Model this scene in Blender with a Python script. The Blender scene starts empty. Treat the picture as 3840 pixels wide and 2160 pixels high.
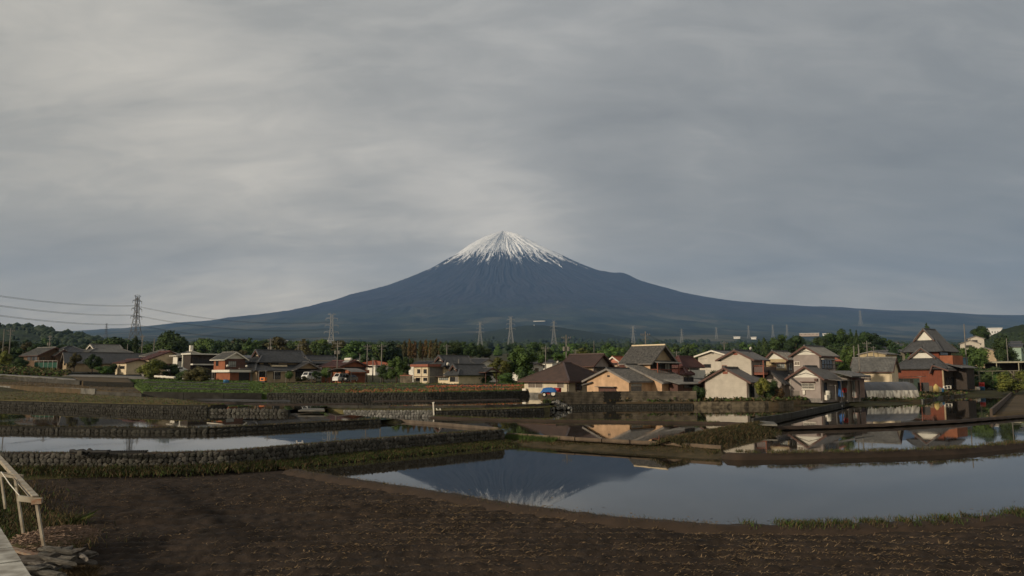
import bpy, math, random
from math import sin, cos, tan, atan2, radians, pi, sqrt, exp
from mathutils import Vector, noise as mnoise
random.seed(7)
R = random.Random(11)
SC = bpy.context.scene
COL = SC.collection

# ------------------------------------------------------------------ camera, sky, sun, exposure
HC = 4.6                       # eye height over the nearest flooded paddy, metres
TILT = radians(6.48)
F = 2860.0                     # focal length in pixels of a 3840-wide frame
cam = bpy.data.cameras.new('camera'); cam.sensor_width = 36.0; cam.lens = F / 3840 * 36
cam.clip_start = 0.1; cam.clip_end = 60000
camo = bpy.data.objects.new('camera', cam); COL.objects.link(camo)
camo.location = (0, 0, HC); camo.rotation_euler = (pi / 2 + TILT, 0, 0)
SC.camera = camo

SUN_AZ = atan2(-0.80, -0.60)   # sun low on the left, a little behind the camera
SUN_EL = radians(17)
W = bpy.data.worlds.new('World'); SC.world = W; W.use_nodes = True
wt = W.node_tree; wt.nodes.clear()
def wn(t, **k):
    n = wt.nodes.new(t)
    for a, v in k.items(): setattr(n, a, v)
    return n
def wl(a, b): wt.links.new(a, b)
def wmath(op, a, b=None, c=None):
    n = wn('ShaderNodeMath', operation=op)
    for i, v in enumerate((a, b, c)):
        if v is None: continue
        if hasattr(v, 'links'): wl(v, n.inputs[i])
        else: n.inputs[i].default_value = v
    return n.outputs[0]
sky = wn('ShaderNodeTexSky', sky_type='NISHITA', sun_disc=False, sun_elevation=SUN_EL, sun_rotation=SUN_AZ % (2 * pi))
sky.air_density = 1.0; sky.dust_density = 2.0
SKY_STRENGTH = 0.1
tc = wn('ShaderNodeTexCoord')
sep = wn('ShaderNodeSeparateXYZ'); wl(tc.outputs['Generated'], sep.inputs[0])
# cloud deck: the view direction carried out to a flat layer, so bands crowd together towards the horizon
zc = wmath('MAXIMUM', wmath('ADD', sep.outputs[2], 0.30), 0.08)
comb = wn('ShaderNodeCombineXYZ')
wl(wmath('DIVIDE', sep.outputs[0], zc), comb.inputs[0]); wl(wmath('DIVIDE', sep.outputs[1], zc), comb.inputs[1])
def cloudnoise(rot, sx, sy, scale, detail, rough, dist, off):
    mp = wn('ShaderNodeMapping'); mp.inputs['Rotation'].default_value = (0, 0, radians(rot))
    mp.inputs['Scale'].default_value = (sx, sy, 1); mp.inputs['Location'].default_value = off
    wl(comb.outputs[0], mp.inputs[0])
    n = wn('ShaderNodeTexNoise'); n.inputs['Scale'].default_value = scale; n.inputs['Detail'].default_value = detail
    n.inputs['Roughness'].default_value = rough; n.inputs['Distortion'].default_value = dist
    wl(mp.outputs[0], n.inputs['Vector']); return n.outputs[0]
n1 = cloudnoise(28, 0.75, 1.0, 1.25, 4.0, 0.5, 0.6, (7.4, 3.3, 0))
n2 = cloudnoise(32, 0.5, 1.15, 3.0, 6.0, 0.55, 0.7, (0.4, 6.2, 0))
n3 = cloudnoise(70, 0.7, 0.8, 0.5, 2.0, 0.4, 0.0, (9.4, 2.0, 0))
cl = wmath('ADD', wmath('MULTIPLY', n1, 0.50), wmath('MULTIPLY', n2, 0.38))
cl = wmath('ADD', cl, wmath('MULTIPLY', n3, 0.22))
n4 = cloudnoise(36, 0.5, 1.0, 9.0, 7.0, 0.6, 1.0, (2.2, 0.9, 0))
cl = wmath('ADD', cl, wmath('MULTIPLY_ADD', n4, 0.20, -0.10))
# the veil is thinnest over the summit, where the cloud glows
dsm = wn('ShaderNodeVectorMath', operation='DOT_PRODUCT'); wl(tc.outputs['Generated'], dsm.inputs[0]); dsm.inputs[1].default_value = (-0.015, 0.977, 0.213)
gl = wmath('EXPONENT', wmath('MULTIPLY', wmath('SUBTRACT', 1.0, dsm.outputs['Value']), -170.0))
cl = wmath('ADD', cl, wmath('MULTIPLY', gl, 0.17))
ramp = wn('ShaderNodeValToRGB'); wl(cl, ramp.inputs[0])
e = ramp.color_ramp.elements
e[0].position = 0.36; e[0].color = (0.240, 0.245, 0.246, 1)
e[1].position = 0.74; e[1].color = (0.56, 0.55, 0.53, 1)
m_ = ramp.color_ramp.elements.new(0.54); m_.color = (0.340, 0.343, 0.340, 1)
# the deck thins towards the sun's side (left), where it is lighter and warmer
dotn = wn('ShaderNodeVectorMath', operation='DOT_PRODUCT'); wl(tc.outputs['Generated'], dotn.inputs[0])
dotn.inputs[1].default_value = (-0.80, -0.60, 0.0)
g = wmath('MULTIPLY_ADD', dotn.outputs['Value'], 0.5, 0.5)
gr = wn('ShaderNodeValToRGB'); wl(g, gr.inputs[0])
gr.color_ramp.elements[0].color = (0.56, 0.575, 0.585, 1); gr.color_ramp.elements[0].position = 0.0
gr.color_ramp.elements[1].color = (1.15, 1.10, 0.99, 1); gr.color_ramp.elements[1].position = 0.55
ge = gr.color_ramp.elements.new(0.2); ge.color = (1.03, 1.025, 1.01, 1)
mul = wn('ShaderNodeMix', data_type='RGBA', blend_type='MULTIPLY'); mul.inputs[0].default_value = 1.0
wl(ramp.outputs[0], mul.inputs[6]); wl(gr.outputs[0], mul.inputs[7])
# towards the horizon the layer is seen edge-on through bright, slightly warm air
hz_ = wmath('MULTIPLY', wmath('EXPONENT', wmath('MULTIPLY', wmath('MAXIMUM', sep.outputs[2], 0.0), -4.5)), 1.0)
hzr = wn('ShaderNodeMix', data_type='RGBA'); wl(hz_, hzr.inputs[0]); hzr.inputs[6].default_value = (1, 1, 1, 1); hzr.inputs[7].default_value = (2.0, 1.74, 1.36, 1)
mul2 = wn('ShaderNodeMix', data_type='RGBA', blend_type='MULTIPLY'); mul2.inputs[0].default_value = 1.0
wl(mul.outputs[2], mul2.inputs[6]); wl(hzr.outputs[2], mul2.inputs[7])
skys = wn('ShaderNodeMix', data_type='RGBA', blend_type='MULTIPLY'); skys.inputs[0].default_value = 1.0
wl(sky.outputs[0], skys.inputs[6]); skys.inputs[7].default_value = (SKY_STRENGTH,) * 3 + (1,)
mixs = wn('ShaderNodeMix', data_type='RGBA'); mixs.inputs[0].default_value = 0.94
wl(skys.outputs[2], mixs.inputs[6]); wl(mul2.outputs[2], mixs.inputs[7])
bg = wn('ShaderNodeBackground'); wl(mixs.outputs[2], bg.inputs[0]); bg.inputs[1].default_value = 1.0
wo = wn('ShaderNodeOutputWorld'); wl(bg.outputs[0], wo.inputs[0])

sl = bpy.data.lights.new('sun', 'SUN'); sl.energy = 2.9; sl.angle = radians(3.0); sl.color = (1.0, 0.85, 0.66)
so = bpy.data.objects.new('sun', sl); COL.objects.link(so); so.location = (-80, -60, 60)
sd = Vector((-0.80 * cos(SUN_EL), -0.60 * cos(SUN_EL), sin(SUN_EL)))
so.rotation_euler = (-sd).to_track_quat('-Z', 'Y').to_euler()
vs = SC.view_settings; vs.view_transform = 'Standard'; vs.look = 'None'; vs.exposure = 0.0; vs.gamma = 1.0; vs.use_curve_mapping = False
SC.render.engine = 'CYCLES'
cy = SC.cycles; cy.use_denoising = True; cy.max_bounces = 6; cy.diffuse_bounces = 2; cy.glossy_bounces = 3; cy.transmission_bounces = 3
cy.transparent_max_bounces = 8; cy.volume_bounces = 0; cy.caustics_reflective = False; cy.caustics_refractive = False
try: cy.denoiser = 'OPENIMAGEDENOISE'
except Exception: pass

# ------------------------------------------------------------------ surveying: a sight line of the photograph carried out to a known distance or level
CT, ST = cos(TILT), sin(TILT)
def ray(px, py):
    xc = (px - 1920) / F; yc = (1080 - py) / F
    return xc, CT - yc * ST, ST + yc * CT
def A(px, py, D):                       # point at distance D
    x, y, z = ray(px, py); s = D / y
    return Vector((x * s, D, HC + z * s))
def G(px, py, z):                       # point at level z
    x, y, dz = ray(px, py); s = (z - HC) / dz
    return Vector((x * s, y * s, z))
def lerp(a, b, t): return a + (b - a) * t
def tab(t, x):                          # piecewise linear table
    if x <= t[0][0]: return t[0][1]
    for (a, u), (b, v) in zip(t, t[1:]):
        if x <= b: return u + (v - u) * (x - a) / (b - a)
    return t[-1][1]
GT = [(-0.75, [(0, -.6), (45, -.6), (60, -.2), (75, .6), (110, 1.2), (150, 3.2), (186, 5.6), (250, 9), (500, 19), (900, 34), (1500, 55), (3200, 104), (6500, 180)]),
      (-0.35, [(0, -.6), (50, -.6), (75, .3), (110, 1.0), (150, 2.2), (186, 3.2), (250, 5.5), (500, 15), (900, 30), (1500, 50), (3200, 100), (6500, 180)]),
      (-0.10, [(0, -.6), (60, -.6), (100, .4), (130, 1.4), (150, 2.2), (200, 3.4), (300, 6.5), (500, 14), (900, 28), (1500, 47), (3200, 98), (6500, 180)]),
      (0.15, [(0, -.6), (90, -.5), (102, .3), (112, 1.2), (150, 2.0), (200, 3.0), (300, 7), (500, 14), (900, 28), (1500, 47), (3200, 98), (6500, 180)]),
      (0.40, [(0, -.6), (97, -.5), (103, .3), (110, .9), (150, 1.6), (200, 3.0), (300, 7), (500, 14), (900, 28), (1500, 47), (3200, 98), (6500, 180)]),
      (0.65, [(0, -.6), (150, -.5), (165, .9), (220, 2.0), (300, 6), (500, 14), (900, 28), (1500, 47), (3200, 98), (6500, 180)])]
def gz(x, y):
    r = x / max(y, 1.0)
    if r <= GT[0][0]: return tab(GT[0][1], y)
    for (a, u), (b, v) in zip(GT, GT[1:]):
        if r <= b: return lerp(tab(u, y), tab(v, y), (r - a) / (b - a))
    return tab(GT[-1][1], y)
def N(x, y=0.0, z=0.0): return mnoise.noise(Vector((x, y, z)))

# ------------------------------------------------------------------ mesh building
class MB:
    def __init__(s): s.v = []; s.f = []; s.m = []
    def face(s, pts, mi=0):
        b = len(s.v); s.v += [tuple(p) for p in pts]; s.f.append(tuple(range(b, b + len(pts)))); s.m.append(mi)
    def hexa(s, p, mi=0):               # 8 points: bottom 4 ccw, top 4 ccw
        b = len(s.v); s.v += [tuple(q) for q in p]
        for q in ((3, 2, 1, 0), (4, 5, 6, 7), (0, 1, 5, 4), (1, 2, 6, 5), (2, 3, 7, 6), (3, 0, 4, 7)):
            s.f.append(tuple(b + i for i in q)); s.m.append(mi)
    def box(s, x0, x1, y0, y1, z0, z1, mi=0):
        s.hexa([(x0, y0, z0), (x1, y0, z0), (x1, y1, z0), (x0, y1, z0), (x0, y0, z1), (x1, y0, z1), (x1, y1, z1), (x0, y1, z1)], mi); return s
    def slab(s, pts, th, mi=0, up=None):  # planar polygon given thickness downwards along its normal
        pts = [Vector(p) for p in pts]
        n = Vector((0, 0, 0))
        for i in range(len(pts)):
            a = pts[i]; c = pts[(i + 1) % len(pts)]
            n += Vector(((a.y - c.y) * (a.z + c.z), (a.z - c.z) * (a.x + c.x), (a.x - c.x) * (a.y + c.y)))
        n.normalize()
        if n.z < 0: n = -n; pts.reverse()
        low = [p - n * th for p in pts]; b = len(s.v); k = len(pts)
        s.v += [tuple(p) for p in pts] + [tuple(p) for p in low]
        s.f.append(tuple(range(b, b + k))); s.m.append(mi)
        s.f.append(tuple(range(b + 2 * k - 1, b + k - 1, -1))); s.m.append(mi)
        for i in range(k):
            j = (i + 1) % k; s.f.append((b + j, b + i, b + k + i, b + k + j)); s.m.append(mi)
        return s
    def bar(s, p, q, w, h=None, mi=0):
        p = Vector(p); q = Vector(q); h = w if h is None else h
        d = (q - p); 
        if d.length < 1e-6: return s
        d.normalize(); upv = Vector((0, 0, 1)) if abs(d.z) < 0.95 else Vector((0, 1, 0))
        a = d.cross(upv).normalized() * (w / 2); u = a.cross(d).normalized() * (h / 2)
        s.hexa([p - a - u, p + a - u, q + a - u, q - a - u, p - a + u, p + a + u, q + a + u, q - a + u], mi); return s
    def tube(s, pts, r, n=6, mi=0, cap=True):
        pts = [Vector(p) for p in pts]; rr = r if isinstance(r, (list, tuple)) else [r] * len(pts)
        rings = []
        for i, p in enumerate(pts):
            d = (pts[min(i + 1, len(pts) - 1)] - pts[max(i - 1, 0)]).normalized()
            upv = Vector((0, 0, 1)) if abs(d.z) < 0.9 else Vector((1, 0, 0))
            a = d.cross(upv).normalized(); u = a.cross(d)
            b = len(s.v)
            for k in range(n):
                an = 2 * pi * k / n; s.v.append(tuple(p + (a * cos(an) + u * sin(an)) * rr[i]))
            rings.append(b)
        for b, c in zip(rings, rings[1:]):
            for k in range(n):
                j = (k + 1) % n; s.f.append((b + k, b + j, c + j, c + k)); s.m.append(mi)
        if cap:
            s.f.append(tuple(rings[0] + k for k in range(n - 1, -1, -1))); s.m.append(mi)
            s.f.append(tuple(rings[-1] + k for k in range(n))); s.m.append(mi)
        return s
    def mesh(s, name, mats, smooth=False):
        me = bpy.data.meshes.new(name); me.from_pydata(s.v, [], s.f)
        for m in (mats if isinstance(mats, (list, tuple)) else [mats]): me.materials.append(m)
        if len(me.materials) > 1: me.polygons.foreach_set('material_index', s.m)
        if smooth: me.polygons.foreach_set('use_smooth', [True] * len(me.polygons))
        me.update(); return me
    def build(s, name, mats, parent=None, smooth=False):
        return link(name, s.mesh(name, mats, smooth), parent)
def link(name, data, parent=None, loc=None):
    o = bpy.data.objects.new(name, data); COL.objects.link(o)
    if parent is not None: o.parent = parent
    if loc is not None: o.location = loc
    return o
def tag(o, label=None, cat=None, group=None, kind=None):
    if label: o['label'] = label
    if cat: o['category'] = cat
    if group: o['group'] = group
    if kind: o['kind'] = kind
    return o
def thing(name, label, cat, loc=(0, 0, 0), rz=0.0, group=None):
    o = link(name, None, None, loc); o.rotation_euler = (0, 0, rz)
    return tag(o, label, cat, group)
def copy_tree(o, parent=None):
    c = o.copy(); COL.objects.link(c)
    if parent is not None: c.parent = parent
    for ch in o.children: copy_tree(ch, c)
    return c

# ------------------------------------------------------------------ materials
MATS = {}
def mat(name, col, rough=0.85, col2=None, scale=3.0, detail=4, amt=0.5, bump=0.0, bscale=None, bdist=0.02, spec=0.3, big=0.0, metal=0.0, rand=0.0, stretch=None, wave=None):
    if name in MATS: return MATS[name]
    m = bpy.data.materials.new(name); m.use_nodes = True; t = m.node_tree; nd = t.nodes
    b = nd['Principled BSDF']; b.inputs['Roughness'].default_value = rough; b.inputs['Metallic'].default_value = metal
    b.inputs['Specular IOR Level'].default_value = spec
    tcn = nd.new('ShaderNodeTexCoord'); vec = tcn.outputs['Object']
    if stretch:
        mp = nd.new('ShaderNodeMapping'); mp.inputs['Scale'].default_value = stretch; t.links.new(vec, mp.inputs[0]); vec = mp.outputs[0]
    nz = nd.new('ShaderNodeTexNoise'); nz.inputs['Scale'].default_value = scale; nz.inputs['Detail'].default_value = detail
    t.links.new(vec, nz.inputs['Vector'])
    c2 = col2 if col2 else tuple(c * 0.55 for c in col)
    rp = nd.new('ShaderNodeValToRGB'); rp.color_ramp.elements[0].position = 0.5 - amt * 0.5; rp.color_ramp.elements[1].position = 0.5 + amt * 0.5
    rp.color_ramp.elements[0].color = (*c2, 1); rp.color_ramp.elements[1].color = (*col, 1)
    t.links.new(nz.outputs[0], rp.inputs[0]); out = rp.outputs[0]
    if big > 0:
        n2_ = nd.new('ShaderNodeTexNoise'); n2_.inputs['Scale'].default_value = scale * 0.13; n2_.inputs['Detail'].default_value = 3
        t.links.new(tcn.outputs['Object'], n2_.inputs['Vector'])
        mr = nd.new('ShaderNodeMapRange'); mr.inputs[1].default_value = 0.3; mr.inputs[2].default_value = 0.7; mr.inputs[3].default_value = 1 - big; mr.inputs[4].default_value = 1 + big
        t.links.new(n2_.outputs[0], mr.inputs[0])
        mm = nd.new('ShaderNodeVectorMath'); mm.operation = 'SCALE'; t.links.new(out, mm.inputs[0]); t.links.new(mr.outputs[0], mm.inputs['Scale']); out = mm.outputs[0]
    if rand > 0:
        oi = nd.new('ShaderNodeObjectInfo'); hs = nd.new('ShaderNodeHueSaturation')
        mr = nd.new('ShaderNodeMapRange'); mr.inputs[3].default_value = 1 - rand; mr.inputs[4].default_value = 1 + rand
        t.links.new(oi.outputs['Random'], mr.inputs[0]); t.links.new(mr.outputs[0], hs.inputs['Value'])
        mh = nd.new('ShaderNodeMapRange'); mh.inputs[3].default_value = 0.5 - rand * 0.06; mh.inputs[4].default_value = 0.5 + rand * 0.05
        mu = nd.new('ShaderNodeMath'); mu.operation = 'FRACT'; mu2 = nd.new('ShaderNodeMath'); mu2.operation = 'MULTIPLY'; mu2.inputs[1].default_value = 7.31
        t.links.new(oi.outputs['Random'], mu2.inputs[0]); t.links.new(mu2.outputs[0], mu.inputs[0]); t.links.new(mu.outputs[0], mh.inputs[0]); t.links.new(mh.outputs[0], hs.inputs['Hue'])
        t.links.new(out, hs.inputs['Color']); out = hs.outputs[0]
    t.links.new(out, b.inputs['Base Color'])
    if bump > 0:
        nb = nd.new('ShaderNodeTexNoise'); nb.inputs['Scale'].default_value = bscale or scale * 4; nb.inputs['Detail'].default_value = 5
        t.links.new(vec, nb.inputs['Vector'])
        bp = nd.new('ShaderNodeBump'); bp.inputs['Strength'].default_value = bump; bp.inputs['Distance'].default_value = bdist
        t.links.new(nb.outputs[0], bp.inputs['Height']); t.links.new(bp.outputs[0], b.inputs['Normal'])
    MATS[name] = m; return m
soil = mat('soil', (0.046, 0.033, 0.024), 0.95, (0.013, 0.010, 0.008), 2.6, 6, 0.45, 0.6, 14, 0.04, 0.15, 0.25)
mud = mat('mud', (0.050, 0.033, 0.022), 0.85, (0.024, 0.017, 0.012), 1.5, 6, 0.6, 0.4, 8, 0.02, 0.25, 0.2)
wetmud = mat('wet_mud', (0.030, 0.024, 0.018), 0.45, (0.016, 0.013, 0.010), 1.2, 6, 0.6, 0.3, 6, 0.02, 0.4, 0.2)
turf = mat('turf', (0.050, 0.055, 0.018), 0.95, (0.042, 0.030, 0.017), 1.4, 6, 0.45, 0.5, 9, 0.05, 0.15, 0.3)
weedbank = mat('weed_bank', (0.078, 0.056, 0.030), 0.95, (0.034, 0.030, 0.015), 1.8, 6, 0.45, 0.6, 9, 0.06, 0.15, 0.3)
drygrass = mat('dry_turf', (0.120, 0.095, 0.040), 0.95, (0.050, 0.050, 0.018), 1.1, 6, 0.4, 0.5, 9, 0.05, 0.15, 0.3)
brownfield = mat('brown_field', (0.105, 0.072, 0.042), 0.95, (0.055, 0.045, 0.024), 0.8, 6, 0.4, 0.4, 6, 0.04, 0.15, 0.25)
cropleaf = mat('crop_leaf', (0.098, 0.150, 0.036), 0.9, (0.045, 0.075, 0.020), 1.0, 3, 0.5)
cropfield = mat('crop_field', (0.085, 0.130, 0.030), 0.95, (0.040, 0.055, 0.018), 0.9, 6, 0.35, 0.5, 6, 0.05, 0.15, 0.3)
stone = mat('stone', (0.104, 0.098, 0.083), 0.9, (0.034, 0.034, 0.029), 2.6, 5, 0.5, 0.5, 9, 0.02, 0.2, 0.0, rand=0.45)
darkstone = mat('dark_stone', (0.066, 0.063, 0.053), 0.95, (0.022, 0.022, 0.019), 2.2, 5, 0.5, 0.5, 9, 0.02, 0.15, 0.0, rand=0.3)
palestone = mat('pale_stone', (0.235, 0.228, 0.205), 0.9, (0.095, 0.092, 0.082), 3.2, 5, 0.5, 0.5, 9, 0.02, 0.2, 0.0, rand=0.4)
mortar = mat('mortar', (0.030, 0.028, 0.024), 0.95, (0.014, 0.014, 0.012), 3.0, 5, 0.5, 0.5, 8, 0.03, 0.15)
concrete = mat('concrete', (0.20, 0.19, 0.165), 0.9, (0.075, 0.072, 0.062), 1.3, 7, 0.45, 0.3, 12, 0.01, 0.2, 0.25)
darkconcrete = mat('dark_concrete', (0.075, 0.070, 0.060), 0.9, (0.028, 0.027, 0.022), 1.1, 7, 0.5, 0.3, 12, 0.01, 0.2, 0.25)
blockmat = mat('weathered_block', (0.20, 0.165, 0.118), 0.9, (0.050, 0.042, 0.032), 1.4, 7, 0.45, 0.3, 12, 0.01, 0.2, 0.25)
asphalt = mat('asphalt', (0.16, 0.155, 0.145), 0.9, (0.10, 0.096, 0.09), 1.0, 5, 0.5, 0.2, 20, 0.01, 0.2, 0.1)
def watermat():
    m = bpy.data.materials.new('paddy_water'); m.use_nodes = True; t = m.node_tree; b = t.nodes['Principled BSDF']
    b.inputs['Base Color'].default_value = (0.022, 0.019, 0.014, 1); b.inputs['Roughness'].default_value = 0.012
    b.inputs['IOR'].default_value = 1.333; b.inputs['Specular IOR Level'].default_value = 0.5
    tcn = t.nodes.new('ShaderNodeTexCoord'); nb = t.nodes.new('ShaderNodeTexNoise'); nb.inputs['Scale'].default_value = 1.6; nb.inputs['Detail'].default_value = 3
    t.links.new(tcn.outputs['Object'], nb.inputs['Vector'])
    bp = t.nodes.new('ShaderNodeBump'); bp.inputs['Strength'].default_value = 0.06; bp.inputs['Distance'].default_value = 0.004
    t.links.new(nb.outputs[0], bp.inputs['Height']); t.links.new(bp.outputs[0], b.inputs['Normal'])
    n2w = t.nodes.new('ShaderNodeTexNoise'); n2w.inputs['Scale'].default_value = 0.16; n2w.inputs['Detail'].default_value = 4; t.links.new(tcn.outputs['Object'], n2w.inputs['Vector'])
    mr = t.nodes.new('ShaderNodeMapRange'); mr.inputs[1].default_value = 0.42; mr.inputs[2].default_value = 0.68; mr.inputs[3].default_value = 0.008; mr.inputs[4].default_value = 0.06   # faint breeze patches
    t.links.new(n2w.outputs[0], mr.inputs[0]); t.links.new(mr.outputs[0], b.inputs['Roughness'])
    return m
water = watermat()
def leafmat(name, col, col2, rand=0.25, scale=0.55):
    m = mat(name, col, 0.7, col2, scale, 3, 0.35, spec=0.25, rand=rand)
    return m
leaf_dark = leafmat('leaf_dark', (0.050, 0.082, 0.022), (0.015, 0.029, 0.010))
leaf_green = leafmat('leaf_green', (0.085, 0.140, 0.030), (0.026, 0.050, 0.012))
leaf_yellow = leafmat('leaf_yellow', (0.150, 0.150, 0.030), (0.045, 0.060, 0.014))
leaf_olive = leafmat('leaf_olive', (0.090, 0.080, 0.028), (0.030, 0.030, 0.012))
leaf_brown = leafmat('leaf_brown', (0.150, 0.085, 0.034), (0.045, 0.040, 0.016))
leaf_forest = leafmat('leaf_forest', (0.040, 0.068, 0.022), (0.013, 0.025, 0.010), 0.5)
bark = mat('bark', (0.085, 0.062, 0.042), 0.95, (0.035, 0.027, 0.02), 4, 5, 0.5, 0.5, 20)
grass_g = mat('grass_green', (0.075, 0.115, 0.024), 0.9, (0.030, 0.052, 0.012), 1.0, 3, 0.5)
grass_b = mat('grass_brown', (0.150, 0.105, 0.050), 0.9, (0.060, 0.042, 0.022), 1.0, 3, 0.5)
grass_d = mat('grass_dark', (0.045, 0.055, 0.018), 0.9, (0.020, 0.024, 0.010), 1.0, 3, 0.5)
flower = mat('red_flowers', (0.42, 0.12, 0.06), 0.9, (0.20, 0.07, 0.035), 2.0, 3, 0.5)
strawm = mat('straw', (0.34, 0.235, 0.125), 0.9, (0.13, 0.085, 0.045), 5.0, 3, 0.6)
whitepaint = mat('white_paint', (0.44, 0.41, 0.33), 0.7, (0.20, 0.15, 0.10), 3.5, 6, 0.5, 0.1)
rust = mat('rust', (0.20, 0.095, 0.05), 0.9, (0.30, 0.24, 0.18), 9, 6, 0.4, 0.3)
steel = mat('galvanised_steel', (0.36, 0.37, 0.36), 0.5, (0.24, 0.24, 0.23), 5, 4, 0.5, metal=0.5)
polemat = mat('pole_concrete', (0.19, 0.175, 0.15), 0.85, (0.11, 0.10, 0.09), 2, 4, 0.5)
darkmetal = mat('dark_metal', (0.035, 0.033, 0.032), 0.55, (0.02, 0.02, 0.02), 3, 3, 0.5)
blackrub = mat('black_rubber', (0.018, 0.018, 0.018), 0.7, (0.010, 0.010, 0.010), 4, 3, 0.5)
wire = mat('wire', (0.035, 0.035, 0.038), 0.7, (0.025, 0.025, 0.025), 2, 2, 0.5)
# ------------------------------------------------------------------ terrain builders
def resample(pts, n):
    pts = [Vector(p) for p in pts]; L = [0.0]
    for a, b in zip(pts, pts[1:]): L.append(L[-1] + (b - a).length)
    out = []; j = 0
    for i in range(n):
        d = L[-1] * i / (n - 1)
        while j < len(L) - 2 and L[j + 1] < d: j += 1
        t = (d - L[j]) / max(L[j + 1] - L[j], 1e-9); out.append(pts[j].lerp(pts[j + 1], t))
    return out
def plen(pts): return sum((b - a).length for a, b in zip(pts, pts[1:]))
def loft(name, m, rows, nx=60, ny=8, skirt=1.5, disp=None, kind='structure', smooth=True):
    rs = [resample(r, nx) for r in rows]; grid = []
    for a, b in zip(rs, rs[1:]):
        for k in range(ny): grid.append([p.lerp(q, k / ny) for p, q in zip(a, b)])
    grid.append(rs[-1])
    if disp:
        nr = len(grid)
        for j, r in enumerate(grid):
            for i, p in enumerate(r):
                p.z += disp(p, i / (nx - 1), j / (nr - 1))
    mb = MB(); mb.v = [tuple(p) for r in grid for p in r]; nr = len(grid)
    for j in range(nr - 1):
        for i in range(nx - 1):
            a = j * nx + i; mb.f.append((a, a + 1, a + nx + 1, a + nx)); mb.m.append(0)
    if skirt:
        def sk(idx):
            b = len(mb.v)
            for i in idx: x, y, z = mb.v[i]; mb.v.append((x, y, z - skirt))
            for k in range(len(idx) - 1): mb.f.append((idx[k], b + k, b + k + 1, idx[k + 1])); mb.m.append(0)
        sk(list(range(nx))); sk([(nr - 1) * nx + i for i in range(nx)][::-1])
        sk([j * nx for j in range(nr)][::-1]); sk([j * nx + nx - 1 for j in range(nr)])
    o = mb.build(name, m, None, smooth); tag(o, kind=kind); return o
def pond(near, far, z):
    mb = MB(); pts = [(p.x, p.y, z) for p in near] + [(p.x, p.y, z) for p in reversed(far)]
    mb.face(pts); o = mb.build('water', water); tag(o, kind='structure'); return o
def Gs(z, *pp): return [G(a, b, z) for a, b in pp]
def As(*pp): return [A(a, b, d) for a, b, d in pp]
def lift(pts, z): return [Vector((p.x, p.y, z)) for p in pts]
def shift(pts, d):                      # away from the camera (+) along the path normal
    out = []
    for i, p in enumerate(pts):
        t = pts[min(i + 1, len(pts) - 1)] - pts[max(i - 1, 0)]; n = Vector((-t.y, t.x, 0)).normalized(); out.append(p + n * d)
    return out
def ridge(name, m, path, wt, wb, h, amp=0.04, step=0.5, seed=0.0):   # an earth bund along its crest
    n = max(8, int(plen(path) / step)); P = resample(path, n); mb = MB(); prof = [(-wb / 2, -h), (-wb * .36, -h * .45), (-wt / 2, -h * .06), (0, 0), (wt / 2, -h * .06), (wb * .36, -h * .45), (wb / 2, -h)]
    for i, p in enumerate(P):
        t = (P[min(i + 1, n - 1)] - P[max(i - 1, 0)]); nn = Vector((-t.y, t.x, 0)).normalized(); en = min(1.0, (min(i, n - 1 - i) * step) / .8)
        for k, (a, b) in enumerate(prof):
            q = p + nn * (a * (.25 + .75 * en) * (1 + .25 * N(i * .37, k * 3.1, seed))); q.z += b * (1 if k in (0, 6) else 1) - (1 - en) * h * (1.05 if k not in (0, 6) else 0) * .9 + amp * (N(i * .45, k * 1.7, seed + 5) + .6 * N(i * 1.3, k, seed + 9)); mb.v.append(tuple(q))
    for i in range(n - 1):
        for k in range(6):
            a = i * 7 + k; mb.f.append((a, a + 7, a + 8, a + 1)); mb.m.append(0)
    return mb.build(name, m, None, True)
def strip_wall(mb, path, th, z0, z1, step=1.0):   # a plain wall standing on a path
    n = max(2, int(plen(path) / step) + 1); P = resample(path, n); Q = shift(P, th)
    for a, b, c, d in zip(P, P[1:], Q[1:], Q):
        mb.hexa([(a.x, a.y, z0), (b.x, b.y, z0), (c.x, c.y, z0), (d.x, d.y, z0), (a.x, a.y, z1), (b.x, b.y, z1), (c.x, c.y, z1), (d.x, d.y, z1)])
    return mb
def pebble(seed, fl=0.55):              # one rough stone, 30-odd triangles
    r = random.Random(seed); mb = MB(); rings = 3; n = 7
    mb.v.append((0, 0, 1 * r.uniform(.85, 1)))
    for j in range(rings):
        la = pi * (j + 1) / (rings + 1)
        for k in range(n):
            an = 2 * pi * k / n + j * .3; q = r.uniform(.82, 1.12)
            cx, cz = sin(la) * q, cos(la) * q
            mb.v.append((cos(an) * cx, sin(an) * cx * fl, cz))
    mb.v.append((0, 0, -1)); last = len(mb.v) - 1
    for k in range(n):
        mb.f.append((0, 1 + k, 1 + (k + 1) % n)); mb.m.append(0)
        for j in range(rings - 1):
            a = 1 + j * n + k; b = 1 + j * n + (k + 1) % n; mb.f.append((a, a + n, b + n, b)); mb.m.append(0)
        a = 1 + (rings - 1) * n; mb.f.append((a + k, last, a + (k + 1) % n)); mb.m.append(0)
    return mb
STONES = {}
def stone_meshes(m):
    if m.name not in STONES:
        STONES[m.name] = [pebble(i * 17 + 3).mesh('stone', m, False) for i in range(8)]
    return STONES[m.name]
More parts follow.
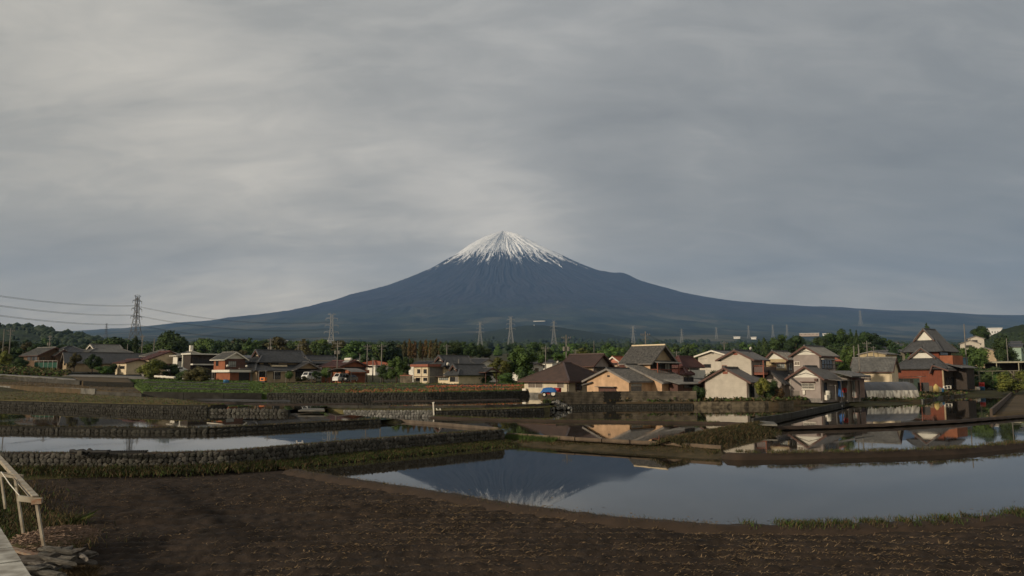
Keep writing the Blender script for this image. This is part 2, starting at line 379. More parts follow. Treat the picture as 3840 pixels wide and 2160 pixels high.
def stone_wall(label, path, z0, z1, size, m=None, batter=0.12, cap=True, group=None, limit=300, seed=1, core=None, zoff=None):
    """path = foot of the wall's face (left to right), fieldstones set in a dark core"""
    m = m or stone; r = random.Random(seed); C0 = path[len(path) // 2].copy(); C0.z = z0
    w = thing('stone_wall', label, 'wall', C0, 0, group)
    n = max(2, int(plen(path) / 1.2) + 1); P = resample(path, n); Q0 = shift(P, batter); Q = shift(P, batter + .45); mb = MB()
    for a, b, a2, b2, c, d in zip(P, P[1:], Q0, Q0[1:], Q[1:], Q):
        mb.hexa([Vector((a.x, a.y, z0 - .5)) - C0, Vector((b.x, b.y, z0 - .5)) - C0, Vector((c.x, c.y, z0 - .5)) - C0, Vector((d.x, d.y, z0 - .5)) - C0,
                 Vector((a2.x, a2.y, z1 - .03)) - C0, Vector((b2.x, b2.y, z1 - .03)) - C0, Vector((c.x, c.y, z1 - .03)) - C0, Vector((d.x, d.y, z1 - .03)) - C0])
    mb.build('core', core or mortar, w)
    L = plen(path); items = []; z = z0 + size * .35; row = 0
    while z < z1 - size * .2:
        s = -size * r.random()
        while s < L:
            wd = size * r.uniform(.62, 1.35); s += wd * .5
            if 0 < s < L:
                hh = size * r.uniform(.75, 1.2)
                items.append((s, min(z + r.uniform(-.12, .12) * size, z1 - hh * .3), wd * .56, hh * .55))
            s += wd * .5
        z += size * .84; row += 1
    pts = resample(path, 400); ms = stone_meshes(m)
    def place(s, z):
        f = min(max(s / L, 0), 1) * 399; i = min(int(f), 398); p = pts[i].lerp(pts[i + 1], f - i); t = pts[i + 1] - pts[i]
        nn = Vector((-t.y, t.x, 0)).normalized(); q = p + nn * (batter * (z - z0) / max(z1 - z0, .01) + r.uniform(-.03, .02)); q.z = z
        return q, atan2(t.y, t.x)
    placed = []
    for it in items:
        q, an = place(it[0], it[1]); placed.append((it[2] * it[3] / max(q.y, 1) ** 2, it, q, an))
    placed.sort(key=lambda e: -e[0]); rest = MB()
    for i, (_, it, q, an) in enumerate(placed):
        rot = (r.uniform(-.25, .25), r.uniform(-.9, .9), an + r.uniform(-.2, .2))
        if i < limit:
            o = link('stone', r.choice(ms), w, q - C0); o.rotation_euler = rot; o.scale = (it[2], it[2] * .8, it[3])
        else:
            src = r.choice(ms); b = len(rest.v); from_e = Vector; 
            import mathutils
            M = mathutils.Matrix.LocRotScale(q - C0, mathutils.Euler(rot), Vector((it[2], it[2] * .8, it[3])))
            for v in src.vertices: rest.v.append(tuple(M @ v.co))
            for p in src.polygons: rest.f.append(tuple(b + k for k in p.vertices)); rest.m.append(0)
    if rest.f: tag(rest.build('small_stones', m, w), kind='stuff')
    return w
def grass(name, pts, mats, n, h0, h1, w=0.02, spread=0.3, weights=None, seed=1, lean=0.5, zf=None, clump=0.0):
    """blades scattered about a list of points (a path); returns one stuff object"""
    r = random.Random(seed); P = resample(pts, 300); mb = MB(); 
    for _ in range(n):
        f = r.random() * 298.9; i = int(f)
        if clump and N(f * .11, seed * 3.3) < clump - r.random() * .35: continue
        p = P[i].lerp(P[i + 1], f - i); t = P[i + 1] - P[i]; nn = Vector((-t.y, t.x, 0)).normalized()
        o = r.gauss(0, spread * .5); p = p + nn * o
        if zf: p.z = zf(p, o)
        h = r.uniform(h0, h1); an = r.uniform(0, pi); d = Vector((cos(an), sin(an), 0)) * (w * .5); l = Vector((r.gauss(0, lean), r.gauss(0, lean), 0)) * h
        mi = r.choices(range(len(mats)), weights)[0] if weights else r.randrange(len(mats))
        p.z -= .02
        mid = p + l * .35 + Vector((0, 0, h * .6)); tip = p + l + Vector((0, 0, h))
        b = len(mb.v); mb.v += [tuple(p - d), tuple(p + d), tuple(mid + d * .7), tuple(tip), tuple(mid - d * .7)]
        mb.f.append((b, b + 1, b + 2, b + 3, b + 4)); mb.m.append(mi)
    return mb.build(name, mats)

# ------------------------------------------------------------------ ground sheet
def ground():
    ys = [-60, -20, 0, 20, 40, 50, 60, 70, 80, 90, 97, 103, 110, 120, 135, 150, 165, 186, 205, 230, 260, 300, 350, 420, 500, 620, 760, 900, 1200, 1500, 2200, 3200, 4500, 6500]
    mb = MB(); nx = 61
    for y in ys:
        for i in range(nx):
            r = -1.0 + 2.0 * i / (nx - 1); x = r * (max(y, 0) + 40); z = gz(x, max(y, 1)) - (0 if y < 230 else 0) + (0.6 * N(x * .02, y * .02) * min(1, max(0, (y - 200) / 150)) * 3)
            mb.v.append((x, y, z))
    for j in range(len(ys) - 1):
        for i in range(nx - 1):
            a = j * nx + i; mb.f.append((a, a + 1, a + nx + 1, a + nx)); mb.m.append(0)
    o = mb.build('ground', turf, None, True); tag(o, kind='structure')
ground()

# ------------------------------------------------------------------ the bare field in front
def soildisp(p, u, v):
    k = min(1, v * 25) * min(1, (1 - v) * 10)
    fur = .05 * sin((p.y * 1.0 + .0075 * (p.x - 2) ** 2 + .5 * N(p.x * .12, p.y * .12)) * 8.5)
    clod = .05 * N(p.x * 2.3, p.y * 2.3) + .05 * N(p.x * 5.5, p.y * 5.5, 3) + .035 * N(p.x * 12, p.y * 12, 7)
    track = 0
    for q in (0.0, 1.5, 3.4, 4.9):
        d = p.y - (26.5 + q + 1.3 * sin(p.x * .16 + .6) + .05 * p.x)
        if p.x < 6: track -= .15 * exp(-(d / .2) ** 2) - .05 * exp(-((abs(d) - .38) / .14) ** 2)
    return (fur + clod + track) * k
far_field = Gs(-.06, (40, 1802), (300, 1792), (650, 1782), (960, 1770), (1060, 1764), (1300, 1808), (1600, 1852), (1900, 1904), (2300, 1956), (2700, 1990), (3100, 1988), (3500, 1972), (3840, 1942), (4150, 1915))
near_field = [Vector((-17 + 35 * i / 13, 9.0, -.1)) for i in range(14)]
loft('field', soil, [near_field, far_field], 330, 190, 0.8, soildisp)
def straw():
    r = random.Random(5); mb = MB(); nr = resample(near_field, 200); fr = resample(far_field, 200)
    for _ in range(110000):
        u = r.random(); v = 1 - r.random() ** 1.0
        p = nr[int(u * 199)].lerp(fr[int(u * 199)], v); p += Vector((r.uniform(-.1, .1), r.uniform(-.1, .1), 0))
        if p.y < 15: continue
        row = max(0, sin((p.y * 1.0 + .0075 * (p.x - 2) ** 2 + .5 * N(p.x * .12, p.y * .12)) * 8.5)) ** 1.5
        dens = .08 + .6 * N(p.x * .22 + 9, p.y * .3) + .6 * N(p.x * .8, p.y * 1.1, 4) + .75 * row
        if p.x < -8 + .15 * p.y * 0: dens -= .35
        if v > .95: dens -= .6
        if r.random() > dens: continue
        p.z += .03 + soildisp(p, u, v)
        L = r.uniform(.04, .16); an = r.gauss(0.05, .7); w = r.uniform(.005, .012); d = Vector((cos(an), sin(an), r.gauss(0, .25))) * L; s = Vector((-sin(an), cos(an), 0)) * w
        q = p + d * .5 + Vector((r.uniform(-.2, .2), r.uniform(-.2, .2), .1)) * L
        b = len(mb.v); mb.v += [tuple(p - s), tuple(p + s), tuple(q + s), tuple(p + d), tuple(q - s)]
        mb.f.append((b, b + 1, b + 2, b + 3, b + 4)); mb.m.append(r.choices((0, 1, 2), (3, 4, 3))[0])
    tag(mb.build('straw', [strawm, grass_b, mat('old_straw', (.20, .13, .075), .9, (.09, .06, .035), 5, 3, .6)]), 'chopped dry straw scattered over the dark bare field', 'straw', kind='stuff')
straw()

# ------------------------------------------------------------------ flooded paddies, bunds, retaining walls
bund_path = Gs(.15, (1055, 1752), (1300, 1793), (1600, 1837), (1900, 1887), (2300, 1938), (2700, 1968), (3100, 1968), (3500, 1954), (3840, 1924), (4150, 1896))
pond(Gs(0, (1040, 1752), (1300, 1797), (1600, 1840), (1900, 1890), (2300, 1942), (2700, 1972), (3100, 1972), (3500, 1958), (3840, 1928), (4200, 1900)),
     Gs(0, (1040, 1742), (1250, 1716), (1500, 1684), (1880, 1664), (2100, 1678), (2690, 1716), (2760, 1706), (3100, 1697), (3500, 1688), (3840, 1660), (4200, 1640)), 0.0)
o = ridge('bund', mud, bund_path, .42, 1.1, .35, .05, .25); tag(o, kind='structure')
wall1 = [Vector((p.x, p.y, .3)) for p in Gs(.93, (-200, 1703), (0, 1702), (300, 1703), (600, 1702), (850, 1694), (1000, 1682), (1200, 1664), (1500, 1641), (1700, 1626), (1888, 1612))]
wall1f = shift(wall1, -.12)
stone_wall('long fieldstone retaining wall with ladder leaning on it above the bare field', wall1f, .12, .95, .25, seed=4, core=mortar)
toe1 = Gs(-.06, (-200, 1806), (0, 1802), (300, 1792), (650, 1781), (960, 1767), (1075, 1748), (1250, 1722), (1500, 1692), (1700, 1679), (1885, 1671))
def bankd(p, u, v): return (.10 * N(p.x * .9, p.y * .9) + .05 * N(p.x * 3, p.y * 3)) * sin(pi * min(max(v, .04), .96))
loft('bank', turf, [toe1, [Vector((q.x, q.y, .20 + .14 * min(1, max(0, (q.x + 14) / 8)))) for q in shift(wall1f, .1)]], 160, 8, .5, bankd)
pond(shift(wall1, .25), Gs(.85, (-200, 1612), (0, 1614), (300, 1619), (600, 1622), (800, 1621), (1000, 1610), (1200, 1598), (1400, 1588), (1480, 1585), (1600, 1591), (1750, 1600), (1895, 1609)), .85)
o = ridge('bund', mud, [p + Vector((0, 0, .98 - p.z)) for p in shift(wall1, .3)], .18, .5, .2, .02, .5, 3.0); tag(o, kind='structure')
wall2 = Gs(.85, (-200, 1615), (0, 1617), (150, 1619), (300, 1622), (600, 1625), (800, 1624), (1000, 1613), (1200, 1601), (1380, 1591), (1430, 1589))
stone_wall('low mossy fieldstone wall between two flooded paddies below the left-hand houses', wall2, .78, 1.2, .36, darkstone, seed=8)
pond(shift(wall2, .2), Gs(1.12, (-200, 1521), (0, 1524), (186, 1530), (373, 1537), (775, 1546), (1000, 1549), (1194, 1546), (1350, 1559), (1480, 1571)), 1.12)
# kerb between the left paddies and the ones under the pink house
kerb_path = lift(Gs(1.0, (1190, 1549), (1480, 1573), (1620, 1584), (1868, 1606)), .98)
mb = MB(); strip_wall(mb, [p - kerb_path[1] for p in kerb_path], .16, -.7, .06, 3.0)
o = mb.build('concrete_kerb', mat('kerb_concrete', (0.15, 0.118, 0.088), .9, (0.06, 0.046, 0.034), 1.5, 6, .5, .3, 10), None); o.location = kerb_path[1]
tag(o, 'narrow pale concrete kerb running diagonally between two flooded paddies to the stone wall end', 'kerb')
o = ridge('bund', turf, lift(shift(Gs(.98, (1300, 1577), (1440, 1574), (1500, 1580)), .0), 1.12), 1.2, 2.2, .5, .08, .5, 6.0); tag(o, kind='structure')
pond(Gs(.4, (1230, 1572), (1480, 1585), (1620, 1597), (1895, 1632), (2100, 1650), (2400, 1667), (2600, 1672), (2860, 1600), (2955, 1576), (3270, 1505)),
     Gs(.4, (1230, 1558), (1400, 1560), (1620, 1559), (1900, 1553), (2042, 1547), (2060, 1535), (2140, 1530), (2300, 1527), (2600, 1525), (2900, 1523), (3000, 1520), (3200, 1506)), .4)
o = ridge('bund', mud, Gs(.58, (1600, 1559), (1750, 1566), (1900, 1570), (2100, 1573), (2300, 1576), (2500, 1579), (2700, 1582), (2850, 1586)), .3, .75, .24, .05, .5, 11.0); tag(o, kind='structure')
# concrete edging and weedy bank on the far side of the nearest paddy
edge = Gs(.5, (1897, 1626), (2100, 1640), (2300, 1651), (2500, 1662), (2705, 1675))
root = thing('concrete_edging', 'low concrete edging with joints along the weedy bank of the nearest flooded paddy', 'kerb', edge[0])
E = resample(edge, 9)
for a, b in zip(E, E[1:]):
    d = (b - a).normalized() * .04; mb = MB(); strip_wall(mb, [a + d - edge[0], b - d - edge[0]], .18, -.45, .06 + R.uniform(-.02, .02), 9)
    mb.build('slab', mat('edging_concrete', (0.17, 0.125, 0.085), .9, (0.07, 0.05, 0.035), 1.5, 6, .5, .3, 10), root)
toe2 = Gs(-.05, (1880, 1671), (2100, 1688), (2400, 1709), (2700, 1729), (2740, 1725))
loft('bank', weedbank, [toe2, lift(shift(edge, -.02), .36)], 80, 6, .5, bankd)
o = ridge('bund', mud, Gs(.34, (2690, 1692), (2760, 1699), (2900, 1697), (3100, 1693), (3400, 1686), (3600, 1677), (3840, 1655), (4150, 1628)), .4, .95, .36, .06, .4, 13.0); tag(o, kind='structure')
pond(Gs(.12, (2560, 1672), (2720, 1700), (3000, 1699), (3400, 1690), (3840, 1662), (4200, 1635)), Gs(.12, (2540, 1655), (2830, 1600), (3000, 1594), (3300, 1586), (3600, 1572), (3840, 1554), (4200, 1530)), .12)
o = ridge('bund', weedbank, Gs(.74, (2505, 1650), (2600, 1632), (2700, 1612), (2800, 1594), (2860, 1584)), .9, 2.2, .75, .12, .4, 17.0); tag(o, kind='structure')
o = ridge('bund', mud, Gs(.46, (2820, 1601), (3000, 1596), (3300, 1588), (3600, 1573), (3840, 1555), (4150, 1532)), .25, .65, .24, .05, .5, 19.0); tag(o, kind='structure')
pond(Gs(.3, (2840, 1606), (3000, 1600), (3300, 1592), (3600, 1577), (3840, 1560), (4200, 1540)), Gs(.3, (2835, 1590), (2921, 1579), (3142, 1527), (3250, 1502), (3460, 1496), (3520, 1484), (3700, 1468), (3810, 1462), (4200, 1480)), .3)
cw = Gs(.3, (2826, 1594), (2921, 1581), (3030, 1555), (3142, 1528), (3255, 1503))
root = thing('concrete_wall', 'weathered grey concrete channel wall running from the grassy bund towards the plastic greenhouse', 'wall', cw[0])
E = resample(cw, 7)
for k, (a, b) in enumerate(zip(E, E[1:])):
    mb = MB(); d = (b - a).normalized() * .03; strip_wall(mb, [a + d - cw[0], b - d - cw[0]], .2, -.6, .56, 30); mb.build('panel', darkconcrete if k < 4 else mortar, root)
cw2 = Gs(.3, (3712, 1561), (3755, 1520), (3785, 1490), (3806, 1466))
root = thing('concrete_wall', 'brown weathered concrete wall rising along the paddy below the timber carport', 'wall', cw2[0])
E = resample(cw2, 6)
for a, b in zip(E, E[1:]):
    mb = MB(); d = (b - a).normalized() * .05; strip_wall(mb, [a + d - cw2[0], b - d - cw2[0]], -.25, -.6, .75, 60); mb.build('panel', mat('brown_concrete', (0.115, 0.085, 0.062), .9, (0.045, 0.034, 0.026), .6, 6, .5, .3, 8), root)
loft('bank', brownfield, [Gs(.4, (3722, 1561), (3840, 1556), (4150, 1540)), As((3812, 1468, 190), (3850, 1466, 190), (4150, 1460, 190))], 30, 10, 1.0)
# terraces in the middle
t1 = Gs(.4, (1290, 1563), (1460, 1564), (1625, 1563))
stone_wall('grey cobbled concrete retaining wall beside the white timber post', t1, .35, 1.02, .30, palestone, seed=21, core=mat('grey_render', (0.15, 0.15, 0.14), .95, (0.07, 0.07, 0.066), 2, 6, .5, .5, 6), limit=120)
t1b = Gs(.4, (1632, 1563), (1900, 1556), (2042, 1550))
stone_wall('dark stone retaining wall between the white timber post and the rock heap', t1b, .35, 1.02, .34, darkstone, seed=22, limit=140)
near_t1 = lift(t1 + t1b, 1.0)
w5 = Gs(1.0, (1225, 1534), (1500, 1535), (1800, 1533), (2000, 1528), (2062, 1523))
loft('terrace', drygrass, [shift(near_t1, .3), lift(w5, 1.02)], 90, 5, .9, lambda p, u, v: .05 * N(p.x, p.y))
def lowwall(label, path, z0, z1, m, th=.3, seg=3.0, name='retaining_wall'):
    root = thing(name, label, 'wall', path[0]); n = max(2, int(plen(path) / seg) + 1); E = resample(path, n)
    for k, (a, b) in enumerate(zip(E, E[1:])):
        d = (b - a).normalized() * .03; P = a + d - path[0]; Q = b - d - path[0]; t = (b - a).normalized(); nn = Vector((-t.y, t.x, 0)) * th
        dz = R.uniform(-.03, .03); za = (z0 if z0 is not None else 0); 
        mb = MB()
        top = [P.z + z1 + dz, Q.z + z1 + dz]; bot = [P.z + z0, Q.z + z0]
        mb.hexa([(P.x, P.y, bot[0]), (Q.x, Q.y, bot[1]), (Q.x + nn.x, Q.y + nn.y, bot[1]), (P.x + nn.x, P.y + nn.y, bot[0]),
                 (P.x, P.y, top[0]), (Q.x, Q.y, top[1]), (Q.x + nn.x, Q.y + nn.y, top[1]), (P.x + nn.x, P.y + nn.y, top[0])])
        mb.build('panel', m, root)
    return root
lowwall('low dark concrete wall holding the narrow paddy above the cobbled wall', w5, -.6, .36, darkconcrete)
pond(Gs(1.3, (600, 1498), (700, 1515), (870, 1537), (1080, 1537), (1195, 1530)) + shift(w5, .22) + Gs(1.3, (2080, 1510)),
     Gs(1.3, (600, 1488), (1000, 1493), (1300, 1493), (1600, 1491), (1900, 1486), (1970, 1484), (2030, 1488), (2075, 1500)), 1.3)
for pp, s in ((((640, 1494), (850, 1497), (1000, 1500), (1100, 1501)), 31.), (((900, 1512), (1100, 1514), (1380, 1511)), 37.), (((1380, 1502), (1700, 1500), (1960, 1494)), 41.), (((680, 1507), (900, 1508)), 43.)):
    o = ridge('bund', wetmud if s < 35 else mud, Gs(1.42, *pp), .5, 1.2, .25, .05, .7, s); tag(o, kind='structure')
curb3 = Gs(1.12, (780, 1550), (900, 1551), (1078, 1552))
stone_wall('short kerb of squared pale stones at the corner of two paddies', curb3, .9, 1.50, .40, stone, seed=23, limit=80)
w6 = Gs(1.3, (1000, 1497), (1300, 1497), (1600, 1495), (1800, 1491), (1985, 1486))
stone_wall('long dark fieldstone wall below the red-flowered vegetable plots', w6, 1.2, 2.2, .38, darkstone, seed=24, limit=290)
T6n = As((985, 1474, 106.6), (1300, 1473, 106.6), (1600, 1470, 109), (1800, 1466, 114), (1985, 1462, 120)); T6f = As((985, 1437, 150), (1300, 1437, 150), (1600, 1437, 150), (1985, 1434, 152))
loft('terrace', cropfield, [T6n, T6f], 90, 12, 1.2, lambda p, u, v: .12 * N(p.x * .4, p.y * .4))
T7n = As((540, 1470, 101), (800, 1474, 103), (985, 1475, 106)); T7f = As((470, 1422, 165), (800, 1425, 158), (985, 1431, 152))
loft('terrace', cropfield, [T7n, T7f], 60, 14, 1.2, lambda p, u, v: .1 * N(p.x * .4, p.y * .4) + .22 * (0 if (v * 5) % 1 < .5 else 1) * 0)
for (n_, f_, nm_) in ((T7n, T7f, 0), (T6n, T6f, 1)):
    for t_ in (.16, .36, .62):
        aa = resample(n_, 40); bb_ = resample(f_, 40); o = ridge('bund', wetmud, [p.lerp(q, t_) + Vector((0, 0, .24)) for p, q in zip(aa, bb_)][3:-3], .35, .8, .34, .05, .8, 50 + t_ * 10 + nm_); tag(o, kind='structure')
lowwall('dark concrete wall along the front of the green vegetable terraces', [p + Vector((0, -.35, 0)) for p in T7n], -1.2, .03, darkconcrete, .3, 4)
# left-hand terraces
w3 = Gs(1.12, (-200, 1524), (0, 1527), (186, 1533), (373, 1540), (600, 1546), (775, 1549), (850, 1546))
stone_wall('dark stone retaining wall under the yellow-brown field', w3, 1.0, 1.84, .28, darkstone, seed=25, limit=200)
T3n = lift(shift(w3, .35), 1.84); T3f = As((-200, 1456, 146), (0, 1463, 138), (180, 1471, 122), (355, 1480, 107), (530, 1488, 100), (640, 1494, 96), (720, 1503, 90), (850, 1534, 77))
loft('field', drygrass, [T3n, T3f], 100, 12, 1.0, lambda p, u, v: .08 * N(p.x * .5, p.y * .5) + .05 * sin(p.y * 2.2) * sin(pi * v))
w4 = As((-200, 1456, 146), (0, 1463, 138), (180, 1471, 122), (355, 1480, 107))
lowwall('pale concrete panel wall with dark joints between two dry fields', w4, -.3, .82, concrete, .25, 3.6, 'panel_wall')
lowwall('low dark wall continuing the panel wall towards the sandy path', As((358, 1480, 106.6), (440, 1485, 103), (530, 1489, 100)), -.3, .45, darkconcrete, .25, 3)
T4n = As((-200, 1436, 147), (0, 1443, 138.6), (355, 1462, 107.5), (440, 1471, 103.5), (530, 1479, 100.5)); T4f = As((-200, 1419, 168), (0, 1426, 166), (150, 1434, 150), (298, 1445, 131), (420, 1451, 128), (545, 1452, 126))
loft('field', brownfield, [T4n, T4f], 80, 8, 1.0, lambda p, u, v: .08 * N(p.x * .5, p.y * .5))
w8 = As((-200, 1419, 168.2), (0, 1426, 166.2), (150, 1434, 150.2), (298, 1445, 131.2))
stone_wall('dark stone bank wall under the farm track', w8, .0, .1, .5, seed=26, limit=10) if False else None
lowwall('dark mossy wall under the pale farm track', w8, -.4, .82, darkconcrete, .4, 3)
w9 = As((310, 1451, 129), (420, 1456, 127), (500, 1457, 126))
lowwall('dark concrete wall below the small brown plot', w9, -.6, 1.0, mortar, .3, 4)
loft('terrace', brownfield, [As((310, 1430, 129.5), (420, 1434, 127.5), (500, 1437, 126.5)), As((262, 1411, 165), (380, 1414, 163), (480, 1417, 161))], 24, 6, 1.5)
loft('bank', turf, [As((-200, 1401, 168.6), (0, 1409, 166.6), (150, 1417, 150.6), (300, 1428, 131.6)), As((-200, 1396, 172), (0, 1402, 172), (150, 1408, 172), (262, 1411, 166)), As((-200, 1366, 184), (0, 1370, 184), (150, 1378, 182), (270, 1398, 176))], 50, 8, 1.5, lambda p, u, v: .25 * N(p.x * .3, p.y * .3))
loft('farm_track', asphalt, [As((-200, 1397, 168.9), (0, 1405.5, 166.9), (150, 1413.5, 151), (285, 1424, 133)), As((-200, 1394, 170.5), (0, 1402, 168.5), (150, 1410, 153), (285, 1420, 135))], 40, 2, .25)
loft('road', asphalt, [As((235, 1409, 166), (380, 1411, 164), (560, 1416, 161)), As((235, 1402, 171), (380, 1404, 169), (560, 1410, 166))], 24, 2, .8)
# yards under the right-hand houses
yn = lift(Gs(.4, (2042, 1536), (2140, 1532), (2300, 1529), (2600, 1527), (2900, 1525), (3000, 1521), (3240, 1503)), 1.12)
loft('yard', brownfield, [yn, [p + Vector((0, 9, .1)) for p in yn], [p + Vector((0, 22, .55)) for p in yn], [p + Vector((2, 60, 1.2)) for p in yn], [p + Vector((6, 110, 2.4)) for p in yn]], 80, 5, 1.2, lambda p, u, v: .05 * N(p.x * .5, p.y * .5) * min(1, v * 8))
yn2 = Gs(.62, (3225, 1505), (3460, 1500), (3520, 1488), (3700, 1471), (3815, 1465), (4200, 1466))
loft('yard', brownfield, [yn2, [Vector((p.x, max(p.y + 14, 150), 1.7)) for p in yn2], [Vector((p.x + 10, max(p.y + 30, 200), 2.6)) for p in yn2], [Vector((p.x + 20, max(p.y + 60, 270), 5)) for p in yn2]], 60, 5, 1.5, lambda p, u, v: .06 * N(p.x * .5, p.y * .5))
ry = shift(Gs(.4, (2135, 1533), (2300, 1530), (2600, 1528)), -.05)
stone_wall('mossy retaining wall in the water under the brown board fence', ry, .3, .94, .30, darkstone, seed=27, limit=110)
lowwall('stained concrete retaining wall under the white-sided and grey houses', lift(shift(Gs(.4, (2604, 1528), (2750, 1527), (2900, 1525), (3000, 1521), (3090, 1515)), -.02), .4), -.3, .66, mat('stained_concrete', (0.22, 0.18, 0.12), .9, (0.035, 0.029, 0.021), 1.7, 8, .35, .3, 10), .3, 2.5)

# ------------------------------------------------------------------ the mountain and hills
MD = 19000.0
SIL_L = [(1265, 580), (1240, 588), (1215, 597), (1180, 617), (1150, 640), (1130, 652), (1080, 680), (1030, 702), (980, 722), (930, 735), (895, 743), (850, 760), (800, 775), (750, 788), (700, 797), (650, 801), (620, 804), (600, 810), (570, 815), (548, 818), (530, 814), (510, 820), (470, 825), (400, 833), (330, 838), (240, 843), (0, 852), (-400, 862)]
SIL_R = [(1265, 580), (1282, 584), (1300, 588), (1340, 607), (1380, 628), (1420, 645), (1460, 665), (1500, 680), (1540, 688), (1562, 688), (1578, 694), (1600, 706), (1650, 722), (1700, 737), (1750, 748), (1800, 757), (1850, 764), (1900, 768), (1950, 771), (2000, 775), (2060, 776), (2100, 781), (2150, 785), (2200, 787), (2250, 789), (2300, 792), (2350, 797), (2400, 799), (2500, 800), (2545, 799), (2600, 788), (2700, 780), (3000, 790)]
top = A(1265 * 1.4907, 580 * 1.4907, MD)
def prof(S): return [(abs(A(x * 1.4907, y * 1.4907, MD).x - top.x), A(x * 1.4907, y * 1.4907, MD).z) for x, y in S]
PL, PR = prof(SIL_L), prof(SIL_R)
PF = [(0, top.z), (300, top.z - 170), (900, 3060), (1600, 2560), (2500, 2050), (3600, 1640), (5000, 1290), (6500, 1000), (8000, 760), (10000, 540), (12000, 365), (14000, 225), (15500, 140), (17000, 76), (17800, 48)]
def mountain():
    rs = [0] + [40 * i for i in range(1, 30)] + [1200 + 75 * i for i in range(60)] + [5700 + 250 * i for i in range(49)]
    rs = [r for r in rs if r <= 17600]; na = 640; a0, a1 = radians(-112), radians(112); mb = MB()
    for r in rs:
        for i in range(na):
            a = a0 + (a1 - a0) * i / (na - 1); s = sin(a); w = abs(s) ** 6; hf = tab(PF, r); hs = tab(PL if s < 0 else PR, r)
            hs2 = hs if abs(a) <= pi / 2 else max(hs - (abs(a) - pi / 2) * 300, 0)
            h = lerp(hf, hs2, w)
            k = min(1, r / 450) * max(0, 1 - r / 9000)
            q = abs(s) ** 10
            aw = a + .05 * N(r * .0016, a * 5, 9)
            g_ = 95 * abs(N(aw * 11, r * .00035)) + 75 * abs(N(aw * 29, r * .0007, 3)) + 45 * N(aw * 66, r * .0014, 5)
            h -= k * g_ * (1 - .85 * q) - k * 30 * (1 - q)
            x = top.x + r * s; y = MD - r * cos(a)
            h += (1 - .8 * q) * min(1, r / 500) * (42 * N(x * .0020, y * .0020, 4) + 26 * abs(N(x * .006, y * .006, 1)) + 13 * N(x * .013, y * .013, 6)) * (1 if r < 9000 else max(0, 1 - (r - 9000) / 3000))
            far = min(1, max(0, (r - 5000) / 3000)) * (1 - q)
            h += far * (28 * N(x * .0009, y * .0009, 8) + 14 * N(x * .003, y * .003, 2)) * min(1, max(.12, (17600 - r) / 6000))
            mb.v.append((x - top.x, y - MD, h))
    for j in range(len(rs) - 1):
        for i in range(na - 1):
            b = j * na + i; mb.f.append((b, b + na, b + na + 1, b + 1)); mb.m.append(0)
    m = bpy.data.materials.new('mountain_rock'); m.use_nodes = True; t = m.node_tree; nd = t.nodes; bs = nd['Principled BSDF']; bs.inputs['Roughness'].default_value = .95; bs.inputs['Specular IOR Level'].default_value = .1
    def mth(op, a, b=None, c=None):
        n = nd.new('ShaderNodeMath'); n.operation = op
        for i, v in enumerate((a, b, c)):
            if v is None: continue
            if hasattr(v, 'links'): t.links.new(v, n.inputs[i])
            else: n.inputs[i].default_value = v
        return n.outputs[0]
    tcn = nd.new('ShaderNodeTexCoord'); sp = nd.new('ShaderNodeSeparateXYZ'); t.links.new(tcn.outputs['Object'], sp.inputs[0]); x, y, z = sp.outputs
    az = mth('ARCTAN2', x, mth('MULTIPLY', y, -1.0)); wob = nd.new('ShaderNodeTexNoise'); wob.inputs['Scale'].default_value = .0024; wob.inputs['Detail'].default_value = 4; t.links.new(tcn.outputs['Object'], wob.inputs['Vector']); az = mth('ADD', az, mth('MULTIPLY', wob.outputs[0], .22)); rr = mth('SQRT', mth('ADD', mth('MULTIPLY', x, x), mth('MULTIPLY', y, y)))
    def nz(a, b, sc, det):
        c = nd.new('ShaderNodeCombineXYZ'); t.links.new(mth('MULTIPLY', az, a), c.inputs[0]); t.links.new(mth('MULTIPLY', rr, b), c.inputs[1])
        n = nd.new('ShaderNodeTexNoise'); n.inputs['Scale'].default_value = sc; n.inputs['Detail'].default_value = det; n.inputs['Roughness'].default_value = .65; t.links.new(c.outputs[0], n.inputs['Vector']); return n.outputs[0]
    st = mth('ADD', mth('ADD', mth('MULTIPLY', nz(34, .0010, 1.0, 5), 2300), mth('MULTIPLY', nz(9, .0003, 1.0, 2), 900)), mth('MULTIPLY', nz(80, .003, 1.0, 3), 1300))
    snow = nd.new('ShaderNodeMapRange'); snow.inputs[1].default_value = -60; snow.inputs[2].default_value = 90
    t.links.new(mth('SUBTRACT', mth('ADD', mth('MULTIPLY_ADD', z, 1.35, -1015.0), st), 5090.0), snow.inputs[0])
    def objn(sc, det, stx=(1, 1, 1)):
        mp = nd.new('ShaderNodeMapping'); mp.inputs['Scale'].default_value = stx; t.links.new(tcn.outputs['Object'], mp.inputs[0])
        n = nd.new('ShaderNodeTexNoise'); n.inputs['Scale'].default_value = sc; n.inputs['Detail'].default_value = det; n.inputs['Roughness'].default_value = .6; t.links.new(mp.outputs[0], n.inputs['Vector']); return n.outputs[0]
    def ramp(f, p0, c0, p1, c1):
        r_ = nd.new('ShaderNodeValToRGB'); r_.color_ramp.elements[0].position = p0; r_.color_ramp.elements[1].position = p1; r_.color_ramp.elements[0].color = (*c0, 1); r_.color_ramp.elements[1].color = (*c1, 1); t.links.new(f, r_.inputs[0]); return r_.outputs[0]
    def mix(f, a, b):
        n = nd.new('ShaderNodeMix'); n.data_type = 'RGBA'
        t.links.new(f, n.inputs[0]); t.links.new(a, n.inputs[6]); t.links.new(b, n.inputs[7]); return n.outputs[2]
    rock = ramp(nz(18, .0006, 1.0, 6), .35, (.020, .021, .024), .7, (.046, .043, .046))
    forest = ramp(objn(.0016, 7, (1, .5, 1)), .38, (.012, .022, .015), .64, (.055, .068, .036))
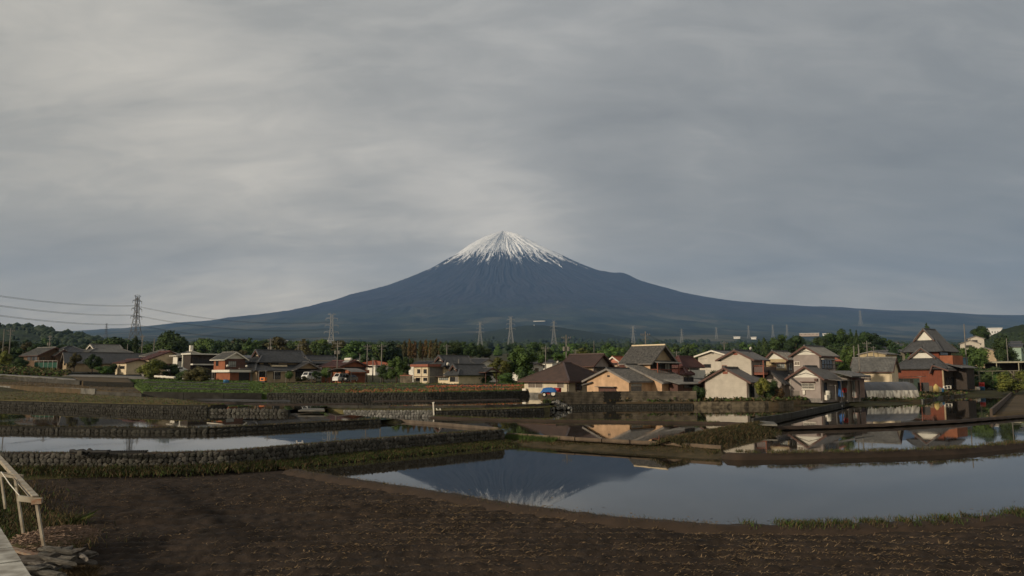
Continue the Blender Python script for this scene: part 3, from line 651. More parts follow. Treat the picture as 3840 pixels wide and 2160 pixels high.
    meadow = ramp(objn(.0014, 9, (.7, .3, 1.6)), .53, (0, 0, 0), .62, (1, 1, 1))
    fields = ramp(objn(.004, 3), .3, (.085, .09, .045), .7, (.15, .13, .085))
    mid = nd.new('ShaderNodeMapRange'); mid.inputs[1].default_value = 1150; mid.inputs[2].default_value = 1750; t.links.new(mth('ADD', z, mth('MULTIPLY', objn(.0009, 6), 500)), mid.inputs[0])
    # lighter clearings and pastures break the forest between about 250 and 1500 m
    band = nd.new('ShaderNodeMapRange'); band.inputs[1].default_value = 2100; band.inputs[2].default_value = 900; t.links.new(z, band.inputs[0])
    low = mix(mth('MULTIPLY', mth('MULTIPLY', meadow, band.outputs[0]), .8), forest, fields)
    col = mix(mid.outputs[0], low, rock)
    sn = nd.new('ShaderNodeRGB'); sn.outputs[0].default_value = (.93, .93, .91, 1)
    col = mix(snow.outputs[0], col, sn.outputs[0]); t.links.new(col, bs.inputs['Base Color'])
    o = mb.build('mountain', m, None, True); o.location = (top.x, MD, 0); tag(o, kind='structure')
mountain()
def hill(sil, D, ybase, m, amp, front=.5, bumps=3.0):
    n = 160; ridge_ = resample([A(x, y, D) for x, y in sil], n); rows = []
    for k, (fd, fz) in enumerate(((front, 0.0), (front + (1 - front) * .35, .22), (front + (1 - front) * .6, .5), (front + (1 - front) * .82, .82), (1.0, 1.0), (1.12, .7), (1.3, .1))):
        row = []
        for i, p in enumerate(ridge_):
            b = A(1920, ybase, D * fd).z; q = Vector((p.x * fd, p.y * fd, lerp(b, HC + (p.z - HC), fz)))
            row.append(q)
        rows.append(row)
    return loft('hill', m, rows, n, 6, 0, lambda p, u, v: amp * (N(p.x * bumps / D * 30, p.y * bumps / D * 30) + .6 * N(p.x * bumps / D * 90, p.y * bumps / D * 90, 4)))
hillforest = mat('hill_forest', (0.036, 0.052, 0.022), .95, (0.014, 0.022, 0.012), .02, 8, .4, .8, .15, 2.0, .1)
farforest = mat('far_forest', (0.028, 0.040, 0.022), .95, (0.014, 0.022, 0.014), .004, 8, .4, .6, .03, 5.0, .1)
hill([(-700, 1215), (-400, 1218), (-150, 1222), (0, 1226), (60, 1229), (120, 1234), (165, 1240), (200, 1248), (235, 1254), (280, 1262), (340, 1275), (420, 1300), (480, 1320)], 1500, 1335, hillforest, 3.0)
hill([(1350, 1312), (1500, 1290), (1620, 1277), (1740, 1262), (1830, 1243), (1930, 1226), (2000, 1219), (2060, 1222), (2150, 1236), (2260, 1252), (2400, 1276), (2550, 1296), (2650, 1312)], 6000, 1318, farforest, 6.0)
hill([(3660, 1310), (3700, 1275), (3730, 1252), (3760, 1236), (3800, 1225), (3840, 1219), (3950, 1208), (4200, 1195), (4600, 1190)], 700, 1345, hillforest, 1.8, .6)
# ------------------------------------------------------------------ houses
def stucco(name, col, dirt=.6, sc=1.2): return mat(name, col, .9, tuple(c * dirt for c in col), sc, 7, .45, .25, 25, .006, .2, .08)
w_pink = stucco('pink_stucco', (0.62, 0.41, 0.25), .62); w_cream = stucco('cream_stucco', (0.66, 0.55, 0.38), .75); w_beige = stucco('beige_stucco', (0.62, 0.54, 0.40), .75)
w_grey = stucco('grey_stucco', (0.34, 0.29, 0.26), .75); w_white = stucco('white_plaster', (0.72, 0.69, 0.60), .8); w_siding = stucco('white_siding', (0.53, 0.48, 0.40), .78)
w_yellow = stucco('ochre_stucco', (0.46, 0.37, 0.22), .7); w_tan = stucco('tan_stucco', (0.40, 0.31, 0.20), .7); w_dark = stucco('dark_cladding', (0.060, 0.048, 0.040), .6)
w_brown = stucco('brown_cladding', (0.16, 0.105, 0.065), .6); w_brick = stucco('brick_cladding', (0.30, 0.115, 0.062), .7); w_red = stucco('red_tile_cladding', (0.215, 0.066, 0.038), .7)
w_salmon = stucco('salmon_stucco', (0.62, 0.28, 0.20), .75); w_blue = stucco('blue_sheet', (0.12, 0.22, 0.30), .7); w_green = stucco('pale_green_sheet', (0.32, 0.42, 0.34), .7)
w_corr = stucco('corrugated_sheet', (0.30, 0.22, 0.19), .6); w_lowgrey = stucco('stained_plaster', (0.24, 0.21, 0.18), .7)
r_tile = mat('dark_roof_tile', (0.085, 0.086, 0.088), .55, (0.040, 0.041, 0.043), 2.2, 5, .5, .4, 14, .02, .4, .15); r_slate = mat('slate_roof', (0.060, 0.062, 0.068), .55, (0.032, 0.033, 0.037), 1.5, 5, .5, .2, 10, .01, .4, .15)
r_grey = mat('grey_roof_tile', (0.17, 0.165, 0.15), .6, (0.085, 0.083, 0.078), 2, 5, .5, .4, 14, .02, .35, .15); r_brown = mat('brown_metal_roof', (0.085, 0.052, 0.042), .5, (0.045, 0.030, 0.026), 1.2, 5, .5, .1, 10, .01, .4, .12)
r_maroon = mat('maroon_roof', (0.120, 0.045, 0.036), .55, (0.070, 0.030, 0.026), 1.3, 5, .5, .1, 10, .01, .4, .12); r_orange = mat('orange_roof_tile', (0.36, 0.10, 0.045), .6, (0.22, 0.07, 0.035), 2, 5, .5, .3, 14)
r_mottle = mat('mottled_old_tile', (0.30, 0.27, 0.23), .6, (0.045, 0.045, 0.045), 4.5, 5, .35, .4, 14); r_oldtile = mat('old_tile', (0.15, 0.14, 0.125), .6, (0.038, 0.038, 0.038), 3.6, 5, .4, .5, 14)
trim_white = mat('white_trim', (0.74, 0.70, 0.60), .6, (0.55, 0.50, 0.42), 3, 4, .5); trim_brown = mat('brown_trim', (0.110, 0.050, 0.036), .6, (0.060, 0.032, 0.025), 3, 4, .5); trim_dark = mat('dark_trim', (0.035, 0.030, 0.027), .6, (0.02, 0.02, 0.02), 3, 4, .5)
trim_grey = mat('grey_trim', (0.22, 0.20, 0.18), .7, (0.12, 0.11, 0.10), 3, 4, .5); trim_rust = mat('rusty_red_trim', (0.30, 0.10, 0.06), .7, (0.16, 0.06, 0.04), 5, 5, .5)
alum = mat('aluminium', (0.42, 0.40, 0.37), .4, (0.34, 0.33, 0.30), 4, 3, .5, metal=.4); bronze = mat('bronze_sash', (0.055, 0.042, 0.034), .45, (0.035, 0.028, 0.024), 4, 3, .5)
glass = mat('window_glass', (0.030, 0.032, 0.034), .08, (0.018, 0.019, 0.020), 1, 2, .5, spec=.6); curtain = mat('curtained_glass', (0.20, 0.165, 0.13), .25, (0.115, 0.09, 0.075), 9, 2, .5, spec=.5, stretch=(1, 1, .02)); paleglass = mat('frosted_glass', (0.28, 0.29, 0.27), .2, (0.18, 0.19, 0.18), 1.5, 2, .5, spec=.5)
ZO = {'A': (0, 1080), 'B': (600, 1150), 'C': (1250, 1150), 'D': (1900, 1150), 'E': (2550, 1150), 'F': (3140, 1150)}
ZK = 700 / 2536.0
def zp(z, u, v): return ZO[z][0] + u * ZK, ZO[z][1] + v * ZK
class House:
    def __init__(s, name, label, z, u, v, D, yaw=-42, cat='house', group=None):
        s.z = z; px, py = zp(z, u, v); s.py = py; s.O = A(px, py, D); a = radians(yaw); s.ex = Vector((cos(a), sin(a))); s.ey = Vector((-sin(a), cos(a)))
        s.r = thing(name, label, cat, s.O, a, group)
    def q(s, u): x, y, _ = ray(zp(s.z, u, 0)[0], s.py); return x / y
    def lx(s, u, y=0.0):
        q = s.q(u); return (q * (s.O.y + y * s.ey.y) - s.O.x - y * s.ey.x) / (s.ex.x - q * s.ex.y)
    def ly(s, u, x=0.0):
        q = s.q(u); return (q * (s.O.y + x * s.ex.y) - s.O.x - x * s.ex.x) / (s.ey.x - q * s.ey.y)
    def lz(s, v, x=0.0, y=0.0):
        _, dy, dz = ray(0, zp(s.z, 0, v)[1]); Y = s.O.y + x * s.ex.y + y * s.ey.y; return HC + dz / dy * Y - s.O.z
    def part(s, mb, name, m, parent=None, smooth=False): return mb.build(name, m, parent or s.r, smooth)
    def box(s, name, x0, x1, y0, y1, z0, z1, m, parent=None): return s.part(MB().box(x0, x1, y0, y1, z0, z1), name, m, parent)
    def walls(s, x0, x1, y0, y1, z0, z1, m, name='wall'): return s.box(name, x0, x1, y0, y1, z0, z1, m)
    # ---- windows: on the front face (side F, at depth y) or the right face (side R, at x)
    def win(s, side, a0, a1, z0, z1, at, m=None, fm=None, n=2, sill=False, rail=False, name='window'):
        fm = fm or bronze; m = m or glass; f = .055; mb = MB()
        def bx(b, p0, p1, q0, q1, d0, d1):
            if side == 'F': b.box(p0, p1, at - d1, at - d0, q0, q1)
            else: b.box(at + d0, at + d1, p0, p1, q0, q1)
            return b
        bx(mb, a0, a1, z1 - f, z1, .0, .07); bx(mb, a0, a1, z0, z0 + f, .0, .07); bx(mb, a0, a0 + f, z0 + f, z1 - f, .0, .068); bx(mb, a1 - f, a1, z0 + f, z1 - f, .0, .068)
        for k in range(1, n): c = lerp(a0, a1, k / n); bx(mb, c - f * .45, c + f * .45, z0 + f, z1 - f, .0, .064)
        w = s.part(mb, name, fm)
        for k in range(n): s.part(bx(MB(), lerp(a0 + f, a1 - f, k / n) + .01, lerp(a0 + f, a1 - f, (k + 1) / n) - .01, z0 + f, z1 - f, .004, .03), 'pane', m, w)
        if sill: s.part(bx(MB(), a0 - .06, a1 + .06, z0 - .09, z0 - .004, .0, .14), 'sill', trim_white, w)
        return w
    def wf(s, u0, u1, v0, v1, y=0.0, **k): x0, x1 = s.lx(u0, y), s.lx(u1, y); xm = (x0 + x1) / 2; return s.win('F', x0, x1, s.lz(v1, xm, y), s.lz(v0, xm, y), y, **k)
    def wr(s, u0, u1, v0, v1, x=0.0, **k): y0, y1 = s.ly(u0, x), s.ly(u1, x); ym = (y0 + y1) / 2; return s.win('R', y0, y1, s.lz(v1, x, ym), s.lz(v0, x, ym), x, **k)
    # ---- roofs
    def ribs(s, mb, poly, sp, w=.12, h=.07, along=False):
        P = [Vector(p) for p in poly]; n = (P[1] - P[0]).cross(P[2] - P[0]).normalized()
        if n.z < 0: n = -n
        up = (Vector((0, 0, 1)) - n * n.z).normalized(); e = up.cross(n).normalized()
        if along: up, e = e, up
        c = [(p.dot(e), p.dot(up)) for p in P]; lo = min(a for a, _ in c); hi = max(a for a, _ in c); k = lo + sp * .5; base = P[0] - e * P[0].dot(e) - up * P[0].dot(up)
        while k < hi:
            t = []
            for (a, b), (a2, b2) in zip(c, c[1:] + c[:1]):
                if (a - k) * (a2 - k) < 0: t.append(b + (b2 - b) * (k - a) / (a2 - a))
            if len(t) >= 2:
                p = base + e * k + up * min(t) + n * h * .3; q = base + e * k + up * max(t) + n * h * .3
                if (q - p).length > .1: mb.bar(p, q, w, h)
            k += sp
    def roof(s, polys, m, th=.14, sp=.32, along=False, caps=(), capm=None, cw=.26, rw=.12, rh=.07):
        mb = MB()
        for p in polys: mb.slab(p, th)
        r = s.part(mb, 'roof', m)
        if sp:
            rb = MB()
            for p in polys: s.ribs(rb, p, sp, rw, rh, along)
            if rb.f: tag(s.part(rb, 'tile_ribs', m, r), kind='stuff')
        for p, q in caps:
            s.part(MB().bar(Vector(p) + Vector((0, 0, .06)), Vector(q) + Vector((0, 0, .06)), cw, .2), 'ridge_cap', capm or m, r)
        return r
    def gable(s, x0, x1, y0, y1, ze, zr, axis, m, wm, oh=.6, og=.5, sp=.32, along=False, fascia=None, capm=None, th=.14, mid=None, wedge=True, gm=None, ends=(1, 1), cw=.26):
        if axis == 'x': a0, a1, b0, b1 = x0, x1, y0, y1; T = lambda a, b, z: Vector((a, b, z))
        else: a0, a1, b0, b1 = y0, y1, x0, x1; T = lambda a, b, z: Vector((b, a, z))
        bm = (b0 + b1) / 2 if mid is None else mid; k0 = (zr - ze) / (bm - b0); k1 = (zr - ze) / (b1 - bm); A0, A1 = a0 - og, a1 + og; zz = th * .9
        p1 = [T(A0, b0 - oh, ze - k0 * oh + zz), T(A1, b0 - oh, ze - k0 * oh + zz), T(A1, bm, zr + zz), T(A0, bm, zr + zz)]; p2 = [T(A0, bm, zr + zz), T(A1, bm, zr + zz), T(A1, b1 + oh, ze - k1 * oh + zz), T(A0, b1 + oh, ze - k1 * oh + zz)]
        r = s.roof([p1, p2], m, th, sp, along, [(T(A0 - .04, bm, zr + zz), T(A1 + .04, bm, zr + zz))], capm, cw)
        if fascia:
            for A_ in (A0, A1):
                d = -.03 if A_ == A0 else .03
                for e in (p1[0], p2[2]):
                    q = T(A_ + d, bm, zr + zz); b = T(A_ + d, (e.y if axis == 'x' else e.x), e.z)
                    s.part(MB().bar(b - Vector((0, 0, .1)), q - Vector((0, 0, .1)), .07, .26), 'barge_board', fascia, r)
            for e0, e1 in ((p1[0], p1[1]), (p2[2], p2[3])): s.part(MB().bar(e0 - Vector((0, 0, .09)), e1 - Vector((0, 0, .09)), .1, .14), 'gutter', fascia, r)
        if wedge:
            for i, aa in enumerate((a0, a1)):
                if not ends[i]: continue
                t_ = .16; A2 = aa + (t_ if i == 0 else -t_); mb = MB(); P = [T(aa, b0, ze), T(aa, b1, ze), T(aa, bm, zr - .02)]; Q = [T(A2, b0, ze), T(A2, b1, ze), T(A2, bm, zr - .02)]
                mb.face(P); mb.face(Q[::-1]); mb.face([P[0], P[2], Q[2], Q[0]]); mb.face([P[2], P[1], Q[1], Q[2]]); mb.face([P[1], P[0], Q[0], Q[1]]); s.part(mb, 'gable_wall', gm or wm)
        return r
    def hip(s, x0, x1, y0, y1, ze, zr, axis, m, oh=.6, inset=None, sp=.32, along=False, fascia=None, capm=None, th=.14):
        if axis == 'x': a0, a1, b0, b1 = x0, x1, y0, y1; T = lambda a, b, z: Vector((a, b, z))
        else: a0, a1, b0, b1 = y0, y1, x0, x1; T = lambda a, b, z: Vector((b, a, z))
        half = (b1 - b0) / 2; k = (zr - ze) / half; E0, E1, F0, F1 = a0 - oh, a1 + oh, b0 - oh, b1 + oh; zl = ze - k * oh + .1; zt = zr + .1; ins = half + oh if inset is None else inset + oh; ins = min(ins, (E1 - E0) / 2 - .01); bm = (b0 + b1) / 2
        r0, r1 = T(E0 + ins, bm, zt), T(E1 - ins, bm, zt); c = [T(E0, F0, zl), T(E1, F0, zl), T(E1, F1, zl), T(E0, F1, zl)]
        r = s.roof([[c[0], c[1], r1, r0], [c[2], c[3], r0, r1], [c[3], c[0], r0], [c[1], c[2], r1]], m, th, sp, along, [(r0, r1), (c[0], r0), (c[3], r0), (c[1], r1), (c[2], r1)], capm)
        if fascia:
            for i in range(4): s.part(MB().bar(c[i] - Vector((0, 0, .1)), c[(i + 1) % 4] - Vector((0, 0, .1)), .1, .16), 'gutter', fascia, r)
        return r
    def irimoya(s, x0, x1, y0, y1, ze, zr, axis, m, gm, oh=.8, gb=.45, sp=.3, capm=None, th=.16, bb=None):
        if axis == 'x': a0, a1, b0, b1 = x0, x1, y0, y1; T = lambda a, b, z: Vector((a, b, z))
        else: a0, a1, b0, b1 = y0, y1, x0, x1; T = lambda a, b, z: Vector((b, a, z))
        half = (b1 - b0) / 2; k = (zr - ze) / half; E0, E1, F0, F1 = a0 - oh, a1 + oh, b0 - oh, b1 + oh; zl = ze - k * oh + .1; zt = zr + .1; bm = (b0 + b1) / 2; zg = lerp(zl, zt, gb); run = (half + oh) * gb
        g0, g1 = E0 + run, E1 - run; ge = min(.55, run * .6)
        c = [T(E0, F0, zl), T(E1, F0, zl), T(E1, F1, zl), T(E0, F1, zl)]
        G0f, G0b, G1f, G1b = T(g0, F0 + run, zg), T(g0, F1 - run, zg), T(g1, F0 + run, zg), T(g1, F1 - run, zg)
        r0, r1 = T(g0 - ge, bm, zt), T(g1 + ge, bm, zt)
        H0f, H0b, H1f, H1b = T(g0 - ge, F0 + run, zg), T(g0 - ge, F1 - run, zg), T(g1 + ge, F0 + run, zg), T(g1 + ge, F1 - run, zg)
        polys = [[c[0], c[1], G1f, G0f], [c[2], c[3], G0b, G1b], [c[3], c[0], G0f, G0b], [c[1], c[2], G1b, G1f], [H0f, H1f, r1, r0], [H1b, H0b, r0, r1]]
        r = s.roof(polys, m, th, sp, False, [(r0, r1), (c[0], G0f), (c[3], G0b), (c[1], G1f), (c[2], G1b), (H0f, r0), (H0b, r0), (H1f, r1), (H1b, r1)], capm, .3)
        for a, hf, hb, rr in ((g0, G0f, G0b, r0), (g1, G1f, G1b, r1)):
            P = [hf, hb, T(a, bm, zt - .1)]; d = T(.12 if a == g0 else -.12, 0, 0) - T(0, 0, 0); mb = MB(); Q = [p + d for p in P]
            mb.face(P); mb.face(Q[::-1]); mb.face([P[0], P[2], Q[2], Q[0]]); mb.face([P[2], P[1], Q[1], Q[2]]); s.part(mb, 'gable_wall', gm)
            if bb:
                o_ = T((-.03 if a == g0 else .03), 0, 0); e0 = (H0f if a == g0 else H1f); e1 = (H0b if a == g0 else H1b)
                for e_ in (e0, e1): s.part(MB().bar(e_ + o_ - Vector((0, 0, .22)), rr + o_ - Vector((0, 0, .22)), .09, .26), 'barge_board', bb, r)
        return r
    def pent(s, pts, m, th=.1, sp=.3, fascia=None):
        r = s.roof([pts], m, th, sp)
        return r
    def rail(s, pts, h, m, n=10, name='railing', panel=None):
        mb = MB()
        for p, q in zip(pts, pts[1:]):
            p, q = Vector(p), Vector(q); mb.bar(p + Vector((0, 0, h)), q + Vector((0, 0, h)), .07, .07); mb.bar(p + Vector((0, 0, .1)), q + Vector((0, 0, .1)), .05, .05)
            for k in range(n + 1): c = p.lerp(q, k / n); mb.bar(c, c + Vector((0, 0, h)), .05 if k in (0, n) else .025)
        o = s.part(mb, name, m)
        if panel:
            for p, q in zip(pts, pts[1:]): s.part(MB().bar(Vector(p) + Vector((0, 0, h * .5)), Vector(q) + Vector((0, 0, h * .5)), .02, h * .72), 'panel', panel, o)
        return o
    def post(s, x, y, z0, z1, m, r=.05, name='post'): return s.part(MB().bar((x, y, z0), (x, y, z1), r * 2), name, m)
    def pipe(s, x, y, z0, z1, m=None): return s.part(MB().tube([(x, y, z0), (x, y, z1)], .045, 6), 'downpipe', m or trim_brown)
    def dims(s, *a): pass
def clampL(v, a, b): return max(a, min(b, v))

# -- beige bungalow with a brown hipped roof
h = House('bungalow', 'beige single-storey house with brown hipped roof at the end of the board fence', 'D', 838, 1200, 113)
xL = h.lx(240); L = 10.5; zt = h.lz(985)
h.walls(xL, 0, 0, L, -.3, zt, w_beige); h.box('plinth', xL - .03, .03, -.03, L + .03, -.6, .25, concrete)
h.hip(xL, 0, 0, L, zt, h.lz(765, xL / 2, -xL / 2) - .1, 'y', r_brown, .75, sp=.30, along=True, fascia=trim_brown)
h.wf(293, 495, 1020, 1105, fm=trim_white, m=curtain); h.wf(685, 782, 1018, 1103, fm=trim_white, m=curtain, n=1)
h.wr(935, 1020, 1010, 1135, m=glass); h.pipe(-.12, -.1, 0, zt); h.pipe(.14, 1.8, 0, zt)
h.box('air_conditioner', xL + .05, xL + .75, -.55, -.2, .1, .85, trim_white)
# -- house with ribbed maroon roof behind it
h = House('house', 'two-storey house with ribbed maroon roof and grey gable behind the beige bungalow', 'D', 1180, 1010, 134)
L = clampL(h.ly(1375), 4.5, 7); xL = h.lx(800); zt = h.lz(770)
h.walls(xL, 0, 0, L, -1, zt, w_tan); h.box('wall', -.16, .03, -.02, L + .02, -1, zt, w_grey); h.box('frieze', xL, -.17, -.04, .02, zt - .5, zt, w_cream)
h.gable(xL, 0, 0, L, zt, zt + 1.55, 'x', r_brown, w_lowgrey, .9, .75, .36, fascia=trim_brown, gm=w_grey)
h.wr(1225, 1335, 815, 875, m=paleglass); h.box('pent_roof', .0, .7, -.1, L + .1, zt - .75, zt - .62, trim_dark)
# -- pink stucco house, three masses
h = House('house', 'weathered pink stucco house with old dark tile roofs and rusty balcony behind the board fence', 'D', 1662, 1150, 104, -46)
xL = h.lx(1092); zt = h.lz(1005); L = 5.0; zr = h.lz(852, xL * .45, 0)
h.walls(xL, 0, 0, L, -.3, zt, w_pink)
h.gable(xL, 0, 0, L, zt, zr, 'y', r_oldtile, w_pink, .55, .45, .28, fascia=trim_grey, mid=xL * .47, gm=w_pink, capm=r_tile)
h.box('vent', xL * .47 - .22, xL * .47 + .22, -.04, .02, zr - 1.05, zr - .8, trim_dark)
h.pent([(h.lx(1050), -.5, h.lz(1070)), (h.lx(1180), -.5, h.lz(1028)), (h.lx(1180), 2.5, h.lz(1028)), (h.lx(1050), 2.5, h.lz(1070))], r_oldtile, .1, .28)
a, b = h.lx(1240), h.lx(1500); zz = h.lz(1095); h.box('door_canopy', a, b, -.75, -.02, zz, zz + .07, trim_grey); h.box('shutter', a + .15, b - .1, -.05, .02, -.2, zz - .05, trim_brown)
h.wr(1690, 1835, 1045, 1080, m=paleglass, fm=alum); h.box('shutter', .0, .04, h.ly(1690), h.ly(1830), -.2, h.lz(1085), trim_grey)
y2 = 5.05; x2 = h.lx(2110, y2); xa = -3.6; zt2 = h.lz(1025, x2, y2); zr2 = h.lz(800, h.lx(1615, y2), y2)    # lower middle mass
h.walls(xa, x2, y2, y2 + 7, -.3, zt2, w_pink); h.gable(xa, x2, y2, y2 + 6.9, zt2, zr2, 'y', r_oldtile, w_pink, .55, .4, .28, fascia=trim_grey, mid=h.lx(1640, y2), gm=w_pink, capm=r_tile)
y3 = 8.2; x3 = h.lx(1955, y3); x3L = h.lx(1625, y3); zt3 = h.lz(728, x3, y3); L3 = clampL(h.ly(2250, x3) - y3, 4.5, 6.5)   # upper storey
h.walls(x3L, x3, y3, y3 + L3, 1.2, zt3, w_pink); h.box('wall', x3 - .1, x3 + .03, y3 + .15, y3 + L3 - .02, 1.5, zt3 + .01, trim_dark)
h.gable(x3L, x3, y3, y3 + L3, zt3, h.lz(525, x3, y3 + L3 / 2) - .1, 'x', r_oldtile, w_lowgrey, .75, .8, .26, fascia=trim_grey, gm=w_tan, capm=w_cream)
zf = h.lz(945, x3, y3); h.box('balcony', x3 + .02, x3 + 1.3, y3 + .1, y3 + L3, zf - .15, zf, trim_grey)
h.rail([(x3 + 1.25, y3 + .1, zf), (x3 + 1.25, y3 + L3, zf)], 1.0, trim_rust, 9); h.rail([(x3, y3 + .1, zf), (x3 + 1.25, y3 + .1, zf)], 1.0, trim_rust, 3)
h.post(x3 + 1.25, y3 + .1, -.3, zt3 - .4, trim_rust, .06); h.post(x3 + 1.25, y3 + L3, zf, zt3 - .4, trim_rust, .06)
h.pent([(x3, y3 - .1, zt3 - .05), (x3 + 1.7, y3 - .1, zt3 - .4), (x3 + 1.7, y3 + L3 + .2, zt3 - .4), (x3, y3 + L3 + .2, zt3 - .05)], r_grey, .05, .25)
for c in (.25, .65): h.win('R', y3 + L3 * c, y3 + L3 * (c + .25), zf + .05, zf + 2.0, x3 + .03, m=paleglass if c > .5 else glass)
h.pent([(x2, y2 + .4, zt2 + .35), (x2 + 2.6, y2 + .4, zt2 - .25), (x2 + 2.6, y2 + 9, zt2 - .25), (x2, y2 + 9, zt2 + .35)], r_grey, .08, .28)
h.walls(x2 - .05, x2 + 1.5, y2 + 1.6, y2 + 8.5, -.3, zt2 - .1, trim_brown); h.win('R', y2 + 3, y2 + 5.5, .3, 1.9, x2 + 1.5, m=glass)
# -- salmon house
h = House('house', 'small salmon-coloured house with tiled gable behind the maroon-roofed house', 'D', 1530, 830, 165)
L = 6; xL = h.lx(1380); zt = h.lz(745); h.walls(xL, 0, 0, L, -3, zt, w_salmon); h.gable(xL, 0, 0, L, zt, h.lz(685, xL / 2), 'y', r_orange, w_salmon, .5, .5, .3, fascia=trim_white)
h.wf(1440, 1510, 765, 800)
h.rail([(xL, -1.0, h.lz(800)), (.2, -1.0, h.lz(800))], .9, trim_rust, 10); h.box('balcony', xL, .2, -1.05, 0, h.lz(812), h.lz(801), w_cream)
# -- white house with maroon hip roof
h = House('house', 'white two-storey house with maroon hipped roofs beside the pink stucco house', 'D', 2370, 1135, 124)
xL = h.lx(2215); L = clampL(h.ly(2630), 6, 8.5); zt = h.lz(772); h.walls(xL, 0, 0, L, -.5, zt, w_white); h.hip(xL, 0, 0, L, zt, zt + 1.1, 'y', r_maroon, .6, sp=.34, fascia=trim_brown)
zf = h.lz(905); h.hip(xL - .2, 1.4, -.9, 1.2, zf, zf + .9, 'x', r_maroon, .3, sp=.34, fascia=trim_brown); h.walls(xL, 1.2, -.8, -.02, -.5, zf, w_white)
h.wf(2262, 2305, 818, 890, n=2); h.wr(2420, 2480, 800, 860); h.wr(2500, 2600, 790, 860, m=paleglass)
zb = h.lz(860); h.box('balcony', .02, 1.2, .6, L - .3, zb - 1.5, zb, w_white); h.wr(2430, 2500, 1040, 1115, x=1.2, m=paleglass) if False else None
h.wr(2400, 2530, 1040, 1118, m=curtain); h.pent([(0, -.4, zf - .6), (2.2, -.4, zf - 1.0), (2.2, L, zf - 1.0), (0, L, zf - .6)], r_grey, .07, .28)
# -- white gabled house in the rear
h = House('house', 'pale gabled house with white barge boards behind the white-sided house', 'E', 660, 800, 140)
xL = h.lx(250); L = 9; zt = h.lz(668, xL / 2); h.walls(xL, 0, 0, L, -3, zt, w_siding); h.gable(xL, 0, 0, L, zt, h.lz(603, xL * .48), 'y', r_slate, w_siding, .55, .6, .4, fascia=trim_white)
h.wf(320, 420, 780, 830); h.box('vent', xL * .5 - .25, xL * .5 + .25, -.05, 0, h.lz(645, xL / 2), h.lz(625, xL / 2), trim_grey)
# -- white siding house
def siding(h, x0, x1, y, z0, z1, zr, xm, m, stp=.26):
    mb = MB(); z = z0
    while z < zr - .15:
        t = 0 if z < z1 else (z - z1) / (zr - z1); a, b = lerp(x0, xm, t), lerp(x1, xm, t); z2 = min(z + stp, zr - .1); t2 = 0 if z2 < z1 else (z2 - z1) / (zr - z1); a2, b2 = lerp(x0, xm, t2), lerp(x1, xm, t2)
        mb.hexa([(a, y - .035, z), (b, y - .035, z), (b, y, z), (a, y, z), (a2, y - .006, z2 - .015), (b2, y - .006, z2 - .015), (b2, y, z2 - .015), (a2, y, z2 - .015)]); h.part(mb, 'siding_board', m); mb = MB(); z += stp
h = House('house', 'white lap-sided house with two stepped gables and dark slate roof at the water edge', 'E', 930, 1283, 104, -37)
xL = h.lx(335); zt = h.lz(1010); zr = h.lz(840, xL / 2); L = 6.5
h.walls(xL, 0, 0, L, -.3, zt, w_siding); siding(h, xL + .03, -.03, -.01, .02, zt, zr, xL / 2, w_siding)
h.gable(xL, 0, 0, L, zt, zr, 'y', r_slate, w_siding, .6, .5, .42, fascia=trim_brown); h.box('vent', xL / 2 - .35, xL / 2 + .35, -.09, 0, zr - .75, zr - .4, trim_rust)
h.pipe(-.1, -.1, 0, zt, trim_brown); h.pipe(xL + .1, -.1, 0, zt, trim_brown)
y2 = 4.5; x2 = h.lx(985, y2); x2L = h.lx(570, y2); zt2 = h.lz(705, x2, y2); zr2 = h.lz(600, (x2 + x2L) / 2, y2); L2 = clampL(h.ly(1175, x2) - y2, 5, 8)
h.walls(x2L, x2, y2, y2 + L2, 1.5, zt2, w_siding); siding(h, x2L + .03, x2 - .03, y2 - .01, 2.2, zt2, zr2, (x2 + x2L) / 2, w_siding)
h.gable(x2L, x2, y2, y2 + L2, zt2, zr2, 'y', r_slate, w_siding, .6, .5, .42, fascia=trim_brown); h.box('vent', (x2 + x2L) / 2 - .3, (x2 + x2L) / 2 + .3, y2 - .09, y2, zr2 - .6, zr2 - .3, trim_rust)
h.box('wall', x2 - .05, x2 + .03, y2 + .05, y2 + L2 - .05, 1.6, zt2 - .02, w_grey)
zf = h.lz(905, x2, y2); h.box('balcony', x2 + .02, x2 + 1.6, y2 + .6, y2 + 6, zf - .2, zf, trim_rust); h.rail([(x2, y2 + .6, zf), (x2 + 1.55, y2 + .6, zf), (x2 + 1.55, y2 + 6, zf)], 1.05, trim_rust, 8, panel=mat('smoked_panel', (.06, .045, .04), .3, (.04, .03, .03), 2, 2, .5))
h.post(x2 + 1.5, y2 + .62, -.3, zt2 - .3, trim_rust, .06); h.wr(1018, 1085, 790, 880, x=x2 + .03, m=glass); h.wr(1105, 1150, 740, 790, x=x2 + .03, m=paleglass)
h.wf(585, 650, 795, 835, y=y2 - .04, n=1, fm=trim_rust); h.wf(522, 555, 762, 800, y=y2 + .5, n=1, fm=trim_rust) if False else None
h.walls(-.02, 2.2, 7.2, 14, -.3, 2.7, w_grey); h.gable(-.5, 2.2, 7.2, 14, 2.7, 3.9, 'y', r_slate, w_grey, .7, .5, .42, fascia=trim_dark); h.walls(2.2, 4.2, 9, 15, -.3, 2.3, w_grey); h.gable(1.6, 4.2, 9, 15, 2.3, 3.3, 'y', r_slate, w_grey, .6, .5, .42, fascia=trim_dark)
h.wr(950, 1010, 1040, 1230, m=glass)
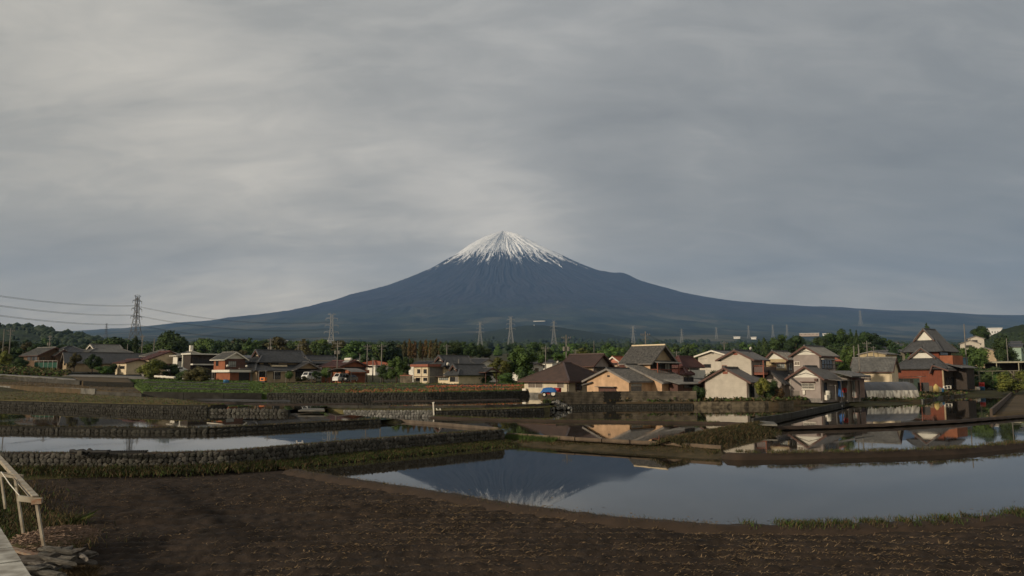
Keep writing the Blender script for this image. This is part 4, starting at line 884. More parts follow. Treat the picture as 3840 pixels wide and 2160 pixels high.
# -- ochre house behind
h = House('house', 'ochre two-storey house with white gable and mottled tile roof between white-sided and grey houses', 'E', 1448, 950, 117)
xL = h.lx(1178); L = clampL(h.ly(1570), 5, 8); zt = h.lz(710); zr = h.lz(612, xL * .6)
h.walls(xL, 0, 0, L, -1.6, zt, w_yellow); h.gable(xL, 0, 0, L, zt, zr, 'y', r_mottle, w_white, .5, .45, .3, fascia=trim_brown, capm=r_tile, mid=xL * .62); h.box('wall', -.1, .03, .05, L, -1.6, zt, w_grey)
h.wf(1320, 1430, 770, 830, m=paleglass, fm=trim_white, sill=True); h.box('pent_roof', h.lx(1242), .2, -.6, -.02, h.lz(768), h.lz(755), trim_brown); h.wr(1475, 1530, 760, 870, x=.03, m=paleglass)
h.walls(0.05, 3.5, 3.5, 9, 1.5, zt - .3, w_grey); h.gable(.0, 4.5, 3.5, 10, zt - .2, zt + 1.1, 'y', r_orange, w_white, .4, .4, .3, fascia=trim_brown)
# -- grey house
h = House('house', 'grey two-storey house with white-banded gables and grille window by the concrete wall', 'E', 1935, 1275, 106, -45)
xL = h.lx(1505); zt = h.lz(962); zr = h.lz(822, xL * .46); L = 5.5; bx = xL * .48
h.walls(xL, 0, 0, L, -.3, zt, w_grey); h.gable(xL, 0, 0, L, zt, zr, 'y', r_tile, w_white, .55, .45, .3, fascia=trim_brown, mid=bx); h.box('plinth', xL - .02, .02, -.03, .0, -.3, .28, trim_grey)
h.box('stained_panel', xL + .05, xL + 1.3, -.025, 0, .3, h.lz(1148), w_lowgrey)
def chevron(h, xL, xR, xm, y, z1, zr, m, th=.1):
    mb = MB(); mb.bar((xL, y, z1), (xm, y, zr), .04, th); mb.bar((xm, y, zr), (xR, y, z1), .04, th); h.part(mb, 'gable_trim', m)
chevron(h, xL, 0, bx, -.02, zt + .0, zt + .62, trim_dark, .07)
mb = MB(); P = [(xL, -.03, zt - .25), (0, -.03, zt - .25), (0, -.03, zt + .02), (bx, -.03, zt + .66), (xL, -.03, zt + .02)]
w = h.wf(1668, 1838, 1030, 1120, fm=trim_white, m=glass, sill=True); x0, x1 = h.lx(1668), h.lx(1838); g = MB()
for k in range(15): g.bar((lerp(x0, x1, (k + .5) / 15), -.12, h.lz(1118)), (lerp(x0, x1, (k + .5) / 15), -.12, h.lz(1045)), .025)
for v in (1046, 1082, 1116): g.bar((x0, -.12, h.lz(v)), (x1, -.12, h.lz(v)), .04)
h.part(g, 'grille', trim_white, w); h.box('window_canopy', x0 - .1, x1 + .1, -.45, -.02, h.lz(1030), h.lz(1018), trim_brown)
h.box('meter_box', h.lx(1680), h.lx(1712), -.25, -.02, h.lz(1198), h.lz(1140), trim_white); h.box('vent_hood', h.lx(1848), h.lx(1888), -.3, -.02, h.lz(1010), h.lz(980), trim_brown); h.pipe(-.08, -.1, 0, zt); h.pipe(xL + .08, -.1, 0, zt, trim_white)
y2 = 3.5; x2 = h.lx(1915, y2); x2L = h.lx(1565, y2); zt2 = h.lz(650, x2, y2); bx2 = lerp(x2L, x2, .5); zr2 = h.lz(545, bx2, y2); L2 = clampL(h.ly(2120, x2) - y2, 5.5, 8)
h.walls(x2L, x2, y2, y2 + L2, 1.5, zt2, w_grey); h.gable(x2L, x2, y2, y2 + L2, zt2, zr2, 'y', r_grey, w_white, .55, .5, .3, fascia=trim_brown, capm=r_tile, mid=bx2); chevron(h, x2L, x2, bx2, y2 - .02, zt2 + .0, zt2 + .55, trim_dark, .07)
h.wf(1578, 1652, 745, 798, y=y2, fm=trim_white, m=curtain, sill=True)
h.box('wall', x2 - .05, x2 + .03, y2 + .08, y2 + L2 - .05, 1.6, zt2 - .02, w_grey); h.wr(1945, 2090, 718, 850, x=x2 + .03, m=glass, n=4); h.box('window_hood', x2 + .03, x2 + .6, y2 + .5, y2 + L2 - .2, h.lz(718, x2, y2 + 2), h.lz(710, x2, y2 + 2), alum)
h.rail([(x2 + .55, y2 + .6, h.lz(850, x2, y2 + 2)), (x2 + .55, y2 + L2 - .4, h.lz(850, x2, y2 + 2))], .7, darkmetal, 10)
zl = h.lz(945, 0, 2); h.pent([(0, 3.0, zl + .75), (3.0, 3.0, zl), (3.0, 10, zl), (0, 10, zl + .75)], r_tile, .12, .3); h.walls(-.1, 1.4, 5.4, 10, -.3, zl, w_lowgrey)
yv = 1.2; h.pent([(.05, .7, h.lz(985)), (2.4, .7, h.lz(1000)), (2.4, 7.5, h.lz(1000)), (.05, 7.5, h.lz(985))], trim_grey, .05, 0)
for k in range(4): h.post(2.3, .9 + k * 2.1, -.3, h.lz(1002), trim_dark, .05)
h.wr(1960, 2000, 1030, 1160, m=glass); h.box('air_conditioner', .1, .45, .5, 1.25, .05, .75, trim_white)
# -- lean-to shed of corrugated sheet
h2 = House('shed', 'narrow corrugated metal lean-to shed beside the grey house', 'E', 2395, 1190, 109, -45, 'shed')
x0 = h2.lx(2330); h2.walls(x0, 0, 0, 3.2, -.5, h2.lz(985), w_corr); h2.pent([(x0 - 2.2, -.3, h2.lz(955)), (.4, -.3, h2.lz(985)), (.4, 3.4, h2.lz(985)), (x0 - 2.2, 3.4, h2.lz(955))], r_maroon, .05, .2)
g = MB()
for k in range(9): g.bar((.015, .15 + k * .36, -.5), (.015, .15 + k * .36, h2.lz(990)), .05, .05)
h2.part(g, 'sheet_ribs', w_corr); h2.box('door', x0 + .1, -.1, -.03, 0, -.3, h2.lz(1010), paleglass)
# -- long grey-tiled house
h = House('house', 'long low cream house with plain grey ribbed roof beside the red house', 'F', 752, 1090, 133, -36)
xL = h.lx(205); zt = h.lz(862, xL / 2); L = 6.0; h.walls(xL, 0, 0, L, -.6, zt, w_cream); h.gable(xL, 0, 0, L, zt, h.lz(704, xL / 2, L / 2), 'x', r_grey, w_cream, .6, .35, .24, fascia=trim_brown, cw=.3)
h.wf(298, 458, 928, 998, m=curtain, fm=bronze, sill=True); h.box('wall', xL, h.lx(455), -.02, .01, h.lz(900), zt - .02, w_yellow); h.box('plinth', xL - .02, .02, -.04, 0, -.6, h.lz(1085, -2), w_red)
# -- red house
h = House('house', 'red-clad two-storey farmhouse with curved grey tiled gables and white bands behind the greenhouse', 'F', 1450, 1095, 160, -49)
xL = h.lx(832); zt = h.lz(795); L = clampL(h.ly(1690), 8, 13); zr = h.lz(560, xL * .55, 0)
h.walls(xL, 0, 0, L, -.6, zt, w_red); h.box('frieze', xL - .02, h.lx(1310), -.04, .02, h.lz(858), h.lz(812), w_white); h.irimoya(xL, 0, 0, L, zt, zr, 'y', r_tile, w_white, 1.0, .50, .32, bb=trim_brown)
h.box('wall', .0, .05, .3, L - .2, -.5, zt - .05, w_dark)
for k in range(3): h.win('R', 1.0 + k * 2.6, 3.0 + k * 2.6, -.2, 2.1, .05, m=glass)
h.post(-.02, -.05, -.5, zt, w_tan, .14, 'corner_post')
xg0 = h.lx(1300, -1.2); zz = h.lz(800); h.gable(h.lx(1310), 1.2, -.9, 3.2, h.lz(868), h.lz(800), 'y', r_tile, w_tan, .25, .3, .3, fascia=trim_brown, mid=h.lx(1310) + .4, wedge=False)
y2 = 2.4; x2 = h.lx(1405, y2); x2L = h.lx(1010, y2); zt2 = h.lz(520, x2, y2); zr2 = h.lz(303, (x2 + x2L) / 2, y2); L2 = clampL(h.ly(1545, x2) - y2, 7, 10)
h.walls(x2L, x2, y2, y2 + L2, 2.5, zt2, w_red); h.box('frieze', x2L - .02, x2 + .02, y2 - .04, y2 + .02, h.lz(570, x2, y2), h.lz(535, x2, y2), w_white); h.irimoya(x2L, x2, y2, y2 + L2, zt2, zr2, 'y', r_tile, w_white, 1.25, .50, .32, bb=trim_brown)
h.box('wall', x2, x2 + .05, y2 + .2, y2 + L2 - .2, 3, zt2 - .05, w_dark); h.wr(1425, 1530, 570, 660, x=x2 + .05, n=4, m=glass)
zb = h.lz(665, x2, y2); zb0 = h.lz(800, x2, y2); h.box('balcony_wall', x2 + .06, x2 + 2.6, y2 + .2, y2 + .5, zb0, zb, w_brick); h.box('balcony_wall', x2 + 2.3, x2 + 2.6, y2 + .52, y2 + 6, zb0, zb, w_brick); h.rail([(x2 + 2.4, y2 + .5, zb), (x2 + 2.4, y2 + 6, zb)], .5, darkmetal, 12)
h.pent([(.0, 1.5, h.lz(770)), (3.2, 1.5, h.lz(830)), (3.2, L + 1, h.lz(830)), (0, L + 1, h.lz(770))], r_tile, .12, .3); h.walls(.06, 2.6, L * .55, L, -.5, h.lz(840), w_dark)
g = MB()
for k in range(28): xx = lerp(xL, 0, (k + .5) / 28); g.bar((xx, -.012, -.4), (xx, -.012, h.lz(862)), .03, .03)
h.part(g, 'cladding_joints', trim_brown)
# -- blue sheet shed beside the red house
h = House('shed', 'weathered blue sheet-metal shed corner behind the red house', 'F', 1690, 1060, 185, -49, 'shed')
h.walls(-5, 0, 0, 5, -1, h.lz(690), w_blue); h.pent([(-5.3, -.3, h.lz(670)), (.3, -.3, h.lz(690)), (.3, 5.3, h.lz(690)), (-5.3, 5.3, h.lz(670))], r_grey, .06, .3); h.wr(1692, 1700, 760, 820, n=1)
# -- cream house in the middle
h = House('house', 'cream two-storey house with tiled hip-and-gable roofs and flat-roofed four-window wing', 'C', 1512, 1050, 148, -48)
xL = h.lx(1358); zt = h.lz(768); L = clampL(h.ly(1815), 7, 10); zr = h.lz(678, xL / 2, 0)
h.walls(xL, 0, 0, L, -.5, zt, w_cream); h.irimoya(xL, 0, 0, L, zt, zr + .1, 'y', r_tile, w_white, .9, .5, .3, bb=trim_brown); h.wf(1362, 1388, 812, 840, n=2); h.box('wall', 0, .04, .1, L, 2.8, zt - .05, w_tan)  # tan skin on the right wall: shade of that side put into the colour
h.wr(1520, 1560, 790, 840, x=.04); h.box('string_course', xL, .02, -.03, 0, h.lz(848), h.lz(842), trim_brown)
yw = -3.4; xw = h.lx(1288, yw); xwL = h.lx(1092, yw); zw = h.lz(815, xw, yw); h.walls(xwL, xw, yw, .8, -.4, zw, w_cream, 'wall')
h.box('parapet', xwL - .6, xw + .5, yw - .5, 1, zw, h.lz(782, xw, yw), trim_rust); h.box('roof', xwL - .5, xw + .4, yw - .4, .9, h.lz(782, xw, yw), h.lz(779, xw, yw), r_brown)
for u0, u1 in ((1140, 1180), (1226, 1268)): h.wf(u0, u1, 850, 908, y=yw, sill=True)
for u0, u1 in ((1124, 1174), (1224, 1276)): h.wf(u0, u1, 965, 1010, y=yw, sill=True)
g = MB(); zm = h.lz(950, xw, yw); g.box(xwL, xw, yw - .03, yw, zm - .06, zm + .06)
for u in (1094, 1200, 1285): c = h.lx(u, yw); g.box(c - .05, c + .05, yw - .034, yw, -.3, zw)
h.part(g, 'timber_trim', trim_brown); h.box('louvre_panel', xw, xw + .06, yw + .3, .5, zm, zw - .1, trim_grey); h.box('stone_facing', xw, xw + .05, yw + .3, .5, -.3, zm - .1, palestone)
yl = -1.6; xl = h.lx(1702, yl); xlL = h.lx(1572, yl); zl = h.lz(885, xl, yl); Ll = clampL(h.ly(1960, xl) - yl, 7, 9); h.walls(xlL, xl, yl, yl + Ll, -.4, zl, w_cream); h.irimoya(xlL, xl, yl, yl + Ll, zl, h.lz(790, (xl + xlL) / 2, yl), 'y', r_tile, w_white, .8, .5, .3, bb=trim_brown)
h.wf(1585, 1655, 955, 1020, y=yl, n=3); h.box('shutter_box', h.lx(1660, yl), h.lx(1698, yl), yl - .1, yl, h.lz(1020, xl, yl), h.lz(955, xl, yl), trim_grey); h.wf(1440, 1560, 965, 1000, y=-1.2, n=4, m=paleglass); h.walls(h.lx(1375, -1.2), xlL - .02, -1.2, 0, -.4, h.lz(955, xl, -1.2), w_cream); h.box('pent_roof', h.lx(1370, -1.2), xlL, -1.8, -.02, h.lz(955, xl, -1.2), h.lz(945, xl, -1.2), r_brown); h.box('lintel', xlL - .1, xl + .1, yl - .06, yl, h.lz(945, xl, yl), h.lz(935, xl, yl), trim_brown)
yg = yl + 5; h.gable(xl - .5, xl + 1.8, yg, yg + 3, h.lz(885, xl, yg), h.lz(840, xl, yg), 'x', r_tile, w_white, .4, .4, .3, fascia=trim_brown); h.post(xl + 1.6, yg + .2, -.4, h.lz(885, xl, yg), trim_brown, .07); h.post(xl + 1.6, yg + 2.8, -.4, h.lz(885, xl, yg), trim_brown, .07)
# -- grey metal roof behind the cream house
h = House('house', 'house with plain grey metal roof rising behind the cream house', 'C', 1960, 860, 172, -48); h.walls(-6, 0, 0, 6, -3, h.lz(790), w_white); h.gable(-6, 0, 0, 6, h.lz(790), h.lz(712, -3), 'x', r_slate, w_white, .5, .5, .45, fascia=trim_grey); h.wf(1800, 1840, 810, 850)
h = House('house', 'low grey-roofed house half hidden behind the cream house wing', 'C', 1300, 880, 172, -48); h.walls(-8, 0, 0, 6, -3, h.lz(785), w_white); h.gable(-8, 0, 0, 6, h.lz(785), h.lz(748, -4), 'x', r_slate, w_white, .5, .5, .4, fascia=trim_grey); h.wf(1210, 1260, 800, 840)
# -- block garden wall left of the cream house
h = House('block_wall', 'stained concrete block garden wall with rusty coping left of the cream house', 'C', 1066, 1040, 147, -30, 'wall'); xL = h.lx(905); zt = h.lz(938); n = 5
for j in range(n):
    for k in range(9): a = lerp(xL, 0, k / 9); b = lerp(xL, 0, (k + 1) / 9); h.box('block', a + .015, b - .015, 0, .2, lerp(0, zt, j / n) + .012, lerp(0, zt, (j + 1) / n) - .012, blockmat)
h.box('coping', xL - .05, .05, -.06, .26, zt, zt + .12, trim_rust); h.box('core', xL, 0, .03, .17, -.4, zt - .02, mortar)
# -- brick red house with carport side
h = House('house', 'red-brown house with dark red roof and solar water heater beside the arched carport', 'C', 100, 1000, 168, -40); xL = -7; L = clampL(h.ly(410), 7, 10); zt = h.lz(805)
h.walls(xL, 0, 0, L, -.6, zt, w_brick); h.gable(xL, 0, 0, L, zt, h.lz(738, 0, L / 2), 'x', r_maroon, w_brick, .8, .7, .32, fascia=trim_brown); h.box('balcony_wall', .02, 1.4, 1.0, L - .2, h.lz(905), h.lz(858), w_brick); h.box('wall', .0, .05, 1, L - .3, h.lz(860), h.lz(815), w_dark); h.wf(0, 60, 830, 870, n=2); h.wr(150, 250, 950, 1000)
c = MB(); zz = h.lz(765, 0, L / 2); c.slab([(-2.3, L * .22, zz - .2), (-.3, L * .22, zz - .2), (-.3, L * .40, zz + .65), (-2.3, L * .40, zz + .65)], .12); sw = h.part(c, 'solar_heater', steel); h.part(MB().tube([(-2.4, L * .42, zz + .85), (-.2, L * .42, zz + .85)], .3, 8), 'tank', trim_white, sw)
# -- orange-roofed house and pale buildings further back
h = House('house', 'pale house with bright orange tiled hip roof beyond the trees', 'C', 570, 850, 230, -30); h.walls(-8, 0, 0, 9, -3, h.lz(790), w_white); h.hip(-8, 0, 0, 9, h.lz(790), h.lz(735), 'y', r_orange, .6, sp=.4, fascia=trim_white); h.wf(480, 540, 800, 830); h.wr(600, 650, 800, 830)
h = House('house', 'long pale building with weathered roof behind the orange-roofed house', 'C', 500, 760, 330, -30); h.walls(-14, 0, 0, 15, -5, h.lz(725), w_cream); h.hip(-14, 0, 0, 15, h.lz(725), h.lz(676), 'y', r_grey, .6, sp=.6, fascia=trim_white); h.wr(520, 620, 700, 722)
# -- big two-storey tiled house
h = House('house', 'large tan two-storey house with sweeping grey tile roofs behind the vegetable rows', 'B', 1352, 1003, 162, -44)
xL = h.lx(1212); zt = h.lz(708); L = clampL(h.ly(1800), 11, 14); h.walls(xL, 0, 0, L, 2, zt, w_tan); h.irimoya(xL, 0, 0, L, zt, h.lz(592, xL / 2, 0), 'y', r_tile, w_cream, 1.0, .5, .32, bb=trim_brown)
for u0, u1 in ((1226, 1258), (1298, 1332)): h.wf(u0, u1, 726, 754, n=1)
h.wr(1400, 1462, 722, 785); h.wr(1500, 1600, 730, 790, n=3); h.wr(1675, 1740, 728, 770)
zf = h.lz(795, 0, 6); y0, y1 = h.ly(1478), h.ly(1680); h.box('balcony', .02, 1.3, y0, y1, zf - .35, zf, w_cream); h.rail([(1.25, y0, zf), (1.25, y1, zf)], .8, bronze, 14)
yf = -1.6; zl = h.lz(850, 0, yf); Ll = clampL(h.ly(1960, 1.8) - yf, 14, 19); h.walls(xL - 1.5, 1.8, yf, yf + Ll, -.4, zl, w_tan); 
h.hip(xL - 1.5, 1.8, yf, yf + Ll, zl, zl + 2.0, 'y', r_tile, .8, sp=.32, inset=2.0)
ye = yf + Ll - 5.5; h.gable(-.5, 2.6, ye, ye + 5.5, h.lz(842, 2.6, ye + 2), h.lz(760, 2.6, ye + 2.7), 'x', r_tile, w_tan, .9, .8, .32, fascia=trim_grey)
h.wr(1340, 1445, 862, 985, x=1.8, n=3); h.wr(1535, 1635, 880, 985, x=1.8, n=3); h.wr(1835, 1960, 870, 985, x=1.8, n=4); h.wf(1200, 1222, 880, 935, y=yf, n=1); h.pipe(1.9, yf + .1, 0, zl)
# -- orange brick house
h = House('house', 'orange brick house with grey gable and glazed sunroom over a ground-floor shop front', 'B', 872, 995, 158, -40)
xL = h.lx(722); L = clampL(h.ly(1050), 4.5, 6.5); z1 = h.lz(858); zt = h.lz(705); h.walls(xL, 0, 0, L, z1, zt, w_brick); h.gable(xL, 0, 0, L, zt, h.lz(625, 0, L / 2), 'x', r_grey, w_white, .6, .6, .3, fascia=trim_white, gm=w_white)
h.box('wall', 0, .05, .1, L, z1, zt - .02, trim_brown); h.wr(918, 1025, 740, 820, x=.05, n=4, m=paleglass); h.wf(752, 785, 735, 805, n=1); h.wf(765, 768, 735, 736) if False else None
xr = 1.8; Lr = 11.5; h.walls(xL + .6, xr, .2, Lr, -.5, z1 - .5, w_brick); h.box('canopy_slab', xL, xr + .8, -.4, Lr + .6, z1 - .5, z1, w_white); h.rail([(xr + .6, -.2, z1), (xr + .6, 5, z1)], .9, bronze, 12)
h.box('shutter', xr, xr + .05, 4.8, 7.2, -.4, 2.0, paleglass); h.box('doorway', xr, xr + .05, 2.2, 4.6, -.4, 2.1, trim_dark); h.box('door', xr, xr + .06, 8.6, 9.8, -.4, 1.9, w_cream); h.box('shutter_box', xr, xr + .3, 2.1, 7.3, 2.15, 2.45, trim_grey)
h.post(xL, -.2, -.5, z1 - .5, trim_grey, .08); h.box('wall', xL, xL + .7, .0, 5, -.5, z1 - .6, w_dark)
# -- dark houses behind
h = House('house', 'dark two-storey house with tiled hip roof squeezed beside the orange brick house', 'B', 700, 870, 178, -40); h.walls(-5.5, 0, 0, 6, -3, h.lz(705), w_dark); h.hip(-5.5, 0, 0, 6, h.lz(705), h.lz(655), 'y', r_tile, .7, fascia=trim_dark); h.wf(640, 670, 730, 770); zz = h.lz(815); h.hip(-6.5, 1, -1, 7, zz, zz + 1.1, 'y', r_tile, .5)
h = House('house', 'dark brown house with low mono-pitch roof behind the orange brick house', 'B', 1090, 860, 180, -42); L = 9; h.walls(-6, 0, 0, L, -3, h.lz(705), w_brown); h.pent([(-6.6, -.7, h.lz(660)), (.7, -.7, h.lz(700)), (.7, L + .7, h.lz(680)), (-6.6, L + .7, h.lz(640))], r_slate, .2, .5); h.wr(1160, 1195, 720, 745)
# -- tiled house with white corner
h = House('house', 'house with grey tile hip-and-gable roof and white corner walls behind round topiary', 'B', 2022, 905, 178, -42); xL = h.lx(1905); zt = h.lz(742); L = clampL(h.ly(2260), 8, 11); h.walls(xL, 0, 0, L, -1, zt, w_white); h.irimoya(xL, 0, 0, L, zt, h.lz(668, xL / 2), 'y', r_tile, w_white, .8, .5, .32, bb=trim_brown); h.wf(1925, 1972, 765, 805); h.wr(2110, 2220, 765, 798, n=4); h.walls(.0, .05, .8, L, 3, zt - .1, w_tan)
h.walls(-1, 2.4, -4, .5, -1, h.lz(850), w_white); h.gable(-1, 2.4, -4, .5, h.lz(850), h.lz(800), 'y', r_tile, w_white, .5, .5, .32, fascia=trim_white)
# -- left row
h = House('house', 'modern flat-roofed dark house with balcony next to pale-walled house', 'B', 410, 860, 172, -42); xL = h.lx(318); L = clampL(h.ly(575), 6, 9); zt = h.lz(650); h.walls(xL, 0, 0, L, -2, zt, w_dark); h.box('roof_slab', xL - .5, .9, -.5, L + .4, zt, zt + .28, w_white); zf = h.lz(775); h.box('balcony', .02, 1.2, 0, L, zf - .3, zf, w_white); h.rail([(1.15, 0, zf), (1.15, L, zf)], 1.1, bronze, 14, panel=trim_dark); h.wr(440, 510, 690, 740); h.wr(520, 560, 690, 770, m=glass); h.box('white_pier', xL - .3, xL, -.3, 0, -2, zt, w_white)
h = House('house', 'pale-walled house with light grey gabled roof beside the dark modern house', 'A', 2405, 1075, 176, -42); xL = h.lx(2345); L = 7; zt = h.lz(915); h.walls(xL, 0, 0, L, -1, zt, w_white); h.gable(xL, 0, 0, L, zt, h.lz(868, 0, L / 2), 'x', r_grey, w_white, .6, .6, .35, fascia=trim_white); h.wr(2415, 2478, 945, 995); h.box('chimney', -.8, -.2, 3, 3.7, zt + 1, zt + 2.4, w_white)
h = House('house', 'brown two-storey house with wide grey hip roof behind the yellow-green tree', 'A', 2130, 1080, 186, -42); xL = h.lx(1935); L = clampL(h.ly(2350), 6, 10); zt = h.lz(908); h.walls(xL, 0, 0, L, -2, zt, w_brown); h.hip(xL, 0, 0, L, zt, h.lz(842), 'x', r_grey, .7, sp=.34, fascia=trim_grey); h.wr(2150, 2180, 935, 980); h.wr(2270, 2310, 945, 985, m=paleglass); h.wf(1990, 2050, 930, 975)
h = House('cottage', 'low cottage with rusty red roofs and cream walls by the road', 'A', 1712, 1145, 172, -42, 'house'); xL = h.lx(1565); zt = h.lz(1012); h.walls(xL, 0, 0, 5, -.5, zt, w_cream); h.gable(xL, 0, 0, 5, zt, h.lz(975, 0, 2.5), 'x', r_maroon, w_cream, .5, .5, .3, fascia=trim_brown); h.walls(xL + 1, 0, 5, 14, -.5, zt + .9, w_cream); h.gable(xL + 1, 0.1, 5, 14, zt + .9, zt + 2.6, 'x', r_maroon, w_cream, .5, .5, .3, fascia=trim_brown); h.pent([(.0, 4.6, zt - .2), (2.4, 4.6, zt - 1.0), (2.4, 13.5, zt - 1.0), (0, 13.5, zt - .2)], r_maroon, .08, .3); h.walls(.02, 1.6, 5.5, 13, -.5, zt - .9, w_cream); h.wf(1630, 1690, 1060, 1100); h.win('R', 8, 10, -.3, 1.6, 1.6, m=paleglass); h.box('gas_box', 1.7, 2.2, 5.6, 6.2, -.4, .5, mat('orange_plastic', (.55, .14, .03), .5, (.4, .1, .03), 3, 2, .5))
h = House('house', 'house with pale grey flared tile roof behind the long dark tiled building', 'A', 1240, 960, 196, -42); xL = h.lx(1090); L = clampL(h.ly(1420), 9, 12); zt = h.lz(852); h.walls(xL, 0, 0, L, -2, zt, w_dark); h.irimoya(xL, 0, 0, L, zt, h.lz(768, xL / 2), 'y', r_grey, w_white, 1.0, .5, .34, bb=trim_white); h.wr(1270, 1380, 865, 890, n=5, m=paleglass)
h = House('outbuilding', 'long low dark-tiled building behind the garden trees', 'A', 900, 1080, 184, -52); L = 17; h.walls(-6, 0, 0, L, -1, h.lz(1000), w_tan); h.gable(-6, 0, 0, L, h.lz(1000), h.lz(880), 'y', r_tile, w_tan, .6, .5, .34, fascia=trim_grey); h.wr(1380, 1490, 1015, 1040, m=paleglass); h.wf(870, 890, 1010, 1050, n=1)
h = House('house', 'dark hip-roofed house between the brown house and the flared-roof house', 'A', 790, 1020, 194, -42); xL = -6; L = clampL(h.ly(1010), 7, 9); zt = h.lz(868); h.walls(xL, 0, 0, L, -3, zt, w_white); h.hip(xL, 0, 0, L, zt, h.lz(788), 'y', r_slate, .7, sp=.4, fascia=trim_dark); h.wr(800, 850, 870, 915); h.pent([(0, -.5, h.lz(925)), (2, -.5, h.lz(945)), (2, 6, h.lz(945)), (0, 6, h.lz(925))], r_slate, .1, .4)
h = House('house', 'brown two-storey house with grey tile roof and small gabled bay behind green netting', 'A', 520, 1085, 186, -32); xL = h.lx(310); L = clampL(h.ly(775), 7, 9); zt = h.lz(905); h.walls(xL, 0, 0, L, -1, zt, w_brown); h.gable(xL, 0, 0, L, zt, h.lz(812, 0, L / 2), 'x', r_grey, w_brown, .7, .8, .34, fascia=trim_brown); h.gable(-.2, 1.4, L * .45, L * .95, zt - .1, zt + 1.2, 'x', r_grey, w_brown, .4, .5, .34, fascia=trim_brown); h.walls(-.1, 1.3, L * .47, L * .93, -1, zt - .1, w_brown)
h.wf(425, 500, 930, 985); h.wf(365, 410, 935, 985); h.wr(540, 600, 940, 1000); h.win('R', L * .55, L * .85, 3.0, 4.6, 1.3, m=paleglass); zf = h.lz(1000); h.box('balcony', 0.02, 1.2, .2, L * .45, zf - .15, zf, trim_brown); h.rail([(1.2, .2, zf), (1.2, L * .45, zf)], .9, darkmetal, 10)
# -- far houses on the right, on the slope
def small(label, z, u, v, D, Wd, Ld, vt, vr, wm, rm, axis='x', yaw=-45, kind='gable', **k):
    h = House('house', label, z, u, v, D, yaw); zt = h.lz(vt); h.walls(-Wd, 0, 0, Ld, -4, zt, wm)
    (h.gable(-Wd, 0, 0, Ld, zt, h.lz(vr), axis, rm, wm, .5, .4, .45, fascia=trim_grey) if kind == 'gable' else h.hip(-Wd, 0, 0, Ld, zt, h.lz(vr), axis, rm, .6, sp=.45, fascia=trim_grey))
    z0 = zt - 1.7; h.win('F', -Wd * .75, -Wd * .4, z0, z0 + 1.1, 0.0); h.win('R', Ld * .3, Ld * .6, z0, z0 + 1.1, 0.0); return h
small('small dark hip-roofed house below the wooded slope left of the red house', 'F', 735, 640, 300, 9, 9, 580, 540, w_grey, r_slate, 'y', kind='hip')
small('small pale house with dark gable uphill of the dark hip-roofed one', 'F', 860, 590, 340, 8, 8, 548, 508, w_white, r_slate)
small('small two-storey house with white roofline at the top of the village slope', 'F', 790, 530, 420, 8, 8, 508, 480, w_white, r_slate)
small('cream house with dark tiled roof just left of the red house', 'F', 820, 680, 250, 8, 7, 635, 592, w_cream, r_tile)
small('yellow-gabled low house behind the long cream house', 'F', 655, 700, 210, 7, 9, 642, 605, w_yellow, r_tile, 'y')
small('white two-storey house with grey roof standing alone on the wooded slope', 'F', 2000, 560, 330, 6, 8, 432, 397, w_siding, r_slate, 'y', -30)
small('lower pale house with brown gable in front of the lone white one on the slope', 'F', 1945, 600, 310, 7, 8, 500, 455, w_siding, r_brown, 'y', -30)
small('tan house half hidden by trees on the wooded slope', 'F', 2160, 690, 270, 7, 7, 600, 555, w_tan, r_tile, 'y', -40)
small('green-grey house with pale wall among trees at the right hillside', 'F', 2500, 640, 290, 8, 8, 545, 500, w_green, r_slate, 'x', -40)
small('dark-roofed house high on the right hillside', 'F', 2480, 540, 380, 9, 8, 505, 470, w_grey, r_slate, 'x', -40)
small('low white house glimpsed behind the broadleaf trees', 'D', 330, 830, 190, 6, 5, 800, 770, w_white, r_slate, 'x', -40)
small('small pale house with dark roof behind the utility pole and beige bungalow', 'D', 620, 800, 230, 7, 6, 762, 728, w_white, r_slate, 'x', -40)
small('pale gabled house far behind the maroon-roofed house', 'D', 1420, 770, 210, 6, 6, 735, 702, w_cream, r_grey, 'y', -30)
# -- far factories
def shedf(label, px, py, D, w, d, hgt, m, rm=None):
    p = A(px, py, D); r = thing('factory', label, 'building', p, radians(-20)); MB().box(-w / 2, w / 2, 0, d, -3, hgt).build('wall', m, r); MB().box(-w / 2 - 1, w / 2 + 1, -1, d + 1, hgt, hgt + 1.2).build('roof', rm or m, r)
    for k in range(5): MB().box(-w / 2 + w * (k + .3) / 5, -w / 2 + w * (k + .6) / 5, -.3, 0, hgt * .45, hgt * .65).build('window', glass, r)
fw = mat('factory_white', (.70, .69, .66), .7, (.6, .59, .56), .1, 3, .5)
shedf('long white factory on the far plain beyond the woods', 3035, 1258, 2600, 62, 30, 7, mat('factory_tan', (.42, .34, .28), .7, (.34, .28, .23), .1, 3, .5), fw)
shedf('white warehouse glinting at the far edge of the woods', 3100, 1256, 2700, 26, 20, 5, fw); shedf('small white shed roof on the wooded plain', 2763, 1266, 2000, 16, 12, 1.5, fw); shedf('white building beside the far tree belt', 2826, 1268, 1900, 12, 14, 2, fw)
shedf('thin white greenhouse roof low on the mountain foot', 2021, 1204, 5200, 80, 20, 1, fw); shedf('white roof far off behind the large tan house', 1050, 1281, 1100, 10, 10, 1, fw); shedf('white roof far off beside the lattice pylon', 1220, 1281, 1100, 9, 10, 1, fw); shedf('distant white apartment block on the right below the ridge', 3733, 1262, 1500, 24, 12, 16, fw)
p = A(2003, 1230, 5600); r = thing('tower', 'thin white water tower on the low wooded hill', 'tower', p); MB().tube([(0, 0, -8), (0, 0, 20)], [3, 2.6], 10).build('shaft', fw, r); MB().tube([(0, 0, 20), (0, 0, 23)], [4.4, 4.4], 10).build('tank', fw, r)
